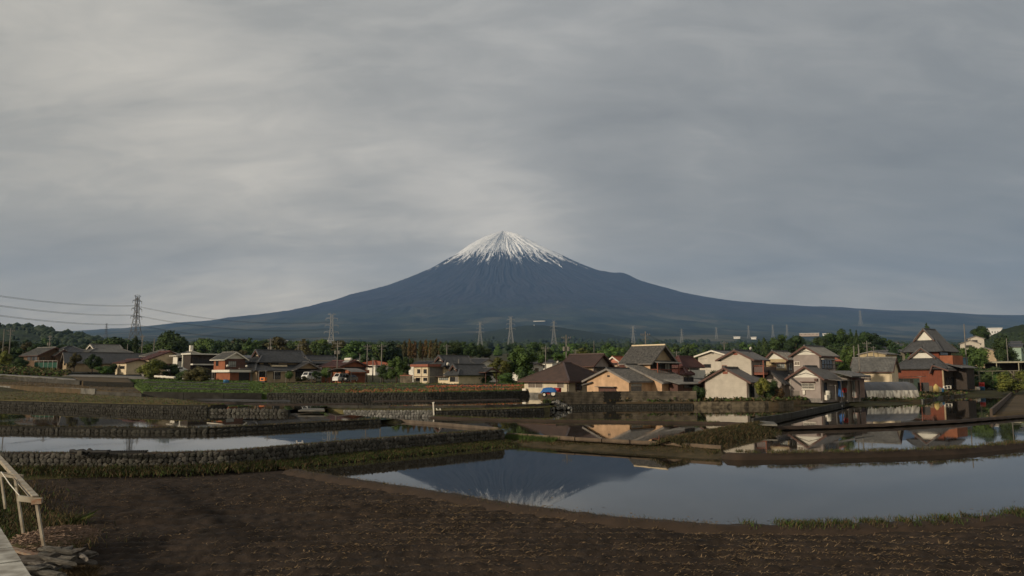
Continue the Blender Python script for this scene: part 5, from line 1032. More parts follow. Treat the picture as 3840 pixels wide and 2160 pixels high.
# ------------------------------------------------------------------ trees
def lobe(mb, c, r, rnd, n=7, rings=3, mi=0):      # rough low-poly foliage core
    b = len(mb.v); mb.v.append((c[0], c[1], c[2] + r))
    for j in range(rings):
        la = pi * (j + 1) / (rings + 1)
        for k in range(n):
            an = 2 * pi * k / n + j * .4; q = r * rnd.uniform(.8, 1.1); mb.v.append((c[0] + cos(an) * sin(la) * q, c[1] + sin(an) * sin(la) * q, c[2] + cos(la) * q))
    mb.v.append((c[0], c[1], c[2] - r)); last = len(mb.v) - 1
    for k in range(n):
        mb.f.append((b, b + 1 + k, b + 1 + (k + 1) % n)); mb.m.append(mi)
        for j in range(rings - 1):
            a = b + 1 + j * n + k; d = b + 1 + j * n + (k + 1) % n; mb.f.append((a, a + n, d + n, d)); mb.m.append(mi)
        a = b + 1 + (rings - 1) * n; mb.f.append((a + k, last, a + (k + 1) % n)); mb.m.append(mi)
def leafq(mb, p, n, s, rnd, mi=0):
    n = Vector(n) + Vector((rnd.gauss(0, .5), rnd.gauss(0, .5), rnd.gauss(0, .5))); n.normalize(); a = n.cross(Vector((rnd.random() - .5, rnd.random() - .5, rnd.random() - .5))).normalized(); u = n.cross(a); l = s * rnd.uniform(.7, 1.4); w = s * rnd.uniform(.4, .7)
    b = len(mb.v); p = Vector(p); mb.v += [tuple(p - a * l), tuple(p + u * w - a * l * .1), tuple(p + a * l), tuple(p - u * w - a * l * .1)]; mb.f.append((b, b + 1, b + 2, b + 3)); mb.m.append(mi)
def make_tree(kind, seed, nleaf=1500, ls=.26):
    """returns (wood, crown) builders for a plant 10 m tall with a crown about 8 m across"""
    rnd = random.Random(seed); w = MB(); c = MB(); L = []
    if kind == 'round':
        for _ in range(17):
            th = rnd.uniform(0, 2 * pi); zz = rnd.uniform(2.6, 8.3); rr = 3.0 * sqrt(max(0, 1 - ((zz - 5.2) / 4.2) ** 2)) * sqrt(rnd.random()); L.append(((cos(th) * rr, sin(th) * rr, zz), rnd.uniform(1.0, 1.75)))
        L.append(((0, 0, 8.6), 1.3)); t0 = 3.4
    elif kind == 'loose':
        for _ in range(15):
            th = rnd.uniform(0, 2 * pi); zz = rnd.uniform(3.0, 9.0); rr = rnd.uniform(.4, 3.2) * (1.1 - .4 * abs(zz - 5.5) / 4); L.append(((cos(th) * rr, sin(th) * rr, zz), rnd.uniform(.7, 1.3)))
        t0 = 4
    elif kind == 'conifer':
        for k in range(9):
            zz = 1.5 + k * .95; R0 = 3.0 * (1 - (zz - 1) / 9.6) + .25
            for q in range(max(1, int(5 * R0 / 2))): th = q * 2.4 + k; L.append(((cos(th) * R0 * .55, sin(th) * R0 * .55, zz), R0 * .55 + .25))
        t0 = 8.5
    elif kind == 'tall':
        for k in range(13):
            zz = 2.0 + k * .6; R0 = 1.7 * (1 - ((zz - 4.6) / 6.2) ** 2) + .2; th = k * 2.4; L.append(((cos(th) * R0 * .5, sin(th) * R0 * .5, zz), R0 * .62))
        t0 = 8
    elif kind == 'bush':
        for _ in range(14):
            th = rnd.uniform(0, 2 * pi); rr = 3.2 * sqrt(rnd.random()); zz = rnd.uniform(1.2, 8.0) * (1 - .35 * rr / 3.2); L.append(((cos(th) * rr, sin(th) * rr, zz), rnd.uniform(1.2, 2.1)))
        t0 = 3
    else:                                   # clipped ball
        L.append(((0, 0, 5.4), 4.1)); L += [((rnd.uniform(-1, 1), rnd.uniform(-1, 1), 5 + rnd.uniform(-1, 1)), 3.6) for _ in range(3)]; t0 = 2
    for p, r in L: lobe(c, p, r * (.80 if kind != 'loose' else .6), rnd)
    tot = sum(r * r for _, r in L)
    for p, r in L:
        for _ in range(int(nleaf * r * r / tot)):
            d = Vector((rnd.gauss(0, 1), rnd.gauss(0, 1), rnd.gauss(0, 1) + .25)).normalized(); q = Vector(p) + d * r * rnd.uniform(.78, 1.12 if kind != 'ball' else 1.02); leafq(c, q, d, ls, rnd)
    pts = [(0, 0, -.4), (rnd.uniform(-.1, .1), rnd.uniform(-.1, .1), t0 * .5), (rnd.uniform(-.3, .3), rnd.uniform(-.3, .3), t0)]; w.tube(pts, [.32, .25, .16], 7)
    if kind in ('round', 'loose', 'bush'):
        for p, r in L[:8]: w.tube([pts[1] if kind != 'bush' else pts[0], (p[0] * .5, p[1] * .5, (p[2] + t0 * .5) * .5), p], [.16, .11, .05], 5)
    return w, c
TREEM = {}
def tree_data(kind, var, m, nleaf, ls):
    k = (kind, var, m.name, nleaf)
    if k not in TREEM:
        w, c = make_tree(kind, var * 31 + hash(kind) % 1 + len(kind) * 7, nleaf, ls); TREEM[k] = (w.mesh('trunk', bark, True), c.mesh('crown', m))
    return TREEM[k]
def tree(label, p, H, Wm, kind='round', m=None, var=0, group=None, name=None, nleaf=1500, ls=.26, cat='tree'):
    td = tree_data(kind, var, m or leaf_green, nleaf, ls); o = thing(name or 'tree', label, cat, p, R.uniform(0, 6.28), group); s = Wm / 8.0; o.scale = (s, s, H / 10.0)
    link('trunk', td[0], o); link('crown', td[1], o); return o
def ptree(label, px, yt, yb, w, D, kind='round', m=None, var=0, nleaf=2200, **k):
    p = A(px, yb, D); H = A(px, yt, D).z - p.z; tree(label, p, H, w * D / F * 1.02, kind, m, var, nleaf=nleaf, ls=.30, **k)
ptree('broad dark round tree left of the leaning lattice pylon', 420, 1236, 1372, 150, 262, 'bush', leaf_dark, 21, nleaf=4200)
ptree('narrow dark conifer in front of the tall pylon foot', 505, 1257, 1352, 40, 258, 'tall', leaf_dark, 0)
ptree('large domed dark-green tree right of the tall pylon', 643, 1220, 1372, 148, 250, 'bush', leaf_dark, 22, nleaf=4200)
ptree('dense green tree between the pylon and the domed tree', 556, 1288, 1352, 90, 275, 'round', leaf_green, 3)
ptree('bright yellow-green tree in front of the brown hip-roofed house', 566, 1322, 1412, 96, 163, 'bush', leaf_yellow, 1)
ptree('dark bushy tree beside the yellow-green tree', 636, 1346, 1410, 66, 165, 'bush', leaf_dark, 1)
ptree('yellowish tree beside the brown house with netting', 14, 1314, 1384, 62, 182, 'round', leaf_yellow, 2)
ptree('dark shrub in front of the brown house with netting', 72, 1332, 1384, 60, 180, 'bush', leaf_dark, 2)
ptree('small olive tree in front of the long dark-tiled building', 277, 1322, 1392, 50, 176, 'round', leaf_olive, 4)
ptree('rounded dark garden tree in front of the long dark-tiled building', 345, 1326, 1396, 64, 175, 'round', leaf_dark, 3)
ptree('low clipped dark pine beside the red-roofed cottage', 424, 1350, 1398, 30, 174, 'bush', leaf_dark, 3)
ptree('dark green shrub right of the long dark-tiled building', 385, 1365, 1400, 60, 172, 'bush', leaf_green, 4)
ptree('olive-green tree before the dark modern house', 738, 1356, 1432, 88, 148, 'bush', leaf_olive, 5)
ptree('dark shrub at the foot of the olive-green tree', 690, 1375, 1425, 60, 156, 'bush', leaf_dark, 5)
ptree('clipped round bush before the large tan house door', 1085, 1388, 1428, 32, 150, 'ball', leaf_green, 0, nleaf=1200)
ptree('clipped tall round bush beside the white-cornered house', 1223, 1374, 1428, 42, 158, 'ball', leaf_green, 1, nleaf=1400)
ptree('small loose tree between the two clipped bushes', 1185, 1392, 1428, 46, 156, 'loose', leaf_dark, 0)
ptree('low leafy shrub right of the large tan house entrance', 1130, 1402, 1430, 40, 152, 'bush', leaf_olive, 6)
ptree('leafy green tree left of the block wall', 1487, 1334, 1436, 84, 156, 'round', leaf_green, 6)
ptree('dark green tree between utility poles and block wall', 1437, 1365, 1434, 66, 158, 'round', leaf_dark, 4)
ptree('dark pine beside the block wall', 1525, 1340, 1436, 56, 160, 'loose', leaf_dark, 1)
ptree('small rusty shrub against the block wall', 1522, 1388, 1430, 40, 152, 'bush', leaf_brown, 7)
for i, (px, yt) in enumerate(((1516, 1275), (1535, 1268), (1556, 1276), (1575, 1274), (1596, 1270), (1614, 1273), (1634, 1268), (1650, 1277), (1545, 1285), (1625, 1285), (1585, 1287))):
    ptree('brown-tinged cedar in the tall grove behind the cream house', px, yt, 1352, 34, 262 + (i % 3) * 7, 'tall', leaf_brown if i % 3 else leaf_olive, i % 3, nleaf=1600, group='brown-tinged cedars behind the cream house')
for i, (px, yt, w) in enumerate(((1672, 1284, 60), (1705, 1282, 66), (1738, 1280, 66), (1766, 1284, 60), (1798, 1294, 56), (1822, 1306, 52))):
    ptree('dark evergreen in the grove right of the brown-tinged cedars', px, yt, 1352, w, 258 + i % 3 * 6, 'round', leaf_dark, i % 4, group='dark evergreens behind the cream house')
ptree('broad spreading green tree left of the beige bungalow', 1945, 1294, 1442, 140, 156, 'round', leaf_green, 7, nleaf=3200)
ptree('light green tree leaning over the cream house roof', 1868, 1338, 1442, 92, 154, 'round', leaf_yellow, 3)
ptree('dark thicket at the right end of the cream house', 1808, 1376, 1444, 76, 147, 'bush', leaf_dark, 8)
ptree('small bronze-leaved tree at the cream house corner', 1762, 1392, 1442, 46, 146, 'loose', leaf_brown, 2)
ptree('dark green bushes under the spreading green tree', 1900, 1385, 1446, 86, 144, 'bush', leaf_green, 9)
ptree('deep green bushes against the beige bungalow', 1980, 1370, 1446, 70, 143, 'bush', leaf_dark, 10)
ptree('round green tree behind the beige bungalow roof', 2092, 1319, 1365, 62, 200, 'round', leaf_green, 4); ptree('green tree beside the thin utility pole behind the bungalow', 2030, 1330, 1370, 60, 190, 'round', leaf_green, 5)
ptree('yellowish round tree behind the ribbed maroon roof', 2180, 1304, 1352, 74, 235, 'round', leaf_yellow, 4)
ptree('dark shrub squeezed between board fence and white-sided house', 2618, 1428, 1507, 52, 101.5, 'bush', leaf_dark, 11); ptree('tall leafy bush behind the fence end', 2682, 1362, 1480, 70, 122, 'bush', leaf_dark, 12)
ptree('round-headed ornamental tree on thin trunk between white-sided and grey houses', 2858, 1416, 1500, 60, 103.5, 'round', leaf_yellow, 5); ptree('dark green bush behind the ornamental tree', 2893, 1408, 1500, 60, 107, 'bush', leaf_dark, 13); ptree('small reddish shrub beside the grey house', 2925, 1440, 1500, 36, 104.5, 'bush', leaf_brown, 14)
ptree('dark bush by the plastic greenhouse', 3320, 1404, 1445, 48, 141, 'bush', leaf_dark, 0); ptree('green tree behind the grey house awning', 3165, 1318, 1420, 62, 128, 'round', leaf_green, 6)
ptree('dark conifer rising behind the red house ridge', 3483, 1206, 1330, 50, 215, 'conifer', leaf_dark, 0)
for i, (px, yt, w, k) in enumerate(((3080, 1262, 80, 'round'), (3120, 1248, 90, 'round'), (3160, 1232, 90, 'round'), (3196, 1229, 44, 'conifer'), (3214, 1233, 44, 'conifer'), (3245, 1244, 90, 'round'), (3285, 1250, 90, 'round'), (3320, 1256, 80, 'loose'), (3200, 1285, 110, 'round'), (3270, 1290, 100, 'round'), (3110, 1290, 100, 'round'), (2935, 1252, 100, 'round'), (2985, 1256, 80, 'round'), (2870, 1262, 50, 'conifer'), (2850, 1268, 40, 'conifer'))):
    ptree('dark tree in the wooded knoll behind the grey and red houses', px, yt, 1350, w, 290 + (i % 4) * 12, k, leaf_dark if i % 3 else leaf_forest, i % 4, nleaf=1800, group='trees on the wooded knoll')
ptree('round dark tree on the skyline above the lone white house', 3682, 1222, 1300, 74, 380, 'round', leaf_dark, 5); ptree('leafy green tree beside the tall utility pole right of the red house', 3650, 1296, 1425, 120, 205, 'round', leaf_green, 8); ptree('green undergrowth below the leafy tree right of the red house', 3690, 1350, 1440, 130, 195, 'bush', leaf_dark, 1); ptree('tall dark tree on the right slope beside the tan house', 3772, 1256, 1370, 90, 235, 'round', leaf_dark, 6)
ptree('yellow-green shrub at the timber carport', 3812, 1352, 1468, 120, 158, 'bush', leaf_yellow, 6); ptree('dark shrub under the timber carport', 3760, 1390, 1462, 70, 172, 'bush', leaf_green, 2); ptree('low green shrub behind the trellis frame', 3700, 1410, 1456, 80, 176, 'bush', leaf_green, 3); ptree('small shrub near the bags beyond the trellis', 3630, 1412, 1450, 60, 180, 'bush', leaf_green, 4)
# belts of wood behind the village, each tree its own
BELT = random.Random(77)
def belt(label, group, n, x0, x1, d0, d1, h0, h1, mats, kinds=('round', 'round', 'loose', 'conifer', 'round')):
    for i in range(n):
        px = lerp(x0, x1, (i + BELT.random()) / n); D = BELT.uniform(d0, d1); x = (px - 1920) / F * D; z = gz(x, D) - .3; H = BELT.uniform(h0, h1)
        kd, mt = BELT.choice(kinds), BELT.choice(mats); sh = {'round': 'round-crowned', 'loose': 'ragged', 'conifer': 'pointed'}[kd]; cn = {'leaf_forest': 'deep green', 'leaf_dark': 'dark green', 'leaf_olive': 'olive-brown', 'leaf_green': 'fresh green'}[mt.name]
        tree('%s %s %s' % (cn, sh, label), Vector((x, D, z)), H, H * BELT.uniform(.75, 1.15), kd, mt, BELT.randrange(4), group, nleaf=1100, ls=.42)
belt('tree in the belt of woodland behind the left-hand houses', 'woodland belt behind the left-hand houses', 66, 700, 1520, 300, 480, 6.5, 13, (leaf_forest, leaf_dark, leaf_green, leaf_forest, leaf_olive))
belt('tree in the belt of woodland behind the right-hand houses', 'woodland belt behind the right-hand houses', 80, 1980, 3420, 240, 430, 5.5, 11.5, (leaf_forest, leaf_dark, leaf_green, leaf_green))
belt('tree in the low scrub wood beside the two big domed trees', 'low wood beside the domed trees', 22, 180, 740, 290, 380, 4.5, 7.5, (leaf_forest, leaf_dark, leaf_olive))
belt('tree on the slope among the scattered far-right houses', 'trees on the far-right slope', 34, 3340, 3960, 260, 520, 7, 11, (leaf_forest, leaf_dark, leaf_olive))
def far_belt():                          # too far and too many to tell apart: one mass
    import mathutils
    mb = MB(); data = [make_tree(k, 40 + i, 520, .6)[1] for i, k in enumerate(('round', 'loose', 'conifer', 'round'))]
    for i in range(130):
        px = lerp(-60, 3900, (i + BELT.random()) / 130); D = BELT.uniform(620, 1050); x = (px - 1920) / F * D; H = BELT.uniform(7, 15); sx = H * BELT.uniform(.75, 1.15) / 8; src = BELT.choice(data)
        M = mathutils.Matrix.LocRotScale(Vector((x, D, gz(x, D) - .3)), mathutils.Euler((0, 0, BELT.uniform(0, 6.28))), Vector((sx, sx, H / 10))); b = len(mb.v); mi = BELT.randrange(3)
        mb.v += [tuple(M @ Vector(v)) for v in src.v]; mb.f += [tuple(b + k for k in f) for f in src.f]; mb.m += [mi] * len(src.f)
    tag(mb.build('far_woods', [leaf_forest, leaf_dark, leaf_green]), 'far belt of woodland on the plain below the mountain foot', 'woods', kind='stuff')
far_belt()
belt('tree behind the leftmost houses at the hill foot', 'trees at the left hill foot', 22, -120, 420, 215, 330, 5.5, 8.5, (leaf_olive, leaf_dark, leaf_forest))
# unbroken far woods
def woods():
    from mathutils.bvhtree import BVHTree
    rnd = random.Random(3); mb = MB(); srf = []
    for o in list(COL.objects):
        if o.name.split('.')[0] in ('hill', 'mountain', 'ground'):
            vs_ = [o.matrix_basis @ v.co for v in o.data.vertices]; srf.append(BVHTree.FromPolygons(vs_, [tuple(p.vertices) for p in o.data.polygons]))
    def put(x, y, s):
        best = None
        for b in srf:
            h_ = b.ray_cast(Vector((x, y, 6000)), Vector((0, 0, -1)))
            if h_[0] is not None and (best is None or h_[0].z > best): best = h_[0].z
        if best is None or best > 900: return
        if N(x * .004, y * .004, 2) + .25 * N(x * .02, y * .02) < -.12: return
        lobe(mb, (x, y, best + s * .25), s * rnd.uniform(.8, 1.2), rnd, 6, 2)
    for _ in range(2600):
        D = rnd.uniform(1050, 2600); put((rnd.uniform(-100, 3950) - 1920) / F * D, D, rnd.uniform(5, 8) * (1 + D / 4000))
    for _ in range(1300):
        D = rnd.uniform(2600, 4500); put((rnd.uniform(-100, 3950) - 1920) / F * D, D, rnd.uniform(9, 16))
    for _ in range(5200):
        D = rnd.uniform(820, 1560); put((rnd.uniform(-200, 460) - 1920) / F * D, D, rnd.uniform(2.2, 4.6))
    for _ in range(1500):
        D = rnd.uniform(480, 740); put((rnd.uniform(3660, 3980) - 1920) / F * D, D, rnd.uniform(1.6, 3.0))
    tag(mb.build('distant_woods', leaf_forest, None, True), 'unbroken dark woods on the plain and hills below the mountain', 'woods', kind='stuff')
woods()
# ------------------------------------------------------------------ grass and weeds (nobody could count the blades)
def tg(o, label): return tag(o, label, 'grass', kind='stuff')
def path3(z, *pp): return Gs(z, *pp)
tg(grass('grass', [p + Vector((0, .15, -.04)) for p in bund_path[5:]], [grass_g, grass_d, grass_b], 8000, .04, .23, .02, .5, (3, 5, 3), 2, .4, clump=.02), 'green grass tufts along the crest of the near mud bund')
tg(grass('grass', [p + Vector((0, .1, -.04)) for p in bund_path[:6]], [grass_b, grass_d], 2600, .04, .13, .015, .35, (3, 1), 3, .5, clump=.0), 'short dry brown grass on the left part of the near bund')
w1b = lift(shift(wall1f, -.3), .3)
def bz(p, o): return .26 + o * .22
tg(grass('grass', w1b[:6], [grass_d, grass_b, grass_g], 9000, .05, .28, .03, .7, (4, 4, 2), 4, .5, zf=lambda p, o: .24 + o * .25), 'rough dark grass at the foot of the left part of the long stone wall')
tg(grass('grass', shift(w1b[5:], -.25), [grass_g, grass_d, grass_b], 15000, .04, .17, .035, 1.0, (3, 4, 3), 5, .6, zf=lambda p, o: .20 + o * .16), 'low green weeds on the bank under the stone wall by the water')
tg(grass('weeds', shift(edge, -.5), [grass_b, grass_d, grass_g], 16000, .04, .18, .035, .9, (6, 4, 1), 6, .6, zf=lambda p, o: .20 + o * .16), 'brown weeds on the bank below the concrete edging')
tg(grass('grass', shift(edge[:2], -.35), [grass_g], 2600, .12, .38, .03, .55, None, 7, .3, zf=lambda p, o: .22 + o * .12), 'bright green tall grass patch beside the stone wall end')
tg(grass('weeds', Gs(.74, (2505, 1650), (2600, 1632), (2700, 1612), (2850, 1586)), [grass_b, grass_d], 18000, .08, .34, .035, 1.7, (3, 3), 8, .5, zf=lambda p, o: .72 - abs(o) * .35), 'brown weeds covering the diagonal earth bund')
tg(grass('grass', Gs(.36, (2690, 1692), (2900, 1697), (3100, 1693), (3400, 1686), (3600, 1677), (3840, 1655)), [grass_b, grass_d, grass_g], 5200, .04, .2, .02, .6, (3, 3, 1), 9, .5, clump=-.05), 'thin grass on the bund across the near right-hand paddies')
tg(grass('grass', Gs(.56, (1620, 1559), (1900, 1570), (2300, 1576), (2700, 1582)), [grass_g, grass_b], 2600, .04, .16, .03, .7, (2, 2), 10, .5, clump=.0), 'sparse grass on the bund before the board fence')
tg(grass('grass', lift(shift(wall1, .35), .97), [grass_b, grass_g], 4200, .03, .1, .02, .3, (3, 2), 12, .5), 'short grass on top of the long stone wall')
tg(grass('grass', lift(w5, 1.03), [grass_b, grass_g], 4200, .04, .18, .035, 1.4, (3, 2), 14, .5), 'dry grass ledge above the cobbled wall')
tg(grass('grass', lift(shift(wall2, .3), 1.2), [grass_d, grass_b], 3000, .03, .13, .03, .3, None, 15, .5), 'dark grass on top of the low mossy wall')
def crops(name, near, far, n, mats, h0, h1, seed, label, rows=0, w=.06, wts=None, band=None):
    r = random.Random(seed); a = resample(near, 120); b = resample(far, 120); mb = MB()
    for _ in range(n):
        u = r.random() * .999; v = r.random() ** 1.4
        if band: v = r.uniform(*band)
        if rows: v = (int(v * rows) + .5 + r.gauss(0, .16)) / rows
        i = int(u * 119); p = a[i].lerp(b[i], min(max(v, .01), .99)) + Vector((r.gauss(0, .1), r.gauss(0, .1), .05)); h = r.uniform(h0, h1)
        mi = r.choices(range(len(mats)), wts)[0] if wts else r.randrange(len(mats))
        for _k in range(2): leafq(mb, p + Vector((r.gauss(0, .06), r.gauss(0, .06), h * r.random())), (r.gauss(0, .6), r.gauss(0, .6) - .4, .6), w + h * .5, r, mi)
    return tg(mb.build(name, mats), label)
crops('crops', T7n, T7f, 11000, [cropleaf, grass_g, cropleaf], .03, .14, 1, 'green vegetable rows in front of the brick and tan houses', 7)
crops('crops', T6n, T6f, 8000, [cropleaf, grass_g, grass_b], .04, .18, 2, 'mixed green and dry plants on the plots before the cream house', 5)
crops('flowers', T6n[1:], T6f[1:], 900, [flower, mat('orange_weeds', (.24, .11, .05), .9, (.12, .06, .03), 2, 3, .5)], .08, .25, 3, 'red and orange flowers along the stone wall top before the cream house', 0, .05, (1, 4), (.0, .16))
crops('flowers', T6n[2:], T6f[2:], 700, [flower], .1, .25, 4, 'scattered red flowers in the plots before the cream house', 0, .06, None, (.3, .5))
crops('grass', As((-200, 1398, 170), (0, 1403, 170), (250, 1412, 166)), As((-200, 1366, 184), (0, 1370, 184), (270, 1398, 176)), 6000, [grass_g, grass_d, grass_b], .2, .6, 5, 'tall grass bank above the farm track', 0, .08)
crops('grass', T3n, T3f, 4000, [grass_b, grass_b, grass_g], .02, .07, 6, 'dry yellowish stubble on the left terrace field', 12, .035)
crops('grass', T4n, T4f, 1800, [grass_b], .02, .06, 8, 'sparse dry stubble on the brown left terrace', 8, .05)
crops('weeds', yn, [p + Vector((0, 3, .05)) for p in yn], 3000, [grass_g, grass_d, grass_b], .08, .4, 9, 'weeds along the water edge of the house yards', 0, .06)
crops('weeds', yn2, [p + Vector((0, 9, .7)) for p in yn2], 3000, [grass_g, grass_d, grass_b], .08, .4, 10, 'weeds along the yard edge beside the greenhouse', 0, .08)
# ------------------------------------------------------------------ pylons, poles, wires
pysteel = mat('pylon_steel', (0.32, 0.325, 0.32), .6, (0.24, 0.24, 0.24), 2, 3, .5); pydark = mat('silhouette_pylon_steel', (0.10, 0.105, 0.11), .7, (0.07, 0.07, 0.075), 2, 3, .5)  # darker copy of the steel: silhouette against bright sky put into its colour
def pylon_mesh():
    b = MB(); c = []                       # 40 m lattice tower, body and cross-arms
    lev = [(0, 4.2), (8, 3.2), (15, 2.4), (21, 1.75), (26, 1.3), (31, 1.1), (36, 1.0), (40, .9)]
    for (z0, r0), (z1, r1) in zip(lev, lev[1:]):
        P = [(-r0, -r0), (r0, -r0), (r0, r0), (-r0, r0)]; Q = [(-r1, -r1), (r1, -r1), (r1, r1), (-r1, r1)]
        for i in range(4):
            j = (i + 1) % 4; b.bar((*P[i], z0), (*Q[i], z1), .30); b.bar((*P[i], z0), (*Q[j], z1), .15); b.bar((*P[j], z0), (*Q[i], z1), .15); b.bar((*Q[i], z1), (*Q[j], z1), .15)
    arms = []
    for z, w in ((24.5, 6.2), (30.5, 5.6), (36.5, 5.0), (40, 3.4)):
        a = MB()
        for s in (-1, 1):
            for d in (-.9, .9): a.bar((s * .9, d, z), (s * w, 0, z + .3), .2); a.bar((s * .9, d, z + 1.5), (s * w, 0, z + .35), .16)
            if z < 39: a.tube([(s * w, 0, z + .2), (s * w, 0, z - 1.6)], .14, 5)
        arms.append(a)
    return b.mesh('tower_body', pysteel), [a.mesh('cross_arm', pysteel) for a in arms]
PB, PA = pylon_mesh()
def recolour(me, m): c = me.copy(); c.materials[0] = m; return c
PBD, PAD = recolour(PB, pydark), [recolour(a, pydark) for a in PA]
def pylon(label, px, yt, yb, D, rz, group=None):
    PB_, PA_ = (PBD, PAD) if px < 600 else (PB, PA)
    p = A(px, yb, D); H = A(px, yt, D).z - p.z; s = H / 40.0; o = thing('pylon', label, 'pylon', p, rz, group); o.scale = (s, s, s); link('tower_body', PB_, o)
    for a in PA_: link('cross_arm', a, o)
    return o, s
PY = {}
for k, a in {'a': ('tall lattice pylon seen edge-on above the narrow conifer', 505, 1113, 1310, 700, radians(78)), 'b': ('tall lattice pylon with three arm pairs behind the white-cornered house', 1240, 1180, 1352, 800, radians(8)), 'c': ('lattice pylon standing behind the dark evergreen grove', 1800, 1209, 1305, 1500, radians(15)),
             'd': ('lattice pylon in front of the snow peak', 1915, 1189, 1302, 1400, radians(10)), 'e': ('lattice pylon beside the thin white water tower', 2077, 1204, 1292, 1500, radians(12)), 'f': ('lattice pylon left of the pink house roof', 2375, 1224, 1300, 1900, radians(10)),
             'g': ('lattice pylon above the tree line right of the pink house roof', 2557, 1235, 1288, 2300, radians(5)), 'h': ('pale distant pylon above the pale gabled house', 2687, 1228, 1272, 2700, 0.0), 'i': ('pale distant pylon above the white-sided house gable', 2808, 1222, 1270, 2900, .1), 'j': ('faint distant pylon left of the wooded knoll', 2899, 1219, 1266, 3200, .1),
             'k': ('faint distant pylon just left of the long white factory', 2952, 1218, 1262, 3400, .1), 'l': ('faint large pylon standing on the right mountain ridge', 3228, 1165, 1222, 5200, .2), 'm': ('small pale pylon on the skyline left of the broad round tree', 397, 1214, 1268, 1700, 1.2)}.items(): PY[k] = pylon(*a)
def cable(label, p, q, sag, r, n=14, name='power_line', group=None):
    pts = []
    for i in range(n + 1): t = i / n; c = p.lerp(q, t); c = c - Vector((0, 0, 4 * sag * t * (1 - t))); pts.append(c)
    o = thing(name, label, 'cable', p, 0, group); MB().tube([c - p for c in pts], r, 4, cap=False).build('conductor', wire, o); return o
for k, (y0, y1, y2) in enumerate(((1106, 1145, 1206), (1143, 1180, 1232), (1180, 1215, 1262))):
    nm = ('upper', 'middle', 'lower')[k]
    for s, dd in enumerate((0, 5)):
        p0 = A(-160, y0 - 22 + s * 4, 430 + dd); p1 = A(503, y1 + s * 3, 700 + dd); p2 = A(1238, y2 + s * 3, 800 + dd)
        cable('%s high-voltage line running left from the edge-on pylon' % nm, p0, p1, 3.0, .085, group='high-voltage lines left of the pylon'); cable('%s high-voltage line running right from the edge-on pylon' % nm, p1, p2, 7, .085, group='high-voltage lines right of the pylon')
POLE = MB().tube([(0, 0, 0), (0, 0, 11)], [.15, .095], 8).mesh('pole', polemat, True)
ARM = MB(); ARM.bar((-.95, 0, 10.3), (.95, 0, 10.3), .1); ARM.bar((-.75, 0, 9.5), (.75, 0, 9.5), .1); ARM.bar((-.5, .02, 10.2), (0, .02, 9.6), .05); ARM.bar((.5, .02, 10.2), (0, .02, 9.6), .05)
ARM = ARM.mesh('cross_arm', mat('pole_arm', (.12, .115, .105), .7, (.07, .07, .065), 3, 3, .5))
INS = MB().tube([(0, 0, 10.35), (0, 0, 10.62)], [.07, .05], 6).mesh('insulator', trim_grey)
TRF = MB().tube([(.42, -.1, 7.6), (.42, -.1, 8.5)], .27, 8).mesh('transformer', polemat)
def upole(label, px, yt, D, kind=1, zb=None, rz=None):
    x = (px - 1920) / F * D; z = gz(x, D) if zb is None else zb; H = A(px, yt, D).z - z; p = A(px, yt, D); p.z = z
    o = thing('utility_pole', label, 'utility pole', p, R.uniform(-.6, .6) if rz is None else rz); o.scale = (1, 1, H / 10.8); link('pole', POLE, o)
    if kind >= 1: link('cross_arm', ARM, o); [link('insulator', INS, o, (x_, 0, 0)) for x_ in (-.85, -.45, .45, .85)]
    if kind >= 2:
        link('transformer', TRF, o); t = link('transformer', TRF, o); t.scale = (-1, 1, 1)
    return p, H
for a in (('utility pole beside the yellowish tree at the brown house', 41, 1234, 188, 1), ('thin pole left of the brown house', 16, 1236, 225, 0), ('utility pole with lamp above the brown house roof', 188, 1258, 215, 2), ('bare pole in front of the broad round tree', 479, 1291, 225, 0), ('utility pole with wide cross-arm between the two big trees', 535, 1257, 205, 1), ('pole before the large domed tree', 579, 1272, 200, 0),
          ('utility pole with transformer behind the large tan house roof', 1015, 1269, 205, 2), ('utility pole with cross-arm behind the white-cornered house', 1119, 1291, 210, 1), ('utility pole with two transformers beside the red-brown house', 1267, 1281, 165, 2), ('utility pole left of the orange-roofed house', 1378, 1293, 172, 1), ('tall utility pole in front of the leafy green tree', 1432, 1292, 158, 1), ('short pole with propped stakes before the orange-roofed house', 1399, 1344, 160, 0),
          ('utility pole in front of the dark evergreen grove', 1676, 1293, 200, 1), ('thin dark pole before the cream house', 1720, 1349, 146, 0), ('tall utility pole with transformers behind the beige bungalow', 2123, 1259, 150, 2), ('slim utility pole left of the bungalow ridge', 2046, 1300, 175, 1), ('slim utility pole among trees behind the maroon roof', 2157, 1311, 215, 1), ('utility pole against the wood beyond the maroon roof', 2227, 1281, 290, 0),
          ('utility pole rising behind the pink house roof', 2420, 1247, 150, 1), ('utility pole above the pale gabled house', 2715, 1281, 205, 1), ('low pole with arms behind the white and maroon house', 2537, 1318, 190, 1), ('bare pole left of the long cream house', 3201, 1300, 150, 0), ('thin metal pole in front of the long cream house', 3219, 1296, 127, 0), ('utility pole behind the long cream house roof', 3250, 1281, 180, 1),
          ('tall grey pole right of the red house', 3615, 1220, 172, 0), ('slim pole on the slope above the timber carport', 3774, 1272, 215, 0), ('small pole by the tan house on the slope', 3638, 1265, 320, 0), ('utility pole left of the village slope houses', 3275, 1300, 210, 1), ('thin pole at the far left edge of the woods', 1350, 1330, 180, 0)):
    upole(*a)
def pw(label, a, b, sag=.6, r=.022): cable(label, A(*a), A(*b), sag, r, 12, 'overhead_wire')
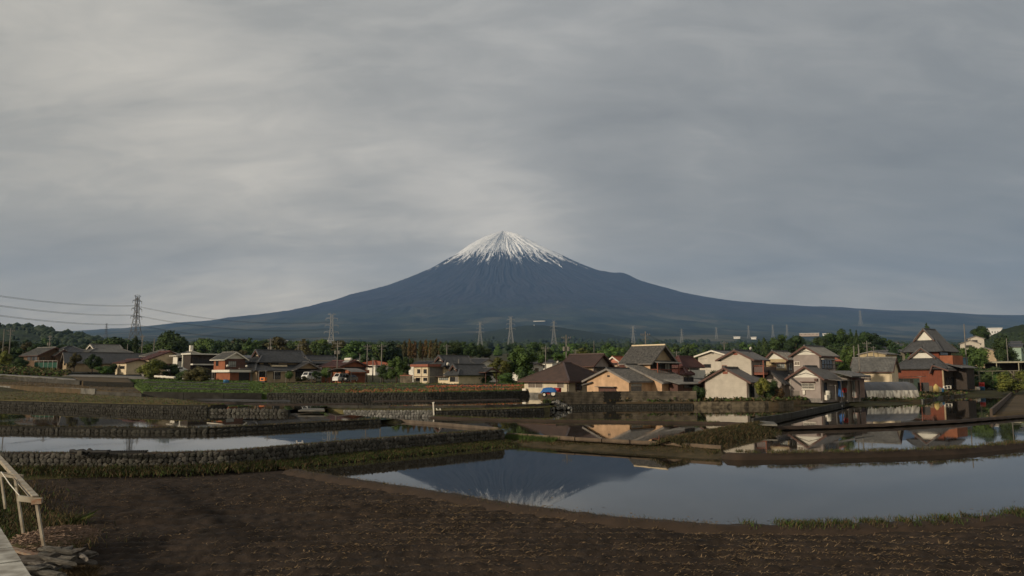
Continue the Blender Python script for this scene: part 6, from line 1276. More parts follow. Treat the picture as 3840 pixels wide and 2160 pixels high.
pw('overhead wire from the tan house pole to the red-brown house pole', (1015, 1272, 205), (1267, 1284, 165), .8); pw('overhead wire between the red-brown house poles', (1267, 1284, 165), (1378, 1296, 172), .5); pw('overhead wire towards the cedar grove', (1432, 1296, 158), (1676, 1300, 200), 1.0)
pw('upper service wire over the pink house roof', (2420, 1252, 150), (2715, 1310, 205), 1.6); pw('lower service wire over the pink house roof', (2420, 1262, 150), (2650, 1345, 128), 1.4); pw('overhead wire behind the maroon roof', (2123, 1290, 150), (2420, 1316, 150), .7); pw('second overhead wire behind the maroon roof', (2123, 1300, 150), (2420, 1322, 150), .8); pw('overhead wire right of the pink house', (2420, 1300, 150), (2715, 1290, 205), .9); pw('overhead wire to the knoll pole', (2715, 1300, 205), (3201, 1304, 150), 1.2); pw('overhead wire left of the domed tree', (535, 1262, 205), (330, 1270, 205), .8); pw('overhead wire right of the domed tree pole', (535, 1262, 205), (700, 1280, 205), .8)

# ------------------------------------------------------------------ board fence
fl = lift(shift(Gs(.4, (2088, 1534), (2300, 1529), (2614, 1527)), .12), .92)
root = thing('board_fence', 'long weathered brown fence of horizontal concrete boards before the pink house', 'fence', fl[0]); E = resample(fl, 12); zt = A(2350, 1467, fl[1].y).z; n = 8
for k, (a, b) in enumerate(zip(E, E[1:])):
    a0, b0 = a - fl[0], b - fl[0]
    for j in range(n):
        z0 = lerp(0, zt - .92, j / n) + .014; z1 = lerp(0, zt - .92, (j + 1) / n) - .014; mb = MB(); off = .02 * (j % 2); mb.hexa([(a0.x, a0.y + off, z0), (b0.x, b0.y + off, z0), (b0.x, b0.y + .07, z0), (a0.x, a0.y + .07, z0), (a0.x, a0.y + off + .015, z1), (b0.x, b0.y + off + .015, z1), (b0.x, b0.y + .07, z1), (a0.x, a0.y + .07, z1)]); mb.build('board', blockmat, root)
for a in E: MB().bar(a - fl[0] + Vector((0, .1, -.3)), a - fl[0] + Vector((0, .1, zt - .88)), .13).build('post', darkconcrete, root)
bk = [p - fl[0] + Vector((0, .085, 0)) for p in fl]; mb = MB(); strip_wall(mb, bk, .02, 0, zt - .94, 3); mb.build('backing', mortar, root)
# ------------------------------------------------------------------ heap of rocks
hp = G(2088, 1536, .45); heap = thing('rock_heap', 'heap of loose pale rocks at the water edge left of the board fence', 'rock heap', hp); ms = stone_meshes(palestone); rr = random.Random(9)
for i in range(120):
    th = rr.uniform(0, 6.28); q = sqrt(rr.random()); s = rr.uniform(.12, .24); o = link('rock', rr.choice(ms), heap, (cos(th) * q * 1.75, sin(th) * q * 1.0, max(.05, (1 - q) * 1.0 + rr.uniform(-.1, .1)))); o.rotation_euler = (rr.uniform(0, 3), rr.uniform(0, 3), rr.uniform(0, 3)); o.scale = (s, s, s * 1.3)
mb = MB(); lobe(mb, (0, 0, 0), .8, rr, 9, 3); o = mb.build('core', mortar, heap); o.scale = (1.7, 1, 1)
# ------------------------------------------------------------------ small tractor under blue tarpaulin, red bin
bluetarp = mat('blue_tarpaulin', (0.03, 0.13, 0.36), .45, (0.018, 0.075, 0.24), 4, 5, .5, .6, 5, .05)
p = A(2062, 1487, 110); o = thing('tractor', 'small red tractor with white wheels under a blue tarpaulin by the bungalow', 'tractor', p, radians(-10))
def wheel(parent, x, y, z, r, w, tm, rm):
    t = MB().tube([(x, y - w / 2, z), (x, y - w * .3, z), (x, y + w * .3, z), (x, y + w / 2, z)], [r * .86, r, r, r * .86], 16).build('wheel', tm, parent, False); MB().tube([(x, y - w * .56, z), (x, y + w * .56, z)], r * .62, 12).build('rim', rm, t); return t
wheel(o, .55, -.45, .42, .46, .26, blackrub, trim_white); wheel(o, .55, .45, .42, .46, .26, blackrub, trim_white); wheel(o, -.75, -.4, .28, .30, .2, blackrub, trim_white); wheel(o, -.75, .4, .28, .30, .2, blackrub, trim_white)
MB().box(-1.0, .9, -.3, .3, .35, .8).build('body', mat('red_enamel', (.45, .03, .03), .4, (.3, .02, .02), 3, 3, .5), o); MB().box(.8, 1.12, -.4, .4, .2, .7).build('tailboard', MATS['red_enamel'], o)
mb = MB(); nx, ny = 13, 9
for j in range(ny):
    for i in range(nx):
        x = -1.35 + 2.5 * i / (nx - 1); y = -.7 + 1.4 * j / (ny - 1); e_ = min(1, (1 - abs(y) / .75) * 2.6) * min(1, min(i, nx - 1 - i) / 2.0); z = .5 + e_ * (.55 + .22 * sin((i / (nx - 1)) * pi) + .1 * N(x * 2.5, y * 3)); mb.v.append((x, y, z + .05 * N(x * 6, y * 6)))
for j in range(ny - 1):
    for i in range(nx - 1): a = j * nx + i; mb.f.append((a, a + 1, a + nx + 1, a + nx)); mb.m.append(0)
mb.build('tarpaulin', bluetarp, o, True)
p = A(2091, 1472, 111.5); o = thing('bin', 'red plastic bin against the beige bungalow wall', 'bin', p, radians(-40)); MB().box(-.45, .45, -.3, .3, -.3, .62).build('body', MATS['red_enamel'], o); MB().box(-.48, .48, -.33, .33, .62, .70).build('lid', mat('dark_red', (.3, .02, .025), .4, (.2, .015, .02), 3, 3, .5), o)
# ------------------------------------------------------------------ ladder on the stone wall, white post and steps
def ladder(label, p0, p1, wv, nr, m, r=.025):
    o = thing('ladder', label, 'ladder', p0); d = p1 - p0; MB().bar((0, 0, 0), d, r * 2, r * 3).build('side_rail', m, o); MB().bar(wv, wv + d, r * 2, r * 3).build('side_rail', m, o)
    for k in range(nr): t = (k + .7) / (nr + .4); MB().bar(d * t, d * t + wv, r * 1.5).build('rung', m, o)
base = G(1132, 1712, .32) + Vector((0, -.1, 0)); topp = base + Vector((-.40, .42, .80)); ladder('aluminium ladder leaning against the long fieldstone wall', base, topp, Vector((.32, -.05, 0)), 5, alum)
p = G(1628, 1561, .45); o = thing('post', 'tall white timber post standing in the paddy at the cobbled wall end', 'post', p); MB().bar((0, 0, -.4), (-.12, .05, 1.35), .13, .13).build('shaft', trim_white, o); MB().bar((-.22, .05, 1.33), (0, .05, 1.38), .14, .1).build('cap', trim_white, o)
p2_ = G(1646, 1560, .45); ladder('short white wooden steps beside the tall white post', p2_ + Vector((.1, 0, 0)), p2_ + Vector((-.3, .3, .75)), Vector((.35, .05, 0)), 3, trim_white)
# ------------------------------------------------------------------ cars and carports
carwhite = mat('white_car_paint', (.75, .74, .70), .25, (.7, .69, .65), 2, 2, .5, spec=.6); cardark = mat('dark_car_paint', (.03, .032, .036), .25, (.025, .025, .03), 2, 2, .5, spec=.6); lamp_red = mat('lamp_red', (.4, .02, .02), .3, (.3, .02, .02), 2, 2, .5); lamp_clear = mat('lamp_clear', (.6, .6, .58), .2, (.5, .5, .5), 2, 2, .5)
def car(label, p, rz, m, van=True, cat='car', name='car'):
    o = thing(name, label, cat, p, rz); Lc, Wc = (3.35, 1.45) if van else (4.1, 1.65); prof_ = ([(0, .35), (0, .95), (.28, 1.12), (.72, 1.78), (3.1, 1.84), (3.33, 1.6), (3.35, .35)] if van else [(0, .35), (.03, .72), (.95, .92), (1.65, 1.42), (2.95, 1.45), (3.75, 1.02), (4.08, .95), (4.1, .35)])
    mb = MB(); k = len(prof_); inset = lambda z: 0 if z < 1.0 else .12 * (z - 1.0) / .8
    L_ = [(x - Lc / 2, -Wc / 2 + inset(z), z) for x, z in prof_]; R_ = [(x - Lc / 2, Wc / 2 - inset(z), z) for x, z in prof_]; mb.face(L_[::-1]); mb.face(R_)
    for i in range(k): j = (i + 1) % k; mb.face([L_[i], L_[j], R_[j], R_[i]])
    body = mb.build('body', m, o)
    for x in ((-Lc / 2 + .55), (Lc / 2 - .65)):
        for y in (-Wc / 2 + .08, Wc / 2 - .08): wheel(o, x, y, .28, .28, .17, blackrub, alum)
    z0, z1 = (1.05, 1.62) if van else (.95, 1.34)
    for y in (-1, 1):
        for x0, x1 in (((.62, 1.45), (1.55, 2.35), (2.45, 3.1)) if van else ((1.35, 2.1), (2.2, 3.1))):
            yy = y * (Wc / 2 - inset((z0 + z1) / 2) + .006); MB().face([(x0 - Lc / 2, yy + y * .03, z0), (x1 - Lc / 2, yy + y * .03, z0), (x1 - Lc / 2, yy - y * .02, z1), (x0 + .12 - Lc / 2, yy - y * .02, z1)][::int(y)]) if False else None
            m2 = MB(); m2.hexa([(x0 - Lc / 2, yy - y * .02, z0), (x1 - Lc / 2, yy - y * .02, z0), (x1 - Lc / 2, yy + y * .035, z0), (x0 - Lc / 2, yy + y * .035, z0), (x0 + .1 - Lc / 2, yy - y * .06, z1), (x1 - Lc / 2, yy - y * .06, z1), (x1 - Lc / 2, yy - y * .012, z1), (x0 + .1 - Lc / 2, yy - y * .012, z1)]); m2.build('window', glass, o)
    xa, za, xb, zb = (.33, 1.16, .70, 1.72) if van else (1.0, .95, 1.6, 1.38); m2 = MB(); m2.hexa([(xa - Lc / 2 - .03, -Wc / 2 + .14, za), (xa - Lc / 2 + .05, -Wc / 2 + .14, za), (xa - Lc / 2 + .05, Wc / 2 - .14, za), (xa - Lc / 2 - .03, Wc / 2 - .14, za), (xb - Lc / 2 - .03, -Wc / 2 + .22, zb), (xb - Lc / 2 + .05, -Wc / 2 + .22, zb), (xb - Lc / 2 + .05, Wc / 2 - .22, zb), (xb - Lc / 2 - .03, Wc / 2 - .22, zb)]); m2.build('windscreen', glass, o)
    xr = Lc / 2; m2 = MB(); zz0, zz1 = (1.08, 1.6) if van else (1.06, 1.36); m2.box(xr - (.03 if van else .75), xr + (.02 if van else -.2), -Wc / 2 + .2, Wc / 2 - .2, zz0, zz1) if van else m2.hexa([(xr - .42, -.6, 1.04), (xr - .32, -.6, 1.04), (xr - .32, .6, 1.04), (xr - .42, .6, 1.04), (xr - 1.1, -.55, 1.40), (xr - 1.0, -.55, 1.42), (xr - 1.0, .55, 1.42), (xr - 1.1, .55, 1.40)]); m2.build('rear_window', glass, o)
    for y in (-Wc / 2 + .22, Wc / 2 - .22): MB().box(-Lc / 2 - .03, -Lc / 2 + .05, y - .14, y + .14, .66, .82).build('headlight', lamp_clear, o); MB().box(xr - .04, xr + .02, y - .08, y + .08, .75, .98).build('tail_light', lamp_red, o)
    MB().box(-Lc / 2 - .06, -Lc / 2 + .1, -Wc / 2 + .05, Wc / 2 - .05, .32, .5).build('bumper', m, o); return o
car('white van parked under the arched carport', A(1277, 1433, 158), radians(62), carwhite); car('dark car parked under the arched carport beside the van', A(1309, 1432, 159), radians(66), cardark, False)
car('white kei truck-like van parked beside the large tan house', A(1158, 1427, 161), radians(70), carwhite); car('white car half hidden by trees before the pale-walled house', A(662, 1400, 170), radians(40), carwhite, False); car('small white car behind the olive-green tree', A(728, 1428, 154), radians(30), carwhite, False)
p = A(1300, 1434, 158); o = thing('carport', 'arched polycarbonate carport over the white van and dark car', 'carport', p, radians(-25))
mb = MB(); ns = 10
for i in range(ns):
    a0, a1 = -1 + 2 * i / ns, -1 + 2 * (i + 1) / ns; f = lambda t: 2.9 - .75 * t * t; mb.slab([(a0 * 3.1, -2.6, f(a0)), (a1 * 3.1, -2.6, f(a1)), (a1 * 3.1, 2.6, f(a1)), (a0 * 3.1, 2.6, f(a0))], .05)
mb.build('roof', trim_grey, o)
for x in (-2.9, 2.9):
    for y in (-2.4, 2.4): MB().bar((x, y, -.3), (x, y, 2.25), .1).build('post', darkmetal, o)
p = A(1235, 1432, 160); o = thing('carport', 'flat carport with grey sheet roof left of the arched one', 'carport', p, radians(-25)); MB().slab([(-3, -2.4, 2.3), (2.4, -2.4, 2.7), (2.4, 2.4, 2.7), (-3, 2.4, 2.3)], .06).build('roof', r_slate, o)
for x in (-2.8, 2.2):
    for y in (-2.2, 2.2): MB().bar((x, y, -.3), (x, y, 2.5), .1).build('post', darkmetal, o)
# ------------------------------------------------------------------ plastic greenhouse tunnel and shed behind
film = mat('greenhouse_film', (.115, .115, .12), .45, (.06, .06, .063), 1.1, 6, .6, .5, 3, .05, .6); foil = mat('foil_skirt', (.78, .72, .60), .3, (.24, .21, .17), 2.0, 7, .30, .9, 3.5, .12, .6, metal=.15, stretch=(1, 1, .35))
pL = G(3252, 1500, .68); pR = G(3447, 1497, .68); ex = (pR - pL); Lg = ex.length; an = atan2(ex.y, ex.x); o = thing('greenhouse', 'round-topped plastic film greenhouse with crinkled silver skirt at the paddy edge', 'greenhouse', pL, an); Wg = 5.0; Hg = 2.75
def arch(t): return (Wg / 2 - Wg / 2 * cos(t), Hg * (sin(t) ** .72))
def skin(t0, t1, nt, m, name, wr, off=0.0):
    mb = MB(); nx = 40
    for j in range(nt + 1):
        t = lerp(t0, t1, j / nt); y, z = arch(t)
        for i in range(nx + 1): x = Lg * i / nx; w_ = wr * (N(x * 2.2, t * 5, 2) + .6 * N(x * 6, t * 9)); mb.v.append((x, y - off + w_, max(z, .0) + w_ * .6))
    for j in range(nt):
        for i in range(nx): a = j * (nx + 1) + i; mb.f.append((a, a + 1, a + nx + 2, a + nx + 1)); mb.m.append(0)
    return mb.build(name, m, o, True)
skin(.36, pi - .36, 18, film, 'film_cover', .02); skin(.02, .42, 5, foil, 'silver_skirt', .05, .04); skin(pi - .42, pi - .02, 4, foil, 'silver_skirt', .04, -.04)
for k in range(8):
    mb = MB(); x = Lg * k / 7; mb.tube([(x, arch(t)[0], arch(t)[1] + .03) for t in [pi * i / 16 for i in range(17)]], .014, 5); mb.build('hoop', trim_grey, o)
for x in (0.02, Lg - .02):
    mb = MB(); mb.face([(x, *arch(pi * i / 16)) for i in range(17)]); mb.build('end_wall', mat('violet_film', (.13, .10, .12), .4, (.07, .06, .07), 2, 4, .5), o)
mb = MB(); mb.box(-.1, Lg + .1, -.12, .02, -.4, .14); mb.build('base_board', mortar, o)
q = A(3440, 1490, 140); h = House('shed', 'patched sheet-metal and glass shed behind the plastic greenhouse', 'F', 1090, 1100, 139, -40, 'shed'); xL = h.lx(690); zt = h.lz(968)
h.walls(xL, 0, 0, 3, -.6, zt - .1, w_green); h.pent([(h.lx(480), -.4, h.lz(1045)), (h.lx(740), -.4, h.lz(955)), (h.lx(740), 3.2, h.lz(955)), (h.lx(480), 3.2, h.lz(1045))], r_slate, .06, 0); h.pent([(h.lx(735), -.5, h.lz(960)), (.9, -.5, h.lz(945)), (.9, 3.2, h.lz(945)), (h.lx(735), 3.2, h.lz(960))], trim_grey, .07, 0)
for u0, u1, m in ((750, 815, glass), (860, 900, paleglass), (905, 980, paleglass), (985, 1045, trim_grey)): h.wf(u0, u1, 978, 1040, n=1, m=m, fm=alum)
h.post(.6, -.4, -.6, h.lz(948), trim_rust, .08); h.box('side_panel', .0, 1.8, .3, .4, -.6, h.lz(1030), trim_dark)
# boards and clutter beside the greenhouse
def plank(label, pxa, pya, pxb, pyb, z, w, m): a = G(pxa, pya, z); b = G(pxb, pyb, z); o = thing('plank', label, 'plank', a); MB().bar((0, 0, 0), b - a, w, .08).build('board', m, o)
plank('pale concrete plank lying at the paddy edge right of the greenhouse', 3456, 1485, 3520, 1482, .72, .5, concrete); plank('second pale plank nearer the water right of the greenhouse', 3452, 1494, 3470, 1491, .55, .4, concrete)
yf2 = yn2[1:5]; mb = MB(); strip_wall(mb, [p_ - yf2[0] for p_ in lift(yf2, .62)], .35, -.6, .12, 6); o = mb.build('concrete_kerb', concrete); o.location = lift(yf2, .62)[0]; tag(o, 'long low concrete kerb along the paddy edge in front of the red house', 'kerb')
def crate(label, px, py, D, w, d, hh, m, rz=.3, name='crate', cat='crate'):
    o = thing(name, label, cat, A(px, py, D), rz); t = .05
    for nm, b in (('side', (-w / 2, w / 2, -d / 2, -d / 2 + t)), ('side', (-w / 2, w / 2, d / 2 - t, d / 2)), ('side', (-w / 2, -w / 2 + t, -d / 2 + t, d / 2 - t)), ('side', (w / 2 - t, w / 2, -d / 2 + t, d / 2 - t))): MB().box(*b, -.2, hh).build(nm, m, o)
    MB().box(-w / 2 + t, w / 2 - t, -d / 2 + t, d / 2 - t, -.2, hh - .06).build('contents', mortar, o)
crate('tan wooden crate beside the greenhouse end', 3480, 1468, 150, 1.3, .9, 1.1, w_tan); crate('grey crate between greenhouse and yellow sacks', 3500, 1470, 151, .9, .8, .9, trim_grey, .1)
def sack(label, px, py, D, w, hh, m, rz=0, name='sack', cat='sack'):
    o = thing(name, label, cat, A(px, py, D), rz); mb = MB(); rnd = random.Random(int(px)); n = 9
    for j, (z, r) in enumerate(((-.1, .42), (.1, .5), (.45, .5), (.75, .42), (.92, .2), (1.0, .12))):
        for k in range(n): a = 2 * pi * k / n; q = r * w * rnd.uniform(.9, 1.1); mb.v.append((cos(a) * q, sin(a) * q * .7, z * hh))
    for j in range(5):
        for k in range(n): a = j * n + k; b = j * n + (k + 1) % n; mb.f.append((a, b, b + n, a + n)); mb.m.append(0)
    mb.f.append(tuple(5 * n + k for k in range(n))); mb.m.append(0); mb.build('bag', m, o, True); MB().tube([(0, 0, hh * .93), (0, 0, hh * 1.04)], w * .09, 6).build('knot', m, o)
yel = mat('yellow_plastic', (.55, .42, .14), .5, (.35, .26, .1), 4, 3, .5); orangep = mat('orange_pink_plastic', (.62, .30, .18), .5, (.42, .20, .12), 4, 3, .5)
sack('yellow-tan sack leaning near the red house corner', 3511, 1470, 149, 1.1, 1.5, yel); sack('smaller cream sack beside the yellow one', 3525, 1468, 150, .7, .9, w_cream)
for i, (px, m) in enumerate(((3636, orangep), (3644, orangep), (3652, w_cream), (3660, orangep), (3668, trim_white), (3676, orangep))):
    sack('%s plastic bag in the row of bags left of the stacked drums' % ('orange', 'pinkish orange', 'cream', 'crumpled orange', 'white', 'last orange')[i], px, 1462 + (i % 2), 170 + i % 2 * .8, .75 + .2 * (i % 3), .65 + .15 * (i % 2), m, group if False else 0)
bluep = mat('blue_plastic', (.04, .14, .26), .4, (.03, .09, .18), 3, 3, .5); redp = mat('red_plastic', (.60, .06, .045), .4, (.42, .04, .035), 3, 3, .5)
def drum(label, px, py, D, r, hh, m, z=0): o = thing('drum', label, 'drum', A(px, py, D) + Vector((0, 0, z))); MB().tube([(0, 0, -.1 if z == 0 else 0), (0, 0, hh * .1), (0, 0, hh * .33), (0, 0, hh * .36), (0, 0, hh * .66), (0, 0, hh * .69), (0, 0, hh)], [r * .95, r, r, r * 1.06, r, r * 1.04, r * .96], 14).build('barrel', m, o, True); MB().tube([(0, 0, hh), (0, 0, hh + .05)], r * .9, 14).build('lid', m, o)
drum('blue plastic drum standing under the red one', 3683, 1463, 170, .55, .75, bluep); drum('red plastic drum stacked on the blue one', 3683, 1463, 170, .55, .85, redp, .81); drum('small blue tub near the air-conditioner units', 3532, 1470, 152, .4, .7, bluep); drum('tall blue-grey drum beside the trellis post', 3761, 1462, 176, .42, 1.6, bluep)
def acunit(label, px, py, D, rz): o = thing('air_conditioner', label, 'air conditioner', A(px, py, D), rz); MB().box(-.45, .45, -.16, .16, 0, .62).build('casing', trim_white, o); MB().tube([(-.1, -.15, .31), (-.1, -.19, .31)], .25, 14).build('fan_grille', darkmetal, o); MB().box(-.4, -.3, -.15, .15, -.2, 0).build('foot', darkmetal, o); MB().box(.3, .4, -.15, .15, -.2, 0).build('foot', darkmetal, o)
acunit('white air-conditioner unit on the ground by the red house', 3546, 1459, 154, .2); acunit('second white air-conditioner unit beside the first near the red house', 3558, 1457, 156, .1)
# ------------------------------------------------------------------ timber carport, trellis frame
p = A(3700, 1440, 205); o = thing('carport', 'long timber carport with pale roof edge on the right above the paddy', 'carport', p, radians(-38)); s_ = 205 * .99 / F
W_ = 13; za, zb_ = A(3700, 1356, 205).z - p.z, A(3840, 1345, 205).z - p.z
MB().slab([(-1.0, -.6, za), (W_ + 6, -.6, za + .1), (W_ + 6, 6, za - .3), (-1.0, 6, za - .3)], .14).build('roof', r_grey, o); MB().bar((-1.0, -.65, za - .25), (W_ + 6, -.65, za - .15), .12, .34).build('fascia', mat('pale_wood', (.36, .34, .24), .8, (.24, .22, .16), 2, 4, .5), o)
for x in (-.7, 2.6, 7.5, 12.5, 18): MB().bar((x, -.5, -1.5), (x, -.5, za - .3), .2).build('post', MATS['pale_wood'], o); MB().bar((x, 5.6, -1.5), (x, 5.6, za - .5), .2).build('post', MATS['pale_wood'], o)
MB().box(-.6, W_ + 6, 5.75, 5.9, -1.5, za - .4).build('back_wall', w_dark, o); MB().slab([(-.7, 0, za - .5), (-.55, 0, za - .5), (-.55, 5, .2), (-.7, 5, .2)], .05).build('brace_sheet', w_brown, o)
p = A(3674, 1458, 172); o = thing('trellis', 'bare pole trellis frame standing over the drums beside the yellow shrub', 'trellis', p, radians(-28)); zt = A(3674, 1392, 172).z - p.z; Wt = (3762 - 3674) * 172 / F / .8
polem = mat('weathered_pole', (.26, .24, .17), .8, (.15, .14, .10), 3, 4, .5)
for x, y in ((0, 0), (Wt, 0), (.3, 2.2), (Wt * .42, 2.4), (Wt - .4, 2.4)): MB().tube([(x, y, -.5), (x, y, zt)], .06, 6).build('post', polem, o)
for y in (0, 2.3): MB().tube([(-.3, y, zt), (Wt + 1, y, zt + .1)], .07, 6).build('rail', polem, o)
for x in (0, Wt * .5, Wt): MB().tube([(x, -.3, zt + .05), (x, 2.6, zt + .05)], .05, 6).build('rail', polem, o)
MB().bar((Wt, 0, zt - .9), (Wt - .8, 0, zt), .08).build('brace', polem, o)
# ------------------------------------------------------------------ grey house veranda clutter
p = A(3152, 1488, 108); o = thing('tarpaulin', 'bright blue tarpaulin hanging from the grey house awning', 'tarpaulin', p, radians(-45)); zt = A(3152, 1428, 108).z - p.z; mb = MB(); nx, nz = 9, 10
for j in range(nz):
    for i in range(nx): u = i / (nx - 1); v = j / (nz - 1); mb.v.append(((u - .5) * (.8 - .25 * sin(v * 3)), .1 * sin(u * 9 + v * 2) + .05 * N(u * 4, v * 5), v * zt))
for j in range(nz - 1):
    for i in range(nx - 1): a = j * nx + i; mb.f.append((a, a + 1, a + nx + 1, a + nx)); mb.m.append(0)
mb.build('sheet', bluetarp, o, True); MB().tube([(-.5, 0, zt), (.5, 0, zt)], .02, 6).build('rope', trim_white, o)
def rack(label, px, py, D, hh, wd, rz=0): o = thing('laundry_rack', label, 'laundry rack', A(px, py, D), rz); [MB().tube([(x, 0, -.3), (x, 0, hh)], .03, 6).build('post', alum, o) for x in (-wd / 2, wd / 2)]; MB().tube([(-wd / 2 - .2, 0, hh), (wd / 2 + .2, 0, hh)], .02, 6).build('rail', alum, o); [MB().bar((x, -.25, hh - .05), (x, .25, hh - .05), .03).build('arm', alum, o) for x in (-wd / 2, wd / 2)]
rack('steel laundry rack on the grey house veranda', 3118, 1492, 107, 1.75, 1.2, -.7); rack('white laundry poles in front of the large tan house', 1050, 1430, 150, 1.9, 2.6, -.3); rack('laundry rack near the large tan house entrance', 983, 1428, 150, 1.9, 1.6, -.3)
drum('pale plastic tub on the grey house veranda', 3103, 1492, 106.8, .4, .95, w_white); drum('second grey tub on the veranda', 3116, 1494, 107.2, .32, .8, trim_grey)
p = A(3168, 1478, 109); o = thing('reel', 'red hose reel under the grey house awning', 'hose reel', p, radians(-40)); MB().tube([(0, -.12, .55), (0, .12, .55)], .36, 14).build('coil', redp, o); MB().tube([(0, -.18, .55), (0, .18, .55)], .1, 8).build('hub', trim_dark, o); MB().bar((-.2, 0, -.2), (0, 0, .55), .05).build('stand', trim_dark, o); MB().bar((.2, 0, -.2), (0, 0, .55), .05).build('stand', trim_dark, o)
def pipe_(label, pts, r, m, name='pipe', cat='pipe'): o = thing(name, label, cat, pts[0]); MB().tube([p - pts[0] for p in pts], r, 6).build('tube', m, o, True)
pipe_('grey curved pipe pouring into the paddy at the end of the concrete wall', [G(3142, 1500, .9), G(3150, 1505, .85), G(3156, 1515, .6), G(3158, 1525, .35)], .07, alum); pipe_('pale hose lying on the grassy bund by the concrete wall', [G(2822, 1582, .75), G(2832, 1592, .62), G(2846, 1605, .2)], .05, mat('pale_hose', (.42, .50, .45), .5, (.3, .36, .32), 3, 3, .5))
# ------------------------------------------------------------------ dishes
def dish(label, px, py, D, r): o = thing('satellite_dish', label, 'satellite dish', A(px, py, D), .5); mb = MB(); mb.tube([(0, .12, 0), (0, .05, 0), (0, -.02, 0), (0, -.08, 0)], [.05, r * .6, r * .9, r], 14); mb.build('reflector', trim_white, o, True); MB().bar((0, .1, 0), (0, .2, -.7), .05).build('mast', darkmetal, o); MB().bar((0, -.05, -r * .8), (0, -.4, -.05), .03).build('feed_arm', darkmetal, o)
dish('white satellite dish above the white-sided house ridge', 2814, 1307, 112, .26); dish('white satellite dish on the cream house wall', 1679, 1365, 146, .34); dish('small dish on the flat roof of the modern dark house', 719, 1316, 170, .26); dish('white dish on the brick house canopy', 853, 1372, 156, .28); dish('small dish on the large tan house lower roof', 925, 1373, 158, .25); dish('white dish at the left end of the maroon ribbed roof', 2091, 1358, 132, .25)
# ------------------------------------------------------------------ small things in the left plots
p = A(987, 1429, 149); o = thing('generator', 'orange machine standing on the vegetable plot before the tan house', 'generator', p, -.3); orng = mat('orange_enamel', (.75, .20, .03), .4, (.6, .15, .03), 3, 3, .5); MB().box(-.55, .55, -.35, .35, .05, .72).build('casing', orng, o); MB().box(-.6, .6, -.4, .4, -.2, .05).build('skid', darkmetal, o); MB().box(-.3, .3, -.37, -.34, .2, .55).build('grille', darkmetal, o)
drum('blue water drum on the vegetable plot', 846, 1441, 138, .42, .8, bluep); drum('second smaller blue drum on the vegetable plot', 852, 1441, 138, .3, .7, bluep)
def sheetroll(label, p0, p1, r, m, name='plastic_sheet'): o = thing(name, label, 'plastic sheet', p0); mb = MB(); d = p1 - p0; pts = [d * (i / 12) + Vector((0, .1 * N(i * .7), r * .7 + .12 * N(i * .9, 4))) for i in range(13)]; mb.tube(pts, [r * (.6 + .5 * abs(N(i * 1.3, 7))) for i in range(13)], 7); mb.build('roll', m, o, True); MB().bar(d * .3 + Vector((0, -.2, .02)), d * .3 + Vector((0, .25, .02)), .2, .2).build('weight', stone, o)
sheetroll('rolled white plastic sheeting lying on the vegetable terrace', A(580, 1416, 150), A(655, 1421, 148), .35, trim_white); sheetroll('white sheeting under the olive-green tree', A(712, 1423, 150), A(800, 1426, 150), .25, trim_white)
sheetroll('black netting roll on top of the long stone wall', G(262, 1699, 1.0), G(410, 1702, 1.0), .13, blackrub, 'netting_roll')
o = thing('mesh_panel', 'flat black mesh tray strip lying on the stone wall top', 'mesh panel', G(413, 1701, 1.02)); d = G(548, 1699, 1.02) - G(413, 1701, 1.02); MB().bar((0, 0, .04), d + Vector((0, 0, .04)), .3, .07).build('tray', blackrub, o)
for k in range(18): MB().bar(d * (k / 17) + Vector((0, -.15, .1)), d * (k / 17) + Vector((0, .15, .1)), .05).build('rib', blackrub, o)
def slab_(label, pp, z, m, th=.12): P = [G(a, b, z) for a, b in pp]; o = thing('concrete_slab', label, 'slab', P[0]); MB().slab([q - P[0] for q in P], th).build('slab', m, o)
slab_('flat pale concrete slab bridging the paddy corner', ((1118, 1538), (1218, 1538), (1215, 1531), (1145, 1531)), 1.42, concrete); slab_('long pale concrete board ramp beside the channel wall', ((2845, 1590), (2915, 1592), (2900, 1581), (2850, 1578)), .75, concrete) 
o = thing('hut', 'grey roadside notice box with dark roof by the road', 'hut', A(541, 1413, 165), -.6); MB().box(-.5, .5, -.3, .3, -.3, 1.15).build('wall', concrete, o); MB().box(-.75, .75, -.5, .5, 1.15, 1.3).build('roof', trim_dark, o); MB().box(-.35, .35, -.33, -.3, .1, .95).build('door', trim_grey, o)
o = thing('garden_net', 'green netting stretched on poles in front of the brown house', 'netting', A(128, 1380, 181), radians(-6)); net = mat('green_net', (.03, .10, .07), .9, (.02, .06, .04), 3, 3, .5)
for k in range(6): MB().tube([(k * 1.15, 0, -.3), (k * 1.15, 0, 1.7)], .03, 5).build('post', alum, o)
MB().bar((0, 0, 1.7), (5.75, 0, 1.7), .05).build('rail', alum, o); MB().box(0, 5.75, .03, .05, .1, 1.3).build('net', net, o)

# ------------------------------------------------------------------ lower left: bank, steel frame, deck, logs
bank_rows = [[Vector((-15.5, 8, .25)), Vector((-7.2, 8, .25))], [Vector((-17.5, 14, .3)), Vector((-9.4, 14, .25))], [A(-260, 2110, 19.0), A(235, 2140, 19.0)], [G(-260, 1960, .35), G(135, 1960, .1)], [G(-260, 1840, .3), G(30, 1840, 0)], [G(-260, 1790, .25), G(-20, 1795, -.05)]]
for r_ in bank_rows:
    for q in r_: q.z = .32 if q is r_[0] else -.02
bank_rows = [[a, a.lerp(b, .55) + Vector((0, 0, .16)), a.lerp(b, .85) + Vector((0, 0, .10)), b] for a, b in bank_rows]
loft('bank', drygrass, bank_rows, 30, 10, .6, lambda p, u, v: .06 * N(p.x * 1.2, p.y * 1.2) + .03 * N(p.x * 4, p.y * 4))
def bankz(p): return .42
edge_line = [G(200, 2120, .2), G(140, 2000, .2), G(80, 1900, .2), G(20, 1830, .2)]
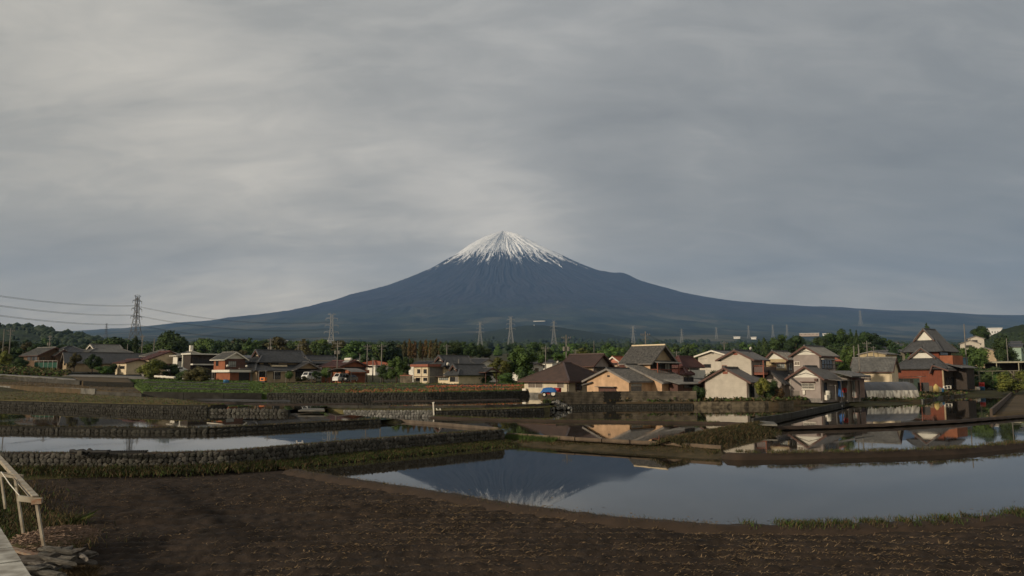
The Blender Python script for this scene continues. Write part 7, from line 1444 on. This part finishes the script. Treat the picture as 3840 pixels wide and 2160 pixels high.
tg(grass('grass', [p + Vector((-.7, 0, .1)) for p in edge_line], [grass_b, grass_b, grass_d, grass_g], 9000, .06, .22, .022, 1.5, (5, 4, 3, 1), 41, .5, zf=lambda p, o: .22 + .14 * min(max(-o, -.6), 1.2)), 'rough dry grass on the bank under the steel frame')
tg(grass('grass', [p + Vector((-1.9, 0, .1)) for p in edge_line], [grass_g, grass_d, grass_b], 6000, .06, .24, .022, 1.4, None, 42, .5, zf=lambda p, o: .40), 'green grass on the bank beside the wooden deck')
D0 = 18.6; fr = thing('steel_frame', 'rusting white steel trellis frame standing on the bank beside the bare field', 'frame', A(172, 2085, D0))
def L0(px, py, D): return A(px, py, D) - fr.location
tA, tB, tC = L0(136, 1878, 18.8), L0(66, 1789, 22.3), L0(0, 1722, 26.5); tD = tC + (tC - tB) * .8
bA, bB, bC = L0(170, 2083, 18.8), L0(87, 1998, 20.6), L0(20, 1908, 23.4)
iA, iB = L0(68, 1868, 18.8), L0(-12, 1776, 22.3)
for a, b in ((tA, tD),): MB().bar(a, b, .07, .12).build('long_beam', whitepaint, fr); MB().bar(a + Vector((-.02, 0, .1)), b + Vector((-.02, 0, .1)), .13, .025).build('flange', whitepaint, fr)
MB().bar(tA + Vector((.14, 0, 0)), iA, .07, .13).build('cross_beam', whitepaint, fr); MB().bar(tB + Vector((.15, 0, 0)), iB, .07, .12).build('cross_beam', whitepaint, fr); MB().bar(tA + Vector((-.08, -.06, -.02)), tA + Vector((.16, -.06, 0)), .02, .12).build('rusted_end_plate', rust, fr)
MB().bar(tA, bA, .06).build('leg', whitepaint, fr); MB().bar(L0(58, 1800, 20.6), bB, .058).build('leg', whitepaint, fr); MB().bar(L0(2, 1775, 23.4), bC, .055).build('leg', whitepaint, fr); 
MB().tube([L0(5, 1770, 22.3), L0(36, 1815, 20.8), L0(76, 1862, 18.9)], .014, 5).build('rope', trim_white, fr); MB().tube([L0(55, 1795, 21.5), L0(110, 1860, 19)], .014, 5).build('rope', darkmetal, fr)
dk = thing('deck', 'weathered white plank deck corner with peeling paint', 'deck', A(30, 2100, 9.0)); dz = dk.location.z
e0 = G(-5, 1968, dz) - dk.location; e1 = G(122, 2170, dz) - dk.location; e2 = e1 + (e1 - e0) * 1.2; dv = (e2 - e0).normalized(); nv = Vector((-dv.y, dv.x, 0)); 
if nv.x > 0: nv = -nv
pm = mat('peeling_white_planks', (.52, .50, .44), .8, (.18, .16, .13), 3.0, 8, .30, .3, 30, .004, .2, .1); tl = (e2 - e0).length; nb = 9
for k in range(nb):
    a = e0 + dv * (tl * k / nb + .012); b = e0 + dv * (tl * (k + 1) / nb - .012); q = [a, b, b + nv * 4.5, a + nv * 4.5]; MB().slab([v_ + Vector((0, 0, R.uniform(-.006, .006))) for v_ in q], .06).build('plank', pm, dk)
MB().bar(e0 + Vector((0, 0, -.13)) + nv * .03, e2 + Vector((0, 0, -.13)) + nv * .03, .08, .18).build('joist', whitepaint, dk)
for t in (.05, .5, .95): q = e0.lerp(e2, t) + nv * .4; MB().bar(q + Vector((0, 0, -.1)), Vector((q.x, q.y, -dz + .2)), .12).build('post', whitepaint, dk)
logm = mat('grey_log', (.22, .20, .175), .95, (.05, .045, .038), 6, 7, .5, .8, 12, .03, .1, rand=.3, stretch=(1, 6, 6)); rl = random.Random(6)
LOGM = []
for i in range(4):
    mb = MB(); mb.tube([(-.5, 0, 0), (-.25, .02 * i, .03), (0, -.03, .04), (.25, .03, 0), (.5, 0, .02)], [.9, 1.0, .92, 1.05, .85], 9)
    for k, v_ in enumerate(mb.v): mb.v[k] = (v_[0], v_[1] * (.11 + .03 * N(k * .7, i)), v_[2] * (.11 + .03 * N(k * .9, i + 4)))
    LOGM.append(mb.mesh('log', logm, False))
lp = thing('log_pile', 'pile of weathered grey split logs and bark on the bank below the steel frame', 'log pile', G(218, 2122, .38))
for i in range(46):
    o = link('log', rl.choice(LOGM), lp, (rl.uniform(-.5, .42), rl.uniform(-1.3, .6), rl.uniform(.02, .30))); o.rotation_euler = (rl.uniform(0, 3), rl.uniform(-.2, .2), rl.gauss(.15, .5)); s_ = rl.uniform(.4, .8); o.scale = (s_ * rl.uniform(.7, 1.3), s_ * .8, s_ * .85)
MB().bar((-1.25, .1, .38), (-.2, -.15, .2), .16, .05).build('rusted_board', rust, lp)
hm = thing('straw_heap', 'mound of dry pinkish straw on the bank behind the logs', 'straw heap', G(165, 2045, .35)); mb = MB(); rs_ = random.Random(8)
for _ in range(4200):
    th = rs_.uniform(0, 6.28); q = sqrt(rs_.random()); x = cos(th) * q * .85; y = sin(th) * q * 1.9; z = .34 * (1 - q * q) + rs_.uniform(-.02, .03); an = rs_.gauss(1.2, .8); l = rs_.uniform(.06, .2); dx, dy = cos(an) * l, sin(an) * l; w_ = .006; b = len(mb.v); mb.v += [(x - w_, y, z), (x + w_, y, z), (x + dx + w_, y + dy, z + rs_.uniform(-.03, .05)), (x + dx - w_, y + dy, z)]; mb.f.append((b, b + 1, b + 2, b + 3)); mb.m.append(0)
tag(mb.build('straw', mat('pink_straw', (.30, .21, .155), .9, (.14, .095, .07), 5, 3, .5), hm), kind='stuff'); mb = MB(); lobe(mb, (0, 0, 0), 1, rs_, 12, 3); o = mb.build('mound', drygrass, hm, True); o.scale = (.8, 1.8, .3)
o = grass('weeds', [G(225, 1968, 0), G(270, 1972, 0)], [grass_g, leaf_yellow, grass_b], 420, .1, .42, .02, .5, None, 51, 1.1); tag(o, 'clump of yellow-green fallen stalks on the bare field', 'weeds', kind='stuff')
tg(grass('weeds', [G(250, 2150, .1), G(330, 2160, .05), G(360, 2165, 0)], [grass_b], 1500, .06, .22, .015, .5, None, 53, .6), 'brown dry weeds below the log pile')

def debris():
    r = random.Random(71); mb = MB(); P = resample(bund_path, 200)
    for _ in range(900):
        i = r.randrange(199); p = P[i]; t = P[i + 1] - P[i]; nn = Vector((-t.y, t.x, 0)).normalized(); d = .45 + r.expovariate(2.2)
        q = p + nn * d; l = r.uniform(.02, .09); an = r.uniform(0, pi); a = Vector((cos(an), sin(an), 0)) * l; b_ = Vector((-sin(an), cos(an), 0)) * l * r.uniform(.12, .5); b = len(mb.v); z = .006
        mb.v += [(q.x + v.x, q.y + v.y, z) for v in (-a, b_, a, -b_)]; mb.f.append((b, b + 1, b + 2, b + 3)); mb.m.append(r.randrange(2))
    tag(mb.build('floating_straw', [strawm, wetmud]), 'bits of straw and scum floating along the margin of the near paddy', 'straw', kind='stuff')
debris()
HAZE = 3.2e-5
# ------------------------------------------------------------------ the air
mb = MB(); mb.box(-17500, 17500, -120, 26500, -4, 3760)
m = bpy.data.materials.new('haze'); m.use_nodes = True; t = m.node_tree; t.nodes.clear()
v = t.nodes.new('ShaderNodeVolumePrincipled'); v.inputs['Color'].default_value = (.31, .54, .97, 1); v.inputs['Density'].default_value = HAZE; v.inputs['Anisotropy'].default_value = 0.0
oo = t.nodes.new('ShaderNodeOutputMaterial'); t.links.new(v.outputs[0], oo.inputs['Volume'])
tag(mb.build('haze', m), 'thin pale blue air over the whole valley', 'haze', kind='stuff')
